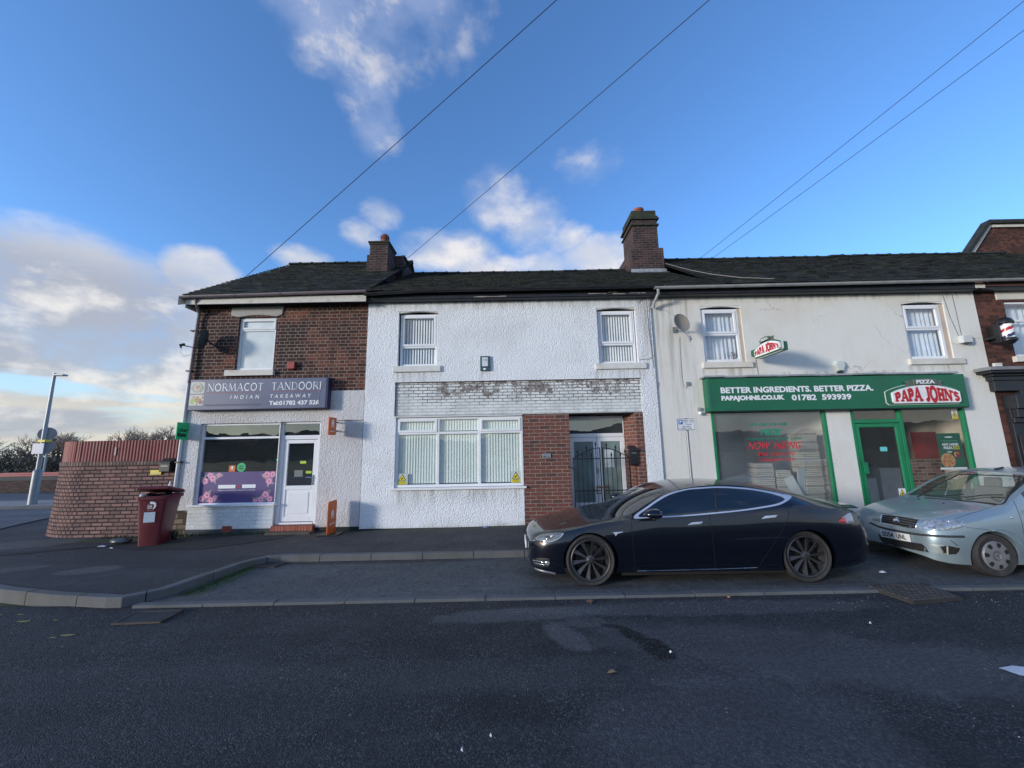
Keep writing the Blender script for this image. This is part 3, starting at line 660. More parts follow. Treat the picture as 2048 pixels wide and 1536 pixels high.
def chimney(T, x0, x1, y0, y1, z0, ztop, pot, cap=.05, shoulder=None, roofpart=None, potkind='plain', bands=(), sm=None):
    mb = MB(); mb.box(x0, x1, y0, y1, z0, ztop)
    c = T.part(mb, 'chimney', B_CHIM, bevel=.012)
    if shoulder:
        for (a, b, e, f_, zt) in shoulder:
            s = MB(); s.box(a, b, e, f_, z0, zt); T.part(s, 'chimney_shoulder', B_CHIM, under=c, bevel=.015)
    cp = MB()
    for (zb, zt, pr) in bands: cp.box(x0-pr, x1+pr, y0-pr, y1+pr, zb, zt)
    T.part(cp, 'chimney_cap', mat('mossy_coping', (.030, .034, .026), .9, var=.4, vs=6, bump=.6, bs=30, dirt=(.05, .07, .02), dirt_amt=.6, dirt_s=3), under=c, bevel=.012)
    px, py, pr, ph, zt = pot
    if potkind == 'slotted': prof = [(pr*1.02, 0), (pr*1.02, ph*.28), (pr*.88, ph*.34), (pr*.88, ph*.42), (pr*1.12, ph*.5), (pr*1.12, ph*.86), (pr*.8, ph), (pr*.6, ph), (pr*.6, ph*.6)]
    else: prof = [(pr*1.1, 0), (pr*1.0, ph*.2), (pr*.92, ph*.72), (pr*1.08, ph*.78), (pr*1.08, ph), (pr*.75, ph), (pr*.7, ph*.5)]
    p = MB(); p.lathe([(a, b+zt) for a, b in prof], (px, py, 0), n=20)
    if potkind == 'slotted':
        for k in range(14):
            t = 2*math.pi*k/14; p.obox((px+pr*1.13*math.cos(t), py+pr*1.13*math.sin(t), zt+ph*.68), (.012, .022, ph*.3), (0, 0, t), 1)
    T.part(p, 'chimney_pot', [M_TERRA, M_DARKIN], under=c, smooth=50)
    return c
def lead(T, under, x0, x1, y, z0, z1, roofslope):
    mb = MB(); mb.box(x0-.04, x1+.04, y-.012, y+.02, z0, z1)
    mb.quad((x0-.07, y-.20, z0-.20*roofslope+.05), (x1+.07, y-.20, z0-.20*roofslope+.05), (x1+.07, y-.012, z0+.05), (x0-.07, y-.012, z0+.05))
    T.part(mb, 'lead_flashing', M_LEAD, under=under)

def window(T, x0, x1, z0, z1, y, zt=None, fm=None, pane=None, fw=.06, mull=(), name='window', sash=(), dp=.07, lower_sash=False):
    """frame as the part, panes as sub-parts; sash = list of cells with an opening light (thicker frame)"""
    fm = fm or M_WHITEPVC; mb = MB()
    mb.box(x0, x1, y, y+dp, z0, z0+fw); mb.box(x0, x1, y, y+dp, z1-fw, z1)
    mb.box(x0, x0+fw, y+.001, y+dp-.001, z0+fw, z1-fw); mb.box(x1-fw, x1, y+.001, y+dp-.001, z0+fw, z1-fw)
    xs = [x0+fw]+[q for m_ in mull for q in (m_-fw*.55, m_+fw*.55)]+[x1-fw]
    for m_ in mull: mb.box(m_-fw*.55, m_+fw*.55, y+.002, y+dp-.002, z0+fw, z1-fw)
    cells = []
    for i in range(0, len(xs), 2):
        a, b = xs[i], xs[i+1]
        if zt: mb.box(a, b, y+.003, y+dp-.003, zt-fw*.5, zt+fw*.5); cells += [(a, b, z0+fw, zt-fw*.5), (a, b, zt+fw*.5, z1-fw)]
        else: cells.append((a, b, z0+fw, z1-fw))
    for i in sash:
        a, b, c, d = cells[i]; s = .042; e = y-.014
        mb.box(a-.012, b+.012, e, e+.05, c-.012, c+s); mb.box(a-.012, b+.012, e, e+.05, d-s, d+.012)
        mb.box(a-.012, a+s, e+.001, e+.049, c+s, d-s); mb.box(b-s, b+.012, e+.001, e+.049, c+s, d-s)
    o = T.part(mb, name, fm, bevel=.006)
    for (a, b, c, d) in cells:
        g = MB(); g.quad((a, y+.030, c), (b, y+.030, c), (b, y+.030, d), (a, y+.030, d))
        T.part(g, 'pane', pane or G_UP, under=o)
    return o, cells
def slats(T, under, x0, x1, z0, z1, y, n, ang, wd, m=None, name='vertical_blind', jitter=.03, step=None):
    mb = MB()
    for i in range(n):
        cx = x0+(x1-x0)*(i+.5)/n; t = ang+random.uniform(-jitter, jitter); dx, dy = wd/2*math.cos(t), wd/2*math.sin(t)
        k = 3
        pts = [(cx-dx+2*dx*q/k, y-dy+2*dy*q/k+.006*math.sin(math.pi*q/k)) for q in range(k+1)]
        mb.add([(p[0], p[1], z0+.02) for p in pts]+[(p[0], p[1], z1) for p in pts], [(q, q+1, q+k+2, q+k+1) for q in range(k)])
    return T.part(mb, name, m or M_BLIND, under=under, fixn=False)
def curtain(T, under, x0, x1, z0, z1, y, waves=9, amp=.025, m=None, name='net_curtain'):
    mb = MB(); n = waves*8
    for i in range(n+1):
        x = x0+(x1-x0)*i/n; d = amp*math.sin(i*math.pi*2/8+math.sin(i*.3)*.8)*(1+.3*math.sin(i*.17))
        mb.v += [(x, y+d*1.3, z0), (x, y+d, (z0+z1)/2), (x, y+d*.6, z1)]
    for i in range(n):
        for j in (0, 1): mb.f.append((i*3+j, i*3+3+j, i*3+4+j, i*3+1+j)); mb.m.append(0)
    return T.part(mb, name, m or M_CURTAIN, under=under, smooth=80, fixn=False)
def sill(T, x0, x1, z0, z1, y, proj=.07, m=None, under=None, name='sill'):
    mb = MB(); mb.box(x0, x1, y-proj, y+.05, z0, z1); return T.part(mb, name, m or M_STONE, under=under, bevel=.008)

# ------------------------------------------------------------------ house 1: brick end terrace with the takeaway
def house_takeaway():
    T = Thing('terraced_house', 'end terrace of old red brick over grey roughcast, holding the takeaway shop on the corner', 'house', (-5.6, 11, 0), 'terraced houses along the street')
    x0, x1 = -7.79, -3.52
    mb = MB(); wall_front(mb, x0, x1, 3.36, 5.72, [(-6.73, -5.80, 3.90, 5.25)], F, .12); shell(mb, x0, x1-.01, F, 17, 5.6)
    mb.add([(x0, 9.15, 5.6), (x0, 17, 5.6), (x0, 13.0, 8.5)], [(0, 1, 2)])
    T.part(mb, 'brick_wall', B_OLD)
    mb = MB(); wall_front(mb, -7.45, x1, .24, 3.36, [(-7.37, -5.48, .75, 2.63), (-5.485, -4.53, .24, 2.64)], F-.03, .14)
    mb.quad((-7.45, F-.03, 3.36), (x1, F-.03, 3.36), (x1, F+.01, 3.375), (-7.45, F+.01, 3.375))
    # thicker outer coat with a straight edge
    mb.quad((x0, F-.028, .66), (-7.45, F-.028, .66), (-7.45, F-.028, 3.36), (x0, F-.028, 3.36))
    mb.quad((x0, F-.028, .66), (x0, F+.1, .66), (x0, F+.1, 3.36), (x0, F-.028, 3.36))
    T.part(mb, 'roughcast_wall', R_GREY)
    mb = MB(); mb.box(-4.147, x1-.01, F-.036, F-.02, 2.640, 2.655); mb.box(-3.533, -3.521, F-.036, F-.02, .25, 3.3)
    T.part(mb, 'render_bead', mat('bead_shadow', (.12, .115, .11), .9))
    mb = MB(); mb.box(-7.45, -5.49, F-.045, F-.031, .24, .735); T.part(mb, 'painted_brick', B_WHITE2)
    mb = MB(); mb.box(x0, -7.45, F-.02, F+.2, .0, .66); T.part(mb, 'stone_plinth', B_STONE, bevel=.01)
    mb = MB(); mb.box(-7.45, -5.50, F-.060, F+.2, 0, .24); T.part(mb, 'plinth', mat('rendered_plinth', (.055, .065, .075), .9, var=.3, bump=.5, dirt=(.05, .06, .025), dirt_amt=.6))
    mb = MB(); mb.box(-4.52, x1, F-.02, F+.2, 0, .24); T.part(mb, 'brick_plinth', B_PLINTH)
    # roof
    rf = roof(T, -7.93, -3.50, 8.82, 5.72, 13.0, 8.58, 17.2, name='roof')
    gutter(T, -7.95, -3.47, 8.80, 5.68, 5.745, M_PLUM, brackets=1.08)
    mb = MB(); mb.box(-7.86, -3.50, 8.865, 8.885, 5.50, 5.665); mb.add([(-7.86, 8.86, 5.42), (-7.86, 8.86, 5.66), (-7.86, 9.4, 5.8), (-7.86, 9.4, 5.42)], [(0, 1, 2, 3)])
    T.part(mb, 'fascia', mat('cream_fascia', (.58, .57, .52), .6, dirt=(.25, .24, .2), dirt_amt=.5, dirt_s=3))
    mb = MB(); mb.quad((-7.86, 8.87, 5.52), (x1, 8.87, 5.52), (x1, F+.02, 5.54), (-7.86, F+.02, 5.54)); T.part(mb, 'soffit', M_BLACKP)
    mb = MB(); mb.add([(-7.95, 8.75, 5.66), (-7.95, 8.75, 5.45), (-7.95, 9.1, 5.62), (-7.95, 13.0, 8.3), (-7.95, 13.0, 8.5)], [(0, 1, 2, 3, 4)]); mb.add([(-7.93, 8.75, 5.66), (-7.93, 8.75, 5.45), (-7.93, 9.1, 5.62), (-7.93, 13.0, 8.3), (-7.93, 13.0, 8.5)], [(0, 1, 2, 3, 4)])
    T.part(mb, 'bargeboard', M_STONE)
    # chimney at the party wall
    c = chimney(T, -4.41, -3.83, 11.3, 12.0, 7.1, 8.42, (-4.05, 11.62, .115, .40, 8.45), shoulder=[(-4.50, -3.80, 11.32, 12.02, 8.02), (-4.46, -3.56, 12.02, 13.35, 8.34)], potkind='slotted', bands=[(8.40, 8.45, .05), (8.34, 8.40, .025)])
    lead(T, c, -4.45, -3.80, 11.28, 7.10, 7.28, .66)
    mb = MB(); mb.add([(-3.62, 12.0, 8.34), (-3.50, 12.0, 8.34), (-3.50, 13.5, 8.34), (-3.62, 13.5, 8.34), (-3.62, 12.0, 8.30), (-3.50, 12.0, 8.30), (-3.50, 13.5, 8.30), (-3.62, 13.5, 8.30)], [(0, 1, 2, 3), (4, 5, 6, 7), (0, 1, 5, 4)])
    T.part(mb, 'coping_slab', M_LEAD, under=c)
    # first floor window
    mb = MB(); pts = [(-6.93, 5.30), (-6.90, 5.285)]+[(-6.73+.93*i/8, 5.25+.045*math.sin(math.pi*i/8)) for i in range(9)]+[(-5.66, 5.30), (-5.64, 5.53), (-6.93, 5.51)]
    mb.prism(pts, F-.03, F+.06); T.part(mb, 'lintel', mat('grey_lintel', (.40, .39, .37), .85, var=.1, bump=.3, dirt=(.25, .23, .2), dirt_amt=.4), bevel=.012)
    wf, cells = window(T, -6.73, -5.80, 3.92, 5.25, F+.06, zt=4.93, pane=G_PALE, sash=(1,), fw=.055)
    sill(T, -6.92, -5.74, 3.765, 3.905, F, .075)
    curtain(T, wf, -6.68, -5.84, 3.95, 5.2, F+.30, waves=7, m=mat('frosty_curtain', (.55, .66, .68), .9))
    o = MB(); o.lathe([(.0, .17), (.045, .15), (.055, .10), (.03, .06), (.06, 0)], (-6.2, F+.2, 3.98), n=12); T.part(o, 'ornament', M_WHITE, under=wf, smooth=60)
    # shop window
    wf, cells = window(T, -7.37, -5.49, .75, 2.63, F+.03, zt=2.285, pane=G_SHOP, fw=.05); wf.name = 'shop_window'
    sill(T, -7.47, -5.46, .735, .775, F, .09, m=M_WHITEPVC)
    vin = MB(); a, b, c_, d = -7.31, -5.54, .79, 1.50; y = F+.055
    vin.quad((a, y, c_), (b, y, c_), (b, y, d), (a, y, d)); V = T.part(vin, 'window_vinyl', mat('purple_vinyl', (.085, .055, .19), .5, var=.05), under=wf)
    fl = MB(); lf = MB(); random.seed(3)
    spots = []; FM = [mat('flower_pink', (.62, .22, .40), .5), mat('flower_pale', (.78, .42, .56), .5), mat('flower_heart', (.30, .14, .13), .5)]
    for (fx, fz, r) in ((-7.20, 1.30, .085), (-7.10, 1.43, .07), (-7.02, 1.36, .09), (-6.88, 1.43, .06), (-7.24, .90, .08), (-7.12, .98, .09), (-7.02, .87, .075), (-6.93, .93, .06),
                        (-5.76, 1.42, .09), (-5.63, 1.43, .08), (-5.70, 1.27, .085), (-5.82, 1.40, .05), (-5.76, .97, .09), (-5.86, .86, .08), (-5.66, .87, .08), (-5.99, .84, .06)):
        for lay, (rr, mi, npt) in enumerate(((1.0, 0, 5), (.66, 1, 5), (.30, 2, 8))):
            pts = []
            for q in range(30):
                t = 2*math.pi*q/30+fx*9+lay; s = r*rr*(.80+.20*abs(math.sin(t*npt/2)))
                pts.append((min(max(fx+s*math.cos(t), a+.005), b-.005), y-.0015-.0008*lay-.0001*len(spots), min(max(fz+s*math.sin(t), c_+.005), d-.005)))
            fl.add(pts, [tuple(range(30))], mi)
        spots.append(1)
        if len(spots) % 4 == 0: T.part(fl, 'printed_flowers', FM, under=wf, fixn=False); fl = MB()
        for q in range(3):
            t = random.uniform(0, 6.28); L = r*1.7; px, pz_ = fx+L*math.cos(t), fz+L*math.sin(t)
            if a < px < b and c_ < pz_ < d:
                nx, nz = -math.sin(t)*.03, math.cos(t)*.03; mx, mz = fx+L*.6*math.cos(t), fz+L*.6*math.sin(t)
                lf.add([(fx, y-.001, fz), (mx+nx, y-.001, mz+nz), (px, y-.001, pz_), (mx-nx, y-.001, mz-nz)], [(0, 1, 2, 3)])
    T.part(lf, 'printed_leaves', mat('leaf_print', (.22, .34, .26), .5), under=wf, fixn=False)
    wr = MB(); wr.box(-6.875, -6.475, y-.006, y-.003, 1.125, 1.205); wr.box(-6.32, -6.005, y-.006, y-.003, 1.125, 1.205)
    text_fit(wr, 'FRESH AUTHENTIC INDIAN CUISINE', -6.87, -6.01, 1.07, 1.092, y-.004, bold=.01)
    T.part(wr, 'vinyl_lettering', M_SIGNW, under=wf, fixn=False)
    rd = MB(); rd.add([(-6.42, y-.004, 1.19), (-6.36, y-.004, 1.17), (-6.37, y-.004, 1.13), (-6.43, y-.004, 1.14)], [(0, 1, 2, 3)]); T.part(rd, 'red_motif', M_RED, under=wf)
    st = MB(); st.disc((-6.38, F+.054, 1.60), .105, 28); text_fit(st, 'Uber', -6.43, -6.33, 1.61, 1.645, F+.052, bold=.02, mi=1); text_fit(st, 'Eats', -6.43, -6.33, 1.555, 1.595, F+.052, bold=.03, mi=1)
    T.part(st, 'green_round_sticker', [mat('sticker_green', (.03, .42, .16), .5), M_BLACKPL], under=wf, fixn=False)
    st = MB(); st.quad((-6.67, F+.054, 1.505), (-6.52, F+.054, 1.505), (-6.52, F+.054, 1.645), (-6.67, F+.054, 1.645)); eats_logo(st, -6.595, 1.585, .045, F+.052, 1)
    T.part(st, 'orange_square_sticker', [M_ORANGE, M_SIGNW], under=wf, fixn=False)
    # door
    dm = MB(); dz0 = .30
    window(T, -5.485, -4.53, 2.27, 2.64, F+.03, pane=G_SHOP, fw=.05)[0].name = 'fanlight'
    dm.box(-5.485, -5.40, F+.03, F+.10, dz0, 2.27); dm.box(-4.615, -4.53, F+.03, F+.10, dz0, 2.27); dm.box(-5.40, -4.615, F+.031, F+.10, 2.225, 2.269); dm.box(-5.40, -4.615, F+.02, F+.11, dz0, dz0+.045)
    T.part(dm, 'door_frame', M_WHITEPVC, bevel=.006)
    d = MB(); y0, y1 = F+.045, F+.095
    for bx in ((-5.395, -5.30, .36, 2.215), (-4.70, -4.62, .36, 2.215), (-5.30, -4.70, 2.13, 2.215), (-5.30, -4.70, 1.07, 1.16), (-5.30, -4.70, .36, .47)): d.box(bx[0], bx[1], y0, y1, bx[2], bx[3])
    d.box(-5.30, -4.70, y0+.015, y1-.01, .47, 1.07); d.box(-5.24, -4.76, y0+.004, y1-.02, .53, 1.01)
    D = T.part(d, 'door', M_WHITEPVC, bevel=.008)
    g = MB(); g.quad((-5.30, y0+.02, 1.16), (-4.70, y0+.02, 1.16), (-4.70, y0+.02, 2.13), (-5.30, y0+.02, 2.13)); T.part(g, 'pane', G_SHOP, under=D)
    h = MB(); h.box(-4.685, -4.655, y0-.012, y0, 1.17, 1.40); h.tube([(-4.67, y0-.045, 1.34), (-4.82, y0-.045, 1.345)], .010); h.tube([(-4.67, y0, 1.34), (-4.67, y0-.045, 1.34)], .010); T.part(h, 'handle', M_CHROME, under=D, smooth=40)
    n = MB(); n.box(-5.01, -4.87, y0+.012, y0+.016, 1.66, 1.72); T.part(n, 'notice', mat('notice_lime', (.42, .62, .05), .6), under=D); n = MB(); n.box(-4.86, -4.73, y0+.012, y0+.016, 1.43, 1.49); T.part(n, 'notice', MATS['notice_lime'], under=D)
    n = MB(); n.box(-5.13, -4.93, y0+.012, y0+.016, 1.36, 1.51); T.part(n, 'faded_notice', mat('notice_grey', (.16, .18, .18), .6), under=D)
    s = MB(); s.box(-5.50, -4.55, F-.10, F+.02, .17, .295); T.part(s, 'step', brick('step_brick', (.30, .09, .06), (.38, .13, .09), (.12, .07, .06), bw=.065, rh=.3, off=0, ms=.008), bevel=.015)
    s = MB(); s.box(-5.50, -4.50, F-.30, F-.04, .02, .185); T.part(s, 'lower_step', mat('dirty_stone_step', (.085, .07, .055), .9, var=.3, vs=5, bump=.7, dirt=(.05, .06, .02), dirt_amt=.5), bevel=.02)
    a = MB(); a.box(-6.61, -6.40, F-.064, F-.02, .185, .305)
    for i in range(5):
        for j in range(3): a.box(-6.59+.04*i, -6.57+.04*i, F-.0655, F-.06, .20+.034*j, .215+.034*j, 1)
    T.part(a, 'air_brick', [mat('air_brick_red', (.36, .07, .035), .8), M_DARKIN])
    # what stands inside the shop
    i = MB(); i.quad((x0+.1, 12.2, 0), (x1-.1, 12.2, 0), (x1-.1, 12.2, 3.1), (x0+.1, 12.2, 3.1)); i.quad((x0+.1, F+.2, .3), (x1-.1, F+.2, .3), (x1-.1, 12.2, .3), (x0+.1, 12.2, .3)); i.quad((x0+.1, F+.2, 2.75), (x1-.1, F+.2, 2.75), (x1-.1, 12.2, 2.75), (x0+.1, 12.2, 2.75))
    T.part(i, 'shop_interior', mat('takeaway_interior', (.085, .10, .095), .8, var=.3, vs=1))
    i = MB(); i.box(-7.2, -4.9, 11.0, 11.5, .3, 1.3); i.box(-7.0, -6.2, 12.05, 12.15, 1.6, 2.1); i.box(-6.0, -5.3, 12.05, 12.15, 1.7, 2.3); T.part(i, 'counter', mat('counter_laminate', (.16, .17, .2), .4))
    i = MB(); i.box(-6.60, -6.44, 10.9, 10.94, 1.71, 1.735); i.box(-6.53, -6.51, 10.9, 10.94, 1.68, 1.77)
    m = bpy.data.materials.new('green_led'); m.use_nodes = True; b = m.node_tree.nodes['Principled BSDF']; b.inputs['Base Color'].default_value = (.0, .6, .2, 1); b.inputs['Emission Color'].default_value = (.02, 1, .3, 1); b.inputs['Emission Strength'].default_value = 1.2
    T.part(i, 'lit_green_sign', m)
def eats_logo(mb, x, z, s, y, mi=0, frame=None):
    """a small white house shape with a fork-like notch"""
    P = [(0, 1.15), (.30, .85), (.30, 1.0), (.48, 1.0), (.48, .62), (.72, .35), (.58, .30), (.5, -.75), (.2, -.75), (.17, -.1), (0, -.05), (-.17, -.1), (-.2, -.75), (-.5, -.75), (-.58, .30), (-.72, .35)]
    pts = [(x+p[0]*s, y, z+p[1]*s) for p in P]
    if frame: pts = [frame(*q) for q in pts]
    mb.add(pts, [tuple(range(len(P)))], mi)
house_takeaway()

# ------------------------------------------------------------------ house 2: white roughcast house
def house_white():
    T = Thing('terraced_house', 'middle terrace in white roughcast with a painted brick band and a gated doorway', 'house', (0, 11, 0), 'terraced houses along the street')
    x0, x1, y = -3.52, 3.455, F-.045
    P = (-2.785, 3.085, 2.72, 3.52)       # painted brick band
    W1 = (-2.76, -1.79, 3.93, 5.31); W2 = (2.12, 3.07, 3.91, 5.31)
    big = (-2.76, .235, 1.06, 2.72); pier = (.235, 3.085, -.1, 2.72)
    mb = MB(); wall_front(mb, x0, x1, .19, 5.8, [W1, W2, P, big, pier], y, .10)
    mb.quad((x0, y, .19), (x0, F+.05, .19), (x0, F+.05, 5.7), (x0, y, 5.7)); mb.quad((x1, y, .19), (x1, F+.05, .19), (x1, F+.05, 5.7), (x1, y, 5.7)); shell(mb, x0+.01, x1-.01, F, 17, 5.6)
    mb.quad((x0, y, .19), (.235, y, .19), (.235, F, .17), (x0, F, .17))
    T.part(mb, 'roughcast_wall', R_WHITE)
    mb = MB(); mb.quad((P[0], F-.02, P[2]), (P[1], F-.02, P[2]), (P[1], F-.02, P[3]), (P[0], F-.02, P[3])); mb.quad((P[0], F-.02, P[2]), (P[1], F-.02, P[2]), (P[1], F+.45, P[2]), (P[0], F+.45, P[2]))
    T.part(mb, 'painted_brick_band', B_WHITE)
    mb = MB(); mb.box(P[0]-.02, P[1]+.0, y-.012, F, 3.52, 3.535); mb.box(P[0]-.012, P[0], y-.01, F, 2.7, 3.53); T.part(mb, 'band_bead', mat('bead_dark', (.10, .09, .085), .8))
    mb = MB(); mb.box(x0, .235, F-.01, F+.2, 0, .21); T.part(mb, 'plinth', B_PLINTH)
    # red brick piers either side of the doorway
    mb = MB(); mb.box(.235, 1.33, F-.035, F+.5, .10, 2.715); T.part(mb, 'brick_pier', B_PIER)
    mb = MB(); mb.box(2.90, 3.085, F-.035, F+.5, .10, 2.715)
    mb.quad((2.90, F-.035, .1), (2.74, F+.45, .1), (2.74, F+.45, 2.715), (2.90, F-.035, 2.715))
    T.part(mb, 'brick_pier', B_PIER)
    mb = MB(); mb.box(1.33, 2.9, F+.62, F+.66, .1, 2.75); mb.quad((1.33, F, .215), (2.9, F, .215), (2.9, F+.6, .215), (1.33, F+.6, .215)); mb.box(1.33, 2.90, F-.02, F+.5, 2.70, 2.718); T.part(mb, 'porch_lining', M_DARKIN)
    # windows with vertical blinds
    for (w, zt) in ((W1, 4.42), (W2, 4.40)):
        mb = MB(); a, b = w[0], w[1]
        mb.prism([(a, w[3]-.055)]+[(a+(b-a)*i/8, w[3]+.004-.05+.045*math.sin(math.pi*i/8)) for i in range(9)]+[(b, w[3]-.055), (b, w[3]+.002), (a, w[3]+.002)], y+.012, F+.05); T.part(mb, 'window_head', M_STONE)
        wf, c = window(T, a+.03, b-.02, w[2], w[3]-.06, F+.035, zt=zt, fw=.058, sash=(1,), pane=G_UP)
        slats(T, wf, a+.09, b-.08, w[2]+.05, w[3]-.12, F+.12, 12, R(-30 if a > 0 else -18), .046 if a > 0 else .040, jitter=.012, m=mat('white_blind', (.82, .84, .84), .8))
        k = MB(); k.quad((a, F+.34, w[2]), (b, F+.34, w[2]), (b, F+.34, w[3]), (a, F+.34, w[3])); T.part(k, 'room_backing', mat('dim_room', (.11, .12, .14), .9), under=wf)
        sill(T, a-.10, b+.08 if a < 0 else b+.17, w[2]-.15, w[2]-.005, y, .05, m=mat('white_sill', (.66, .67, .64), .8, bump=.2, dirt=(.35, .34, .28), dirt_amt=.5, dirt_s=3))
    wf, c = window(T, -2.76, .235, 1.075, 2.69, F-.005, zt=2.315, fw=.06, mull=(-1.765, -.79), sash=(1, 5), pane=glass('blind_window_glass', refl=.13, film=.05)); wf.name = 'shop_window'
    for (a, b, z0, z1) in c: slats(T, wf, a, b, z0, z1, F+.07, 14, R(-9), (b-a)/14*1.10, jitter=.05, m=mat('cream_blind', (.78, .86, .82), .85, var=.05))
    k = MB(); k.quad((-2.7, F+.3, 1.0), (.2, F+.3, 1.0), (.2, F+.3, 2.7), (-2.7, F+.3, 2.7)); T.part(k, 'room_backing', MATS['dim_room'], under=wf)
    sill(T, -2.84, .29, 1.02, 1.07, y, .06, m=M_WHITE); mb = MB(); mb.box(-2.80, .23, F-.07, F-.0, 2.692, 2.712); T.part(mb, 'head_trim', M_WHITE)
    # recessed double door
    Y = F+.47
    df = MB(); df.box(1.33, 1.40, Y-.02, Y+.05, .24, 2.68); df.box(2.74, 2.83, Y-.02, Y+.05, .24, 2.68); df.box(1.40, 2.74, Y-.019, Y+.05, 2.58, 2.68); df.box(1.40, 2.74, Y-.018, Y+.05, 2.16, 2.25); df.box(1.4, 2.74, Y-.01, Y+.05, .22, .27)
    T.part(df, 'door_frame', M_WHITEPVC, bevel=.006)
    g = MB(); g.quad((1.40, Y+.02, 2.25), (2.74, Y+.02, 2.25), (2.74, Y+.02, 2.58), (1.40, Y+.02, 2.58)); T.part(g, 'fanlight', G_SHOP)
    mp = glass('frosted_door_glass', refl=.04, film=.9, fcol=(.22, .30, .30), rough=.3)
    for (a, b) in ((1.405, 2.065), (2.075, 2.735)):
        d = MB(); d.box(a, a+.09, Y, Y+.045, .28, 2.155); d.box(b-.09, b, Y, Y+.045, .28, 2.155); d.box(a+.09, b-.09, Y+.001, Y+.044, 2.05, 2.155); d.box(a+.09, b-.09, Y+.001, Y+.044, .28, .60)
        D = T.part(d, 'door', M_WHITEPVC, bevel=.006); g = MB(); g.quad((a+.09, Y+.02, .60), (b-.09, Y+.02, .60), (b-.09, Y+.02, 2.05), (a+.09, Y+.02, 2.05)); T.part(g, 'pane', mp, under=D)
        if a < 1.5: h = MB(); h.box(2.035, 2.06, Y-.02, Y, 1.28, 1.42); h.box(2.03, 2.065, Y-.035, Y-.02, 1.31, 1.37); T.part(h, 'handle', M_METAL, under=D)
        else:
            n = MB(); n.quad((2.24, Y-.0, 1.42), (2.47, Y-.0, 1.42), (2.47, Y-.0, 1.85), (2.24, Y-.0, 1.85)); T.part(n, 'notice', mat('paper_notice', (.55, .62, .66), .7), under=D)
    # eaves
    rf = roof(T, -3.50, 5.19, 8.82, 5.74, 13.0, 8.13, 17.2, sag=.03)
    gutter(T, -3.52, 3.50, 8.80, 5.72, 5.735, M_BLACKP, dip=lambda t: -.05*max(0, 1-t*5) )
    mb = MB(); mb.box(-3.52, 3.56, 8.93, 8.96, 5.56, 5.76); mb.box(-3.52, 3.46, 8.955, F, 5.53, 5.56); mb.box(-3.52, 3.46, 9.0, F, 5.585, 5.60)
    T.part(mb, 'fascia', M_BLACKP)
    mb = MB(); random.seed(11)
    for (a, b, z) in ((-.9, -.1, 5.585), (1.9, 2.35, 5.615), (2.5, 2.8, 5.60), (2.4, 2.6, 5.64), (2.9, 3.3, 5.61)):
        n = 7; mb.add([(a+(b-a)*i/n, 8.926, z-random.uniform(.002, .012)) for i in range(n+1)]+[(a+(b-a)*i/n, 8.926, z+random.uniform(.003, .018)) for i in range(n, -1, -1)], [tuple(range(2*n+2))])
    T.part(mb, 'flaked_paint', mat('flaked_primer', (.38, .33, .31), .9))
    c = chimney(T, 4.19, 5.04, 12.10, 13.2, 7.3, 9.62, (4.62, 12.6, .17, .36, 9.86), shoulder=[(4.10, 5.19, 12.104, 13.7, 8.50)], bands=[(9.30, 9.36, .05), (9.52, 9.58, .065), (9.58, 9.66, .035), (9.66, 9.88, -.01)])
    lead(T, c, 4.10, 5.19, 12.09, 7.58, 7.74, .57)
house_white()

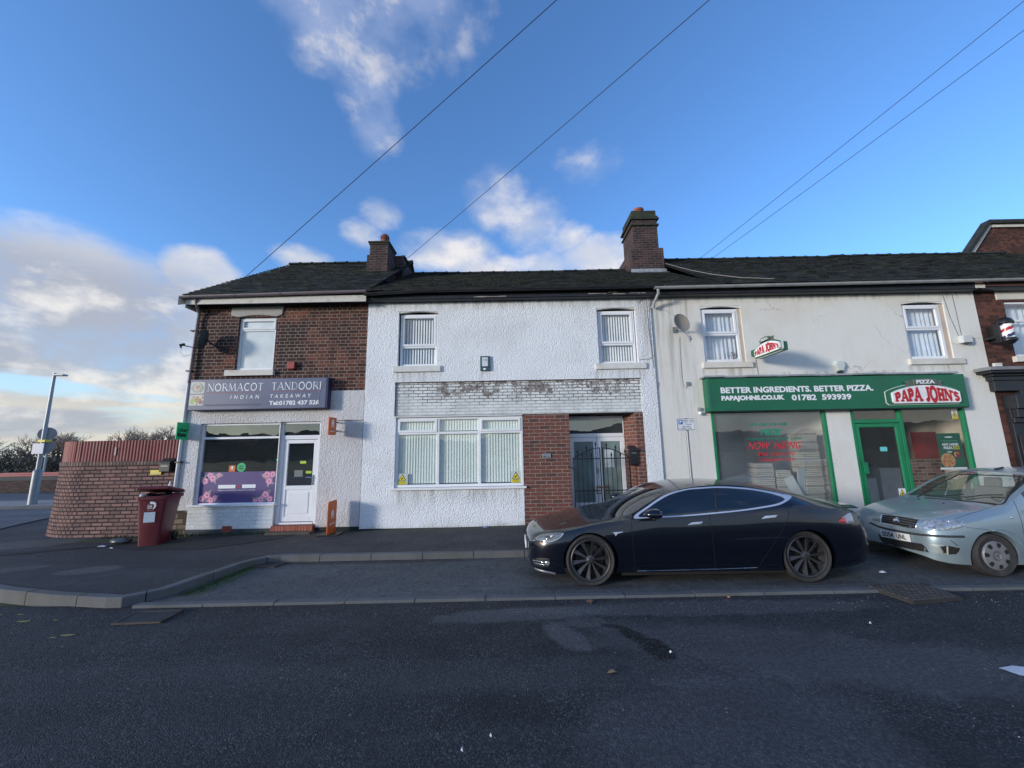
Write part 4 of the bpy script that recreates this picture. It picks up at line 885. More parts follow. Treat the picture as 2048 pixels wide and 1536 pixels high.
# ------------------------------------------------------------------ house 3: cream house with the pizza shop
def house_cream():
    T = Thing('terraced_house', 'long cream painted terrace with the green fronted pizza shop', 'house', (7.5, 11, 0), 'terraced houses along the street')
    x0, x1, y = 3.46, 11.53, F
    W1 = (4.70, 5.70, 3.895, 5.32); W2 = (9.69, 10.745, 3.885, 5.34)
    S1 = (4.70, 7.42, .50, 2.72); S2 = (8.00, 10.72, .33, 2.72)
    mb = MB(); wall_front(mb, x0, x1, .24, 5.8, [W1, W2, S1, S2], y, .13); shell(mb, x0+.01, x1-.01, F, 17, 5.6)
    T.part(mb, 'cream_wall', R_CREAM)
    mb = MB(); mb.box(x0, 8.0, F-.02, F+.2, 0, .26); mb.box(10.72, x1, F-.02, F+.2, 0, .30); mb.box(8.0, 10.72, F-.04, F+.3, 0, .335); T.part(mb, 'plinth', mat('grey_plinth', (.10, .105, .11), .9, bump=.5, dirt=(.05, .055, .04), dirt_amt=.5))
    for (w, zt) in ((W1, 4.60), (W2, 4.645)):
        a, b = w[0], w[1]; e = .05 if a > 9 else .02
        mb = MB(); mb.prism([(a, w[3]-.065)]+[(a+(b-a)*i/8, w[3]-.062+.05*math.sin(math.pi*i/8)) for i in range(9)]+[(b, w[3]-.065), (b, w[3]+.002), (a, w[3]+.002)], y+.01, F+.05); T.part(mb, 'window_head', R_CREAM)
        wf, c = window(T, a+.01, b-.06-e, w[2]+.01, w[3]-.075, F+.035, zt=zt, fw=.062, sash=(1,), pane=G_UP)
        mb = MB(); mb.box(b-.06-e, b, F+.03, F+.12, w[2], w[3]-.07); T.part(mb, 'cheek', mat('bare_cheek', (.52, .44, .36), .9, var=.1), under=wf)
        curtain(T, wf, a+.05, b-.1, w[2]+.05, w[3]-.1, F+.20, waves=8, amp=.022)
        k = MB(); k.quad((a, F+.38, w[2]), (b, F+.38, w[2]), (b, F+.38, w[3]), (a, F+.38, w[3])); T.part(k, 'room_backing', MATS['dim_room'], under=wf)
        sill(T, a-.08, b+(.12 if a < 9 else .19), w[2]-.145, w[2]-.005, y, .06, m=MATS['painted_stone'])
        if a < 9:
            p = MB(); random.seed(5)
            for q in range(26):
                t = random.uniform(0, 6.28); cx, cz = 5.47+random.uniform(-.05, .05), w[2]+.14+random.uniform(-.05, .1); r = random.uniform(.02, .05)
                p.add([(cx, F+.13, cz), (cx+r*math.cos(t), F+.12, cz+r*math.sin(t)), (cx+r*math.cos(t+.6), F+.14, cz+r*math.sin(t+.6))], [(0, 1, 2)])
            T.part(p, 'window_plant', mat('dry_plant', (.10, .10, .05), .8), under=wf)
    # left shop window
    fr = MB(); y0, y1 = F-.01, F+.08
    fr.box(4.70, 4.765, y0, y1, .5, 2.72); fr.box(7.355, 7.42, y0, y1, .5, 2.72); fr.box(4.765, 7.355, y0+.001, y1, 2.655, 2.719); fr.box(4.765, 7.355, y0+.001, y1, .5, .57)
    o = T.part(fr, 'shop_window', M_FRAMEGREEN, bevel=.008)
    g = MB(); g.quad((4.765, F+.04, .57), (7.355, F+.04, .57), (7.355, F+.04, 2.655), (4.765, F+.04, 2.655)); T.part(g, 'pane', G_PIZZA, under=o)
    L = MB(); yy = F+.034
    text_fit(L, 'GET ONE FOR OUR', 5.62, 6.52, 2.345, 2.405, yy, bold=.03, slant=.25)
    text_fit(L, 'PIZZE', 5.86, 6.34, 2.12, 2.26, yy, bold=.05, slant=.3); text_fit(L, 'WE DELIVER TO YOUR DOOR & HOME', 5.50, 6.82, 2.015, 2.06, yy, bold=.02, slant=.2)
    T.part(L, 'green_window_lettering', mat('lettering_green', (.02, .28, .17), .5), under=o, fixn=False)
    L = MB(); text_fit(L, 'NOW  HIRING', 5.54, 6.76, 1.795, 1.965, yy, bold=.015, slant=.35); T.part(L, 'red_window_lettering', mat('lettering_red', (.62, .035, .05), .5), under=o, fixn=False)
    L = MB(); 0 and text_fit(L, 'NOW  HIRING', 5.54, 6.76, 1.795, 1.965, yy, bold=.06, slant=.35); text_fit(L, 'EMAIL YOUR CV TO', 5.73, 6.60, 1.64, 1.725, yy, bold=.01, slant=.25); text_fit(L, 'JOBS@BIBP.CO.UK', 5.74, 6.60, 1.50, 1.585, yy, bold=.01, slant=.25)
    T.part(L, 'red_window_lettering', mat('lettering_red', (.62, .035, .05), .5), under=o, fixn=False)
    # doorway bay: door left, window right
    fr = MB(); fr.box(8.00, 8.065, y0, y1, .33, 2.72); fr.box(9.14, 9.22, y0, y1, .33, 2.72); fr.box(10.65, 10.72, y0, y1, .33, 2.72); fr.box(8.065, 9.14, y0+.001, y1, 2.655, 2.719); fr.box(9.22, 10.65, y0+.001, y1, 2.665, 2.719)
    fr.box(8.065, 9.14, y0+.001, y1, 2.36, 2.45); fr.box(9.22, 10.65, y0+.001, y1, .45, .52); fr.box(9.22, 10.65, y0+.01, y1, .33, .45)
    o = T.part(fr, 'shopfront_frame', M_FRAMEGREEN, bevel=.008)
    g = MB(); g.quad((9.22, F+.04, .52), (10.65, F+.04, .52), (10.65, F+.04, 2.665), (9.22, F+.04, 2.665)); g.quad((8.065, F+.04, 2.45), (9.14, F+.04, 2.45), (9.14, F+.04, 2.655), (8.065, F+.04, 2.655)); T.part(g, 'pane', glass('clear_shop_glass', refl=.10, film=.06, fcol=(.35, .36, .35)), under=o)
    d = MB(); dy0, dy1 = F+.0, F+.055
    d.box(8.075, 8.165, dy0, dy1, .36, 2.35); d.box(9.03, 9.13, dy0, dy1, .36, 2.35); d.box(8.165, 9.03, dy0+.001, dy1, 2.26, 2.35); d.box(8.165, 9.03, dy0+.001, dy1, .36, .52)
    D = T.part(d, 'door', M_FRAMEGREEN, bevel=.008)
    g = MB(); g.quad((8.165, F+.03, .52), (9.03, F+.03, .52), (9.03, F+.03, 2.26), (8.165, F+.03, 2.26)); T.part(g, 'pane', glass('clear_shop_glass'), under=D)
    h = MB(); h.box(8.10, 8.19, dy0-.05, dy0-.03, 1.20, 1.46); h.box(8.12, 8.16, dy0-.03, dy0, 1.24, 1.28); h.box(8.12, 8.16, dy0-.03, dy0, 1.38, 1.42); T.part(h, 'handle', M_FRAMEGREEN, under=D)
    n = MB(); n.box(8.60, 8.76, F+.022, F+.026, 1.70, 1.80); T.part(n, 'door_sticker', mat('sticker_cyan', (.15, .62, .62), .5), under=D)
    st = MB(); st.box(7.98, 9.2, F-.32, F-.0, .05, .30); T.part(st, 'step', M_KERB, bevel=.015)
    # inside of the shop
    i = MB(); i.quad((x0+.1, 13.2, 0), (x1-.1, 13.2, 0), (x1-.1, 13.2, 3.1), (x0+.1, 13.2, 3.1)); i.quad((x0+.1, F+.2, 2.9), (x1-.1, F+.2, 2.9), (x1-.1, 13.2, 2.9), (x0+.1, 13.2, 2.9))
    i.quad((x1-.1, F+.15, .3), (x1-.1, 13.2, .3), (x1-.1, 13.2, 3), (x1-.1, F+.15, 3)); i.quad((x0+.1, F+.15, .3), (x0+.1, 13.2, .3), (x0+.1, 13.2, 3), (x0+.1, F+.15, 3))
    T.part(i, 'shop_interior', mat('shop_wall_paint', (.72, .70, .66), .8, var=.1, vs=1))
    i = MB(); i.quad((x0+.1, F+.15, .3), (x1-.1, F+.15, .3), (x1-.1, 13.2, .3), (x0+.1, 13.2, .3)); T.part(i, 'shop_floor', mat('floor_tiles', (.30, .30, .29), .5))
    i = MB(); i.box(7.9, 10.6, 12.0, 12.1, .3, 2.9); T.part(i, 'dark_back_wall', mat('menu_wall', (.05, .055, .065), .6))
    i = MB(); i.box(7.75, 7.83, F+.2, 13.1, .3, 2.88); T.part(i, 'partition', MATS['shop_wall_paint'])
    i = MB(); i.box(10.55, 11.34, 10.40, 10.5, .3, 1.45); T.part(i, 'brick_counter', B_INSIDE)
    i = MB(); i.box(9.75, 10.30, 10.52, 11.2, .3, 1.22); i.box(9.35, 9.70, 10.6, 11.0, .3, .95); T.part(i, 'white_counter', mat('white_counter', (.60, .60, .58), .5))
    i = MB(); i.box(10.72, 11.34, 10.44, 10.5, 1.452, 2.15); T.part(i, 'red_panel', mat('dark_red_panel', (.24, .012, .02), .5))
    i = MB(); i.box(11.35, 11.42, F+.25, 11.9, .3, 2.9); T.part(i, 'side_wall', mat('cream_inside', (.58, .52, .44), .8))
    # eaves
    roof(T, 5.19, 11.55, 8.82, 5.76, 13.0, 8.47, 17.2)
    gutter(T, 3.47, 14.5, 8.80, 5.70, 5.755, M_GREYPL, brackets=.98)
    mb = MB(); mb.box(3.565, 11.35, 8.93, 8.96, 5.57, 5.76); mb.box(3.47, 11.45, 8.955, F, 5.55, 5.57); T.part(mb, 'fascia', M_BLACKP)
    mb = MB(); mb.box(11.35, 11.58, 8.92, 8.95, 5.58, 5.68); T.part(mb, 'fascia_end', M_STONE)
    dp = MB(); dp.tube([(3.56, 8.80, 5.64), (3.56, 8.80, 5.54), (3.52, 9.0, 5.38), (3.50, 9.06, 5.28)], .035, 12)
    dp.tube([(3.512, 9.03, 5.33), (3.50, 9.06, 5.27)], .043, 12); T.part(dp, 'broken_downpipe', M_GREYPL, smooth=40)
    return T
house_cream()

def house_barber():
    T = Thing('terraced_house', 'dark red brick house with the black barber shopfront at the far right', 'house', (14, 11, 0), 'terraced houses along the street')
    x0, x1 = 11.53, 18
    W = (12.25, 13.7, 3.90, 5.31)
    mb = MB(); wall_front(mb, x0, x1, 0, 5.8, [W, (12.3, 15, .9, 3.1)], F+.01, .12); shell(mb, x0+.01, x1, F, 17, 5.6); T.part(mb, 'brick_wall', B_BARBER)
    wf, c = window(T, W[0], W[1], W[2], W[3], F+.06, zt=4.82, fw=.06, pane=G_UP, mull=(13.1,))
    curtain(T, wf, W[0]+.05, W[1]-.05, W[2]+.05, W[3]-.05, F+.3, waves=9)
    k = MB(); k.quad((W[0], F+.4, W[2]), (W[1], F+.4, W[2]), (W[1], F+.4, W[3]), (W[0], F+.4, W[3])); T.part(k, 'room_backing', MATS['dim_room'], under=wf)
    sill(T, W[0]-.10, W[1]+.1, 3.76, 3.90, F, .07); mb = MB(); mb.box(12.08, 14.0, F-.02, F+.1, 5.345, 5.60); T.part(mb, 'lintel', M_STONE, bevel=.01)
    roof(T, 11.56, 17.8, 8.82, 5.77, 13.0, 8.50, 17.2)
    mb = MB(); mb.box(11.6, 17.8, 8.93, 8.96, 5.62, 5.76); T.part(mb, 'fascia', mat('brown_fascia', (.13, .06, .05), .6))
    mb = MB(); mb.box(11.55, 17.8, 8.96, F, 5.55, 5.62); T.part(mb, 'soffit', M_BLACKP)
    # black shopfront
    mb = MB(); mb.box(11.42, 16, F-.12, F, 3.05, 3.45)
    for k, (z0, z1, pr, ex) in enumerate(((3.40, 3.46, .20, .10), (3.46, 3.52, .30, .25), (3.30, 3.40, .15, .05))): mb.box(11.42-ex, 16, F-pr, F+.001*k, z0, z1)
    T.part(mb, 'cornice', M_BLACKP, bevel=.012)
    mb = MB(); mb.box(11.10, 16, F-.36, F-.02, 3.52, 3.60); T.part(mb, 'cornice_lead', mat('grey_slab', (.20, .21, .22), .8, var=.2, vs=4, bump=.4), bevel=.012)
    mb = MB(); mb.box(11.68, 11.98, F-.10, F, .1, 2.95); mb.box(11.74, 11.92, F-.125, F-.10, .9, 2.0); mb.box(11.66, 12.02, F-.16, F, 2.30, 2.42); mb.box(11.70, 11.98, F-.22, F, 2.42, 2.62); mb.box(11.66, 12.02, F-.28, F, 2.62, 2.95); mb.box(11.64, 12.04, F-.14, F, .1, .5)
    T.part(mb, 'pilaster', M_BLACKP, bevel=.015)
    mb = MB(); mb.box(12.0, 16, F-.13, F, 2.62, 3.06); mb.box(12.0, 16, F-.05, F, .1, 1.0); mb.box(12.3, 12.36, F-.04, F+.04, 1.0, 2.62); T.part(mb, 'shopfront', M_BLACKP, bevel=.008)
    sgn = MB(); yy = F-.136; cx, cz = 12.32, 2.93
    sgn.add([(cx-.17, yy, cz+.10), (cx-.04, yy, cz+.05), (cx-.04, yy, cz+.01), (cx-.17, yy, cz-.04)], [(0, 1, 2, 3)]); sgn.add([(cx+.17, yy, cz+.10), (cx+.04, yy, cz+.05), (cx+.04, yy, cz+.01), (cx+.17, yy, cz-.04)], [(0, 1, 2, 3)]); sgn.add([(cx-.03, yy, cz+.06), (cx+.03, yy, cz+.06), (cx+.03, yy, cz), (cx-.03, yy, cz)], [(0, 1, 2, 3)])
    sgn.add([(cx-.16, yy, cz-.10), (cx-.10, yy, cz-.08), (cx, yy, cz-.22), (cx+.18, yy, cz-.02), (cx+.21, yy, cz-.06), (cx+.01, yy, cz-.29)], [(0, 1, 2, 3, 4, 5)])
    T.part(sgn, 'bow_tie_emblem', M_SIGNW, fixn=False)
    mb = MB(); mb.box(12.02, 13.5, F-.03, F-.01, 2.50, 2.62); mb.box(12.02, 13.5, F-.03, F-.01, 2.15, 2.24); T.part(mb, 'white_shutter_bars', M_SIGNW)
    mb = MB(); mb.box(12.05, 13.5, F-.025, F-.012, 1.82, 1.98); T.part(mb, 'red_sign_strip', M_RED)
    mb = MB(); mb.quad((12.0, F-.015, .9), (15, F-.015, .9), (15, F-.015, 2.6), (12.0, F-.015, 2.6)); T.part(mb, 'dark_pane', G_DARK)
    mb = MB(); mb.quad((12.0, F+.3, .5), (15, F+.3, .5), (15, F+.3, 2.9), (12.0, F+.3, 2.9)); T.part(mb, 'shop_interior', M_DARKIN)
    mb = MB(); mb.box(11.62, 11.80, F-.05, F, 3.66, 3.74); T.part(mb, 'cream_vent', M_STONE)
house_barber()

def house_gable():
    T = Thing('gabled_house', 'taller brick house with a white edged gable rising behind the roofs at right', 'house', (25, 18, 0))
    P = [(21.3, 9.95), (23.15, 12.0), (27.2, 12.0), (29, 9.95)]
    mb = MB(); mb.prism([(21.4, 0), (21.4, 9.9)]+P+[(28.9, 9.9), (28.9, 0)], 17.22, 17.34); T.part(mb, 'brick_wall', B_BARBER)
    rb = MB(); E_ = [(21.0, 9.70), (23.05, 12.10), (27.3, 12.10), (29.2, 9.70)]; I = [(21.25, 9.62), (23.15, 11.95), (27.2, 11.95), (29.0, 9.62)]
    for k in range(3): a, b, c, d = E_[k], E_[k+1], I[k+1], I[k]; rb.prism([a, b, c, d], 17.12, 17.2)
    T.part(rb, 'bargeboard', M_STONE)
    rf = MB(); O = [(20.85, 9.70), (23.0, 12.28), (27.35, 12.28), (29.4, 9.70)]
    for k in range(3): rf.prism([O[k], O[k+1], E_[k+1], E_[k]], 17.0, 17.36)
    T.part(rf, 'roof', M_TILE)
house_gable()

# ------------------------------------------------------------------ signs and fittings on the fronts
def takeaway_sign():
    T = Thing('fascia_sign', 'long grey-purple box sign with thin white serif lettering above the takeaway window', 'sign', (-5.95, 9.0, 2.93))
    x0, x1, z0, z1, y0 = -7.59, -4.33, 2.935, 3.665, F-.20
    mb = MB(); mb.box(x0, x1, y0, F, z0, z1); T.part(mb, 'sign_box', mat('sign_navy', (.022, .025, .075), .4, var=.1), bevel=.006)
    mb = MB(); mb.box(x0+.012, x1-.045, y0-.006, y0-.001, z0+.012, z1-.012); T.part(mb, 'sign_face', mat('sign_lilac', (.118, .135, .215), .35, var=.08, vs=1.2, dirt=(.16, .15, .20), dirt_amt=.3))
    y = y0-.009
    LW = mat('lettering_white', (.78, .82, .84), .4, var=.03)
    for (w_, a, b, z) in (('NORMACOT', -7.165, -5.85, 3.375), ('TANDOORI', -5.665, -4.48, 3.38)):
        L = MB(); stroke_text(L, w_, a, b, lambda u: (z, z+.18), y, thin=.05, thick=.12, serif=.12, serif_t=.04); T.part(L, 'lettering', LW, fixn=False)
    L = MB()
    text_fit(L, 'I N D I A N', -6.60, -5.94, 3.185, 3.27, y, bold=.012, slant=.1, spacing=1.2); T.part(L, 'lettering', LW, fixn=False); L = MB(); text_fit(L, 'T A K E A W A Y', -5.68, -4.72, 3.19, 3.275, y, bold=.012, slant=.1, spacing=1.1); T.part(L, 'lettering', LW, fixn=False); L = MB()
    text_fit(L, 'Tel:01782 437 526', -5.69, -4.52, 3.02, 3.125, y, bold=.035)
    T.part(L, 'lettering', mat('lettering_white', (.78, .82, .84), .4, var=.03), fixn=False)
    L = MB(); text_fit(L, 'www.normacottandoori.com', -7.20, -5.88, 3.02, 3.09, y, bold=.01); T.part(L, 'faded_web_address', mat('faded_letters', (.07, .075, .13), .5), fixn=False)
    L = MB(); L.box(-7.17, -5.87, y-.001, y, 3.335, 3.343); L.box(-5.68, -4.53, y-.001, y, 3.337, 3.345); T.part(L, 'red_rule', mat('rule_red', (.35, .03, .05), .5))
    L = MB(); L.tube([(-4.395, y+.004, 3.60), (-4.45, y+.004, 3.46), (-4.50, y+.004, 3.40), (-4.53, y+.004, 3.22), (-4.53, y+.004, 3.06), (-4.58, y+.004, 2.98)], .007, 5); T.part(L, 'crack', M_BLACKP)
    for k, (za, zb) in enumerate(((3.325, 3.60), (3.045, 3.30))):
        p = MB(); cx, cz = -7.40-.0*k, (za+zb)/2; w_, h = .165, (zb-za)/2; r = .03
        pts = []
        for (sx, sz, a0) in ((1, 1, 0), (-1, 1, 90), (-1, -1, 180), (1, -1, 270)): pts += [(cx+sx*(w_-r)+r*math.cos(R(a0+q*30)), y+.001, cz+sz*(h-r)+r*math.sin(R(a0+q*30))) for q in range(4)]
        p.add(pts, [tuple(range(len(pts)))], 0)
        if k == 0:
            p.add([(cx+.155*math.cos(R(60*q)), y-.001, cz+.12*math.sin(R(60*q))) for q in range(6)], [tuple(range(6))], 1)
            p.disc((cx, y-.002, cz), .095, 24, mi=0); p.disc((cx, y-.003, cz), .075, 24, mi=2); p.disc((cx, y-.004, cz), .065, 24, mi=0, rx=.068); p.disc((cx, y-.005, cz+.01), .042, 16, mi=3, rx=.05)
        else:
            for (dx, dz, rr, mi) in ((-.08, -.03, .075, 4), (.03, .02, .08, 3), (.10, -.05, .055, 2), (-.02, -.08, .05, 5), (.10, .07, .05, 5), (-.10, .08, .04, 5)): p.disc((cx+dx, y-.002-.0007*mi-.0002*abs(dx), cz+dz), rr*.85, 16, mi=mi)
        T.part(p, 'food_picture', [mat('photo_pale', (.50, .52, .48), .4), mat('photo_grey', (.26, .27, .25), .4), mat('photo_brown', (.22, .13, .07), .4), mat('photo_curry', (.40, .20, .12), .4), mat('photo_green', (.28, .42, .12), .4), mat('photo_cream', (.55, .50, .40), .4)], fixn=False)
takeaway_sign()

def proj_sign(label, x, y0, y1, z0, z1, m, cat='sign', name='hanging_sign', art=None, t=.02, corner=.0, bracket=None, group=None):
    """board standing out from the wall, its faces looking along the street"""
    T = Thing(name, label, cat, (x, y1, z0), group)
    mb = MB(); pts = []
    c = corner or .01
    for (sy, sz, a0) in ((1, 1, 0), (-1, 1, 90), (-1, -1, 180), (1, -1, 270)):
        cy, cz, hy, hz = (y0+y1)/2, (z0+z1)/2, (y1-y0)/2, (z1-z0)/2
        pts += [(cy+sy*(hy-c)+c*math.cos(R(a0+q*30)), cz+sz*(hz-c)+c*math.sin(R(a0+q*30))) for q in range(4)]
    mb.prism(pts, x-t/2, x+t/2, plane='yz'); T.part(mb, 'board', m, bevel=.002)
    if art: art(T, x, t)
    if bracket: b = MB(); [b.box(x-.012, x+.012, y1, F-.02, z_-.012, z_+.012) for z_ in bracket]; T.part(b, 'bracket', M_IRON)
    return T
def art_eats(T, x, t):
    fr = lambda a, b, c: (x+t/2+.002, 8.88+(a-0)*.30, c)     # seen from the right of the sign: +y runs away from us
    L = MB()
    text_fit(L, 'Uber', .12, .88, 2.44, 2.525, 0, bold=.03, frame=lambda a, b, c: (x+t/2+.002, 8.80+a*.33, c))
    text_fit(L, 'Eats', .10, .80, 2.325, 2.42, 0, bold=.07, frame=lambda a, b, c: (x+t/2+.002, 8.80+a*.33, c))
    text_fit(L, 'order with', .32, .70, 2.575, 2.59, 0, frame=lambda a, b, c: (x+t/2+.002, 8.80+a*.33, c))
    T.part(L, 'lettering', M_BLACKPL, fixn=False)
proj_sign('green square food delivery sign sticking out at the house corner', -7.66, 8.80, 9.13, 2.262, 2.655, mat('delivery_green', (.015, .55, .20), .45, var=.05), art=art_eats, bracket=None)
def art_just(zc, zt, x_, sc, ymid):
    def f(T, x, t):
        L = MB(); fr = lambda a, b, c: (x+t/2+.002, ymid+a, c)
        # only the face towards the street's right side is seen
        eats_logo(L, 0, zc, sc, 0, 0, frame=fr)
        text_fit(L, 'JUST EAT', -sc*1.25, sc*1.25, zt-.022, zt+.022, 0, bold=.05, frame=fr)
        T.part(L, 'logo_lettering', M_SIGNW, fixn=False)
        e = MB(); e.box(x-t/2-.003, x-t/2-.001, ymid-.14, ymid+.14, zt-.03, zc+.1); 
    return f
# both orange boards stand square to the wall with their right-hand face towards the photographer
proj_sign('orange rectangular delivery sign fixed to the wall above right of the takeaway door', -4.13, 8.66, 9.02, 2.30, 2.70, M_ORANGE, art=art_just(2.545, 2.375, 0, .105, 8.84), corner=.012, bracket=(2.40, 2.60))
def floor_flag():
    T = proj_sign('tall rounded orange delivery board standing on the pavement beside the takeaway step', -4.0, 8.58, 8.98, .17, .86, M_ORANGE, name='pavement_sign', art=art_just(.56, .37, 0, .095, 8.78), corner=.05)
    b = MB(); b.box(-4.22, -3.78, 8.62, 8.96, .145, .175); T.part(b, 'rubber_base', M_BLACKPL, bevel=.01)
floor_flag()

def pizza_sign():
    T = Thing('fascia_sign', 'wide green fascia sign with white lettering over the pizza shop', 'sign', (7.6, 9.0, 2.68), 'pizza shop signs')
    x0, x1, z0, z1, y0 = 4.575, 10.64, 2.69, 3.465, F-.20
    mb = MB(); mb.box(x0, x1, y0, F, z0, z1); T.part(mb, 'sign_board', M_GREEN, bevel=.006)
    mb = MB(); mb.box(x0-.002, x0+.06, y0-.008, y0-.001, z0, z1); T.part(mb, 'edge_strip', mat('edge_green', (.02, .17, .09), .4))
    mb = MB(); random.seed(2); n = 24; xs = [x0-.07+(x1-x0-.10)*i/n for i in range(n+1)]
    for i in range(n): dz = random.uniform(-.006, .008); mb.box(xs[i], xs[i+1]-.001, y0-.05, F, z1+.012+dz, z1+.055+dz)
    T.part(mb, 'lead_cover', M_LEAD, bevel=.004)
    mb = MB(); mb.box(x0, x1, y0+.02, F, z0-.02, z0-.001); T.part(mb, 'underside', M_BLACKP)
    y = y0-.004; L = MB()
    for a in (('BETTER INGREDIENTS. BETTER PIZZA.', 4.885, 8.46, 3.105, 3.247, y, .042), ('PAPAJOHNS.CO.UK', 4.885, 6.36, 2.902, 3.048, y, .06), ('01782  593939', 6.525, 7.92, 2.905, 3.044, y, .04)):
        L = MB(); text_fit(L, *a); T.part(L, 'lettering', M_SIGNW, fixn=False)
    logo(T, 8.70, 10.42, 2.755, 3.40, y0-.012)
def logo(T, x0, x1, z0, z1, y, frame=None, depth=.10):
    W_, Hh_ = x1-x0, z1-z0
    fr = frame or (lambda a, b, c: (a, b, c))
    def arch(a, b, zb, sh, rise, yy, n=20, r=.05):
        top = [(a+(b-a)*i/n, yy, sh+rise*math.sin(math.pi*i/n)**.8) for i in range(n+1)]
        return [(a+r, yy, zb)]+[(a, yy, zb+r)]+top+[(b, yy, zb+r), (b-r, yy, zb)]
    def solid(mb, pts, d, mi=0):
        n = len(pts); f = [fr(*p) for p in pts]; k = [fr(p[0], p[1]+d, p[2]) for p in pts]
        mb.add(f+k, [tuple(range(n))]+[(i, (i+1) % n, n+(i+1) % n, n+i) for i in range(n)]+[tuple(range(2*n-1, n-1, -1))], mi)
    zb, sh, rise = z0, z0+Hh_*.49, Hh_*.27
    mb = MB(); solid(mb, arch(x0, x1, zb, sh, rise+.015, y), depth*.3); B = T.part(mb, 'logo_plate', mat('logo_rim', (.62, .66, .62), .4))
    mb = MB(); solid(mb, arch(x0+.015, x1-.015, zb+.012, sh-.005, rise+.008, y-.012), .012); T.part(mb, 'logo_green', M_GREEN, under=B)
    mb = MB(); solid(mb, arch(x0+W_*.075, x1-.02, zb+.035, sh-.03, rise-.005, y-.05, r=.04), .038); T.part(mb, 'logo_face', mat('logo_white', (.80, .78, .80), .35), under=B)
    # red slab lettering following the arch
    a, b = x0+W_*.10, x1-W_*.035; lo = zb+.075
    def warp(u): return (lo-.0, sh-.10+(rise+.02)*math.sin(math.pi*(.06+.90*u))**.8)
    L = MB(); stroke_text(L, "PAPA JOHN'S", a, b, warp, y-.056, thin=.2, thick=.31, serif=.24, serif_t=.17, gap=.05, frame=frame, dy=-.0012); T.part(L, 'logo_lettering', M_RED, under=B, fixn=False)
    # ribbon above
    cx = x0+W_*.535; rz = sh+rise*.80; rw = W_*.155; rh = Hh_*.20
    mb = MB()
    for s in (-1, 1): solid(mb, [(cx+s*rw*.8, y-.03, rz-.04), (cx+s*rw*1.75, y-.03, rz-.06), (cx+s*rw*1.5, y-.03, rz+rh*.35), (cx+s*rw*1.75, y-.03, rz+rh*.75), (cx+s*rw*.8, y-.03, rz+rh*.95)], .02)
    top = [(cx-rw+2*rw*i/10, y-.07, rz+rh+.02*math.sin(math.pi*i/10)) for i in range(11)]
    solid(mb, [(cx-rw, y-.07, rz)]+top+[(cx+rw, y-.07, rz)]+[(cx+rw-2*rw*i/10, y-.07, rz+.02*math.sin(math.pi*i/10)) for i in range(1, 10)], .03)
    T.part(mb, 'logo_ribbon', mat('ribbon_green', (.10, .13, .11), .4), under=B)
    L = MB(); stroke_text(L, 'PIIIA', cx-rw*.82, cx+rw*.82, lambda u: (rz+.03, rz+rh-.02), y-.074, frame=frame) if False else text_fit(L, 'PIZZA', cx-rw*.80, cx+rw*.80, rz+.028, rz+rh-.012, y-.074, bold=.04, frame=frame)
    T.part(L, 'ribbon_lettering', M_SIGNW, under=B, fixn=False)
pizza_sign()
def hanging_pizza_sign():
    T = Thing('hanging_sign', 'small green and red double-sided logo sign hanging out between the cream upper windows', 'sign', (6.0, 8.7, 3.84), 'pizza shop signs')
    # stands square to the wall: local x runs from the wall towards the street... seen from its left side
    X = 5.86
    def frame(a, b, c): # a 0..1.0 along the board (from street end to wall end), b depth off the face, c height
        return (X+b, 8.98-a, c)
    ybase = -.055
    logo(T, .0, .95, 3.90, 4.34, ybase, frame=frame, depth=.12)
    mb = MB()
    def arch(a, b, zb, sh, rise, n=16): return [(a, zb)]+[(a+(b-a)*i/n, sh+rise*math.sin(math.pi*i/n)) for i in range(n+1)]+[(b, zb)]
    P = arch(.02, .78, 3.91, 4.10, .10); mb.prism([(8.98-p[0]*1.18, p[1]) for p in P], X-.07, X+.09, plane='yz'); T.part(mb, 'sign_body', M_GREEN, bevel=.01)
    mb = MB(); mb.box(X-.03, X+.05, 8.90, F, 4.02, 4.16); T.part(mb, 'arm', M_GREEN)
hanging_pizza_sign()

def parking_sign():
    T = Thing('parking_sign', 'small white parking restriction plate with blue P on a grey post before the cream wall', 'sign', (3.745, 8.38, .15))
    mb = MB(); mb.box(3.525, 3.895, 8.285, 8.30, 2.245, 2.490); T.part(mb, 'plate', mat('plate_edge', (.06, .08, .16), .4), bevel=.006)
    mb = MB(); mb.box(3.535, 3.885, 8.280, 8.2845, 2.255, 2.480); T.part(mb, 'plate_face', mat('plate_white', (.66, .70, .74), .4))
    y = 8.2785; L = MB(); L.quad((3.55, y, 2.37), (3.635, y, 2.37), (3.635, y, 2.465), (3.55, y, 2.465), 0)
    text_fit(L, 'P', 3.572, 3.617, 2.385, 2.452, y-.001, bold=.04, mi=1); T.part(L, 'blue_panel', [mat('sign_blue', (.01, .09, .42), .4), M_SIGNW], fixn=False)
    L = MB()
    for (s, a, b, z) in (('Mon - Sat', 3.66, 3.87, 2.437), ('8 am - 6 pm', 3.65, 3.87, 2.402), ('2 hours', 3.69, 3.83, 2.360), ('No return', 3.63, 3.80, 2.312), ('within 1 hour', 3.60, 3.83, 2.275)): text_fit(L, s, a, b, z, z+.024, y, bold=.02)
    T.part(L, 'lettering', M_BLACKPL, fixn=False)
    mb = MB(); mb.tube([(3.745, 8.34, .14), (3.745, 8.34, 2.47)], .03, 14); T.part(mb, 'post', M_METAL, smooth=40)
    mb = MB(); mb.lathe([(.034, 0), (.034, .02), (.02, .03), (0, .032)], (3.745, 8.34, 2.47), n=14); T.part(mb, 'cap', M_BLACKPL, smooth=40)
parking_sign()

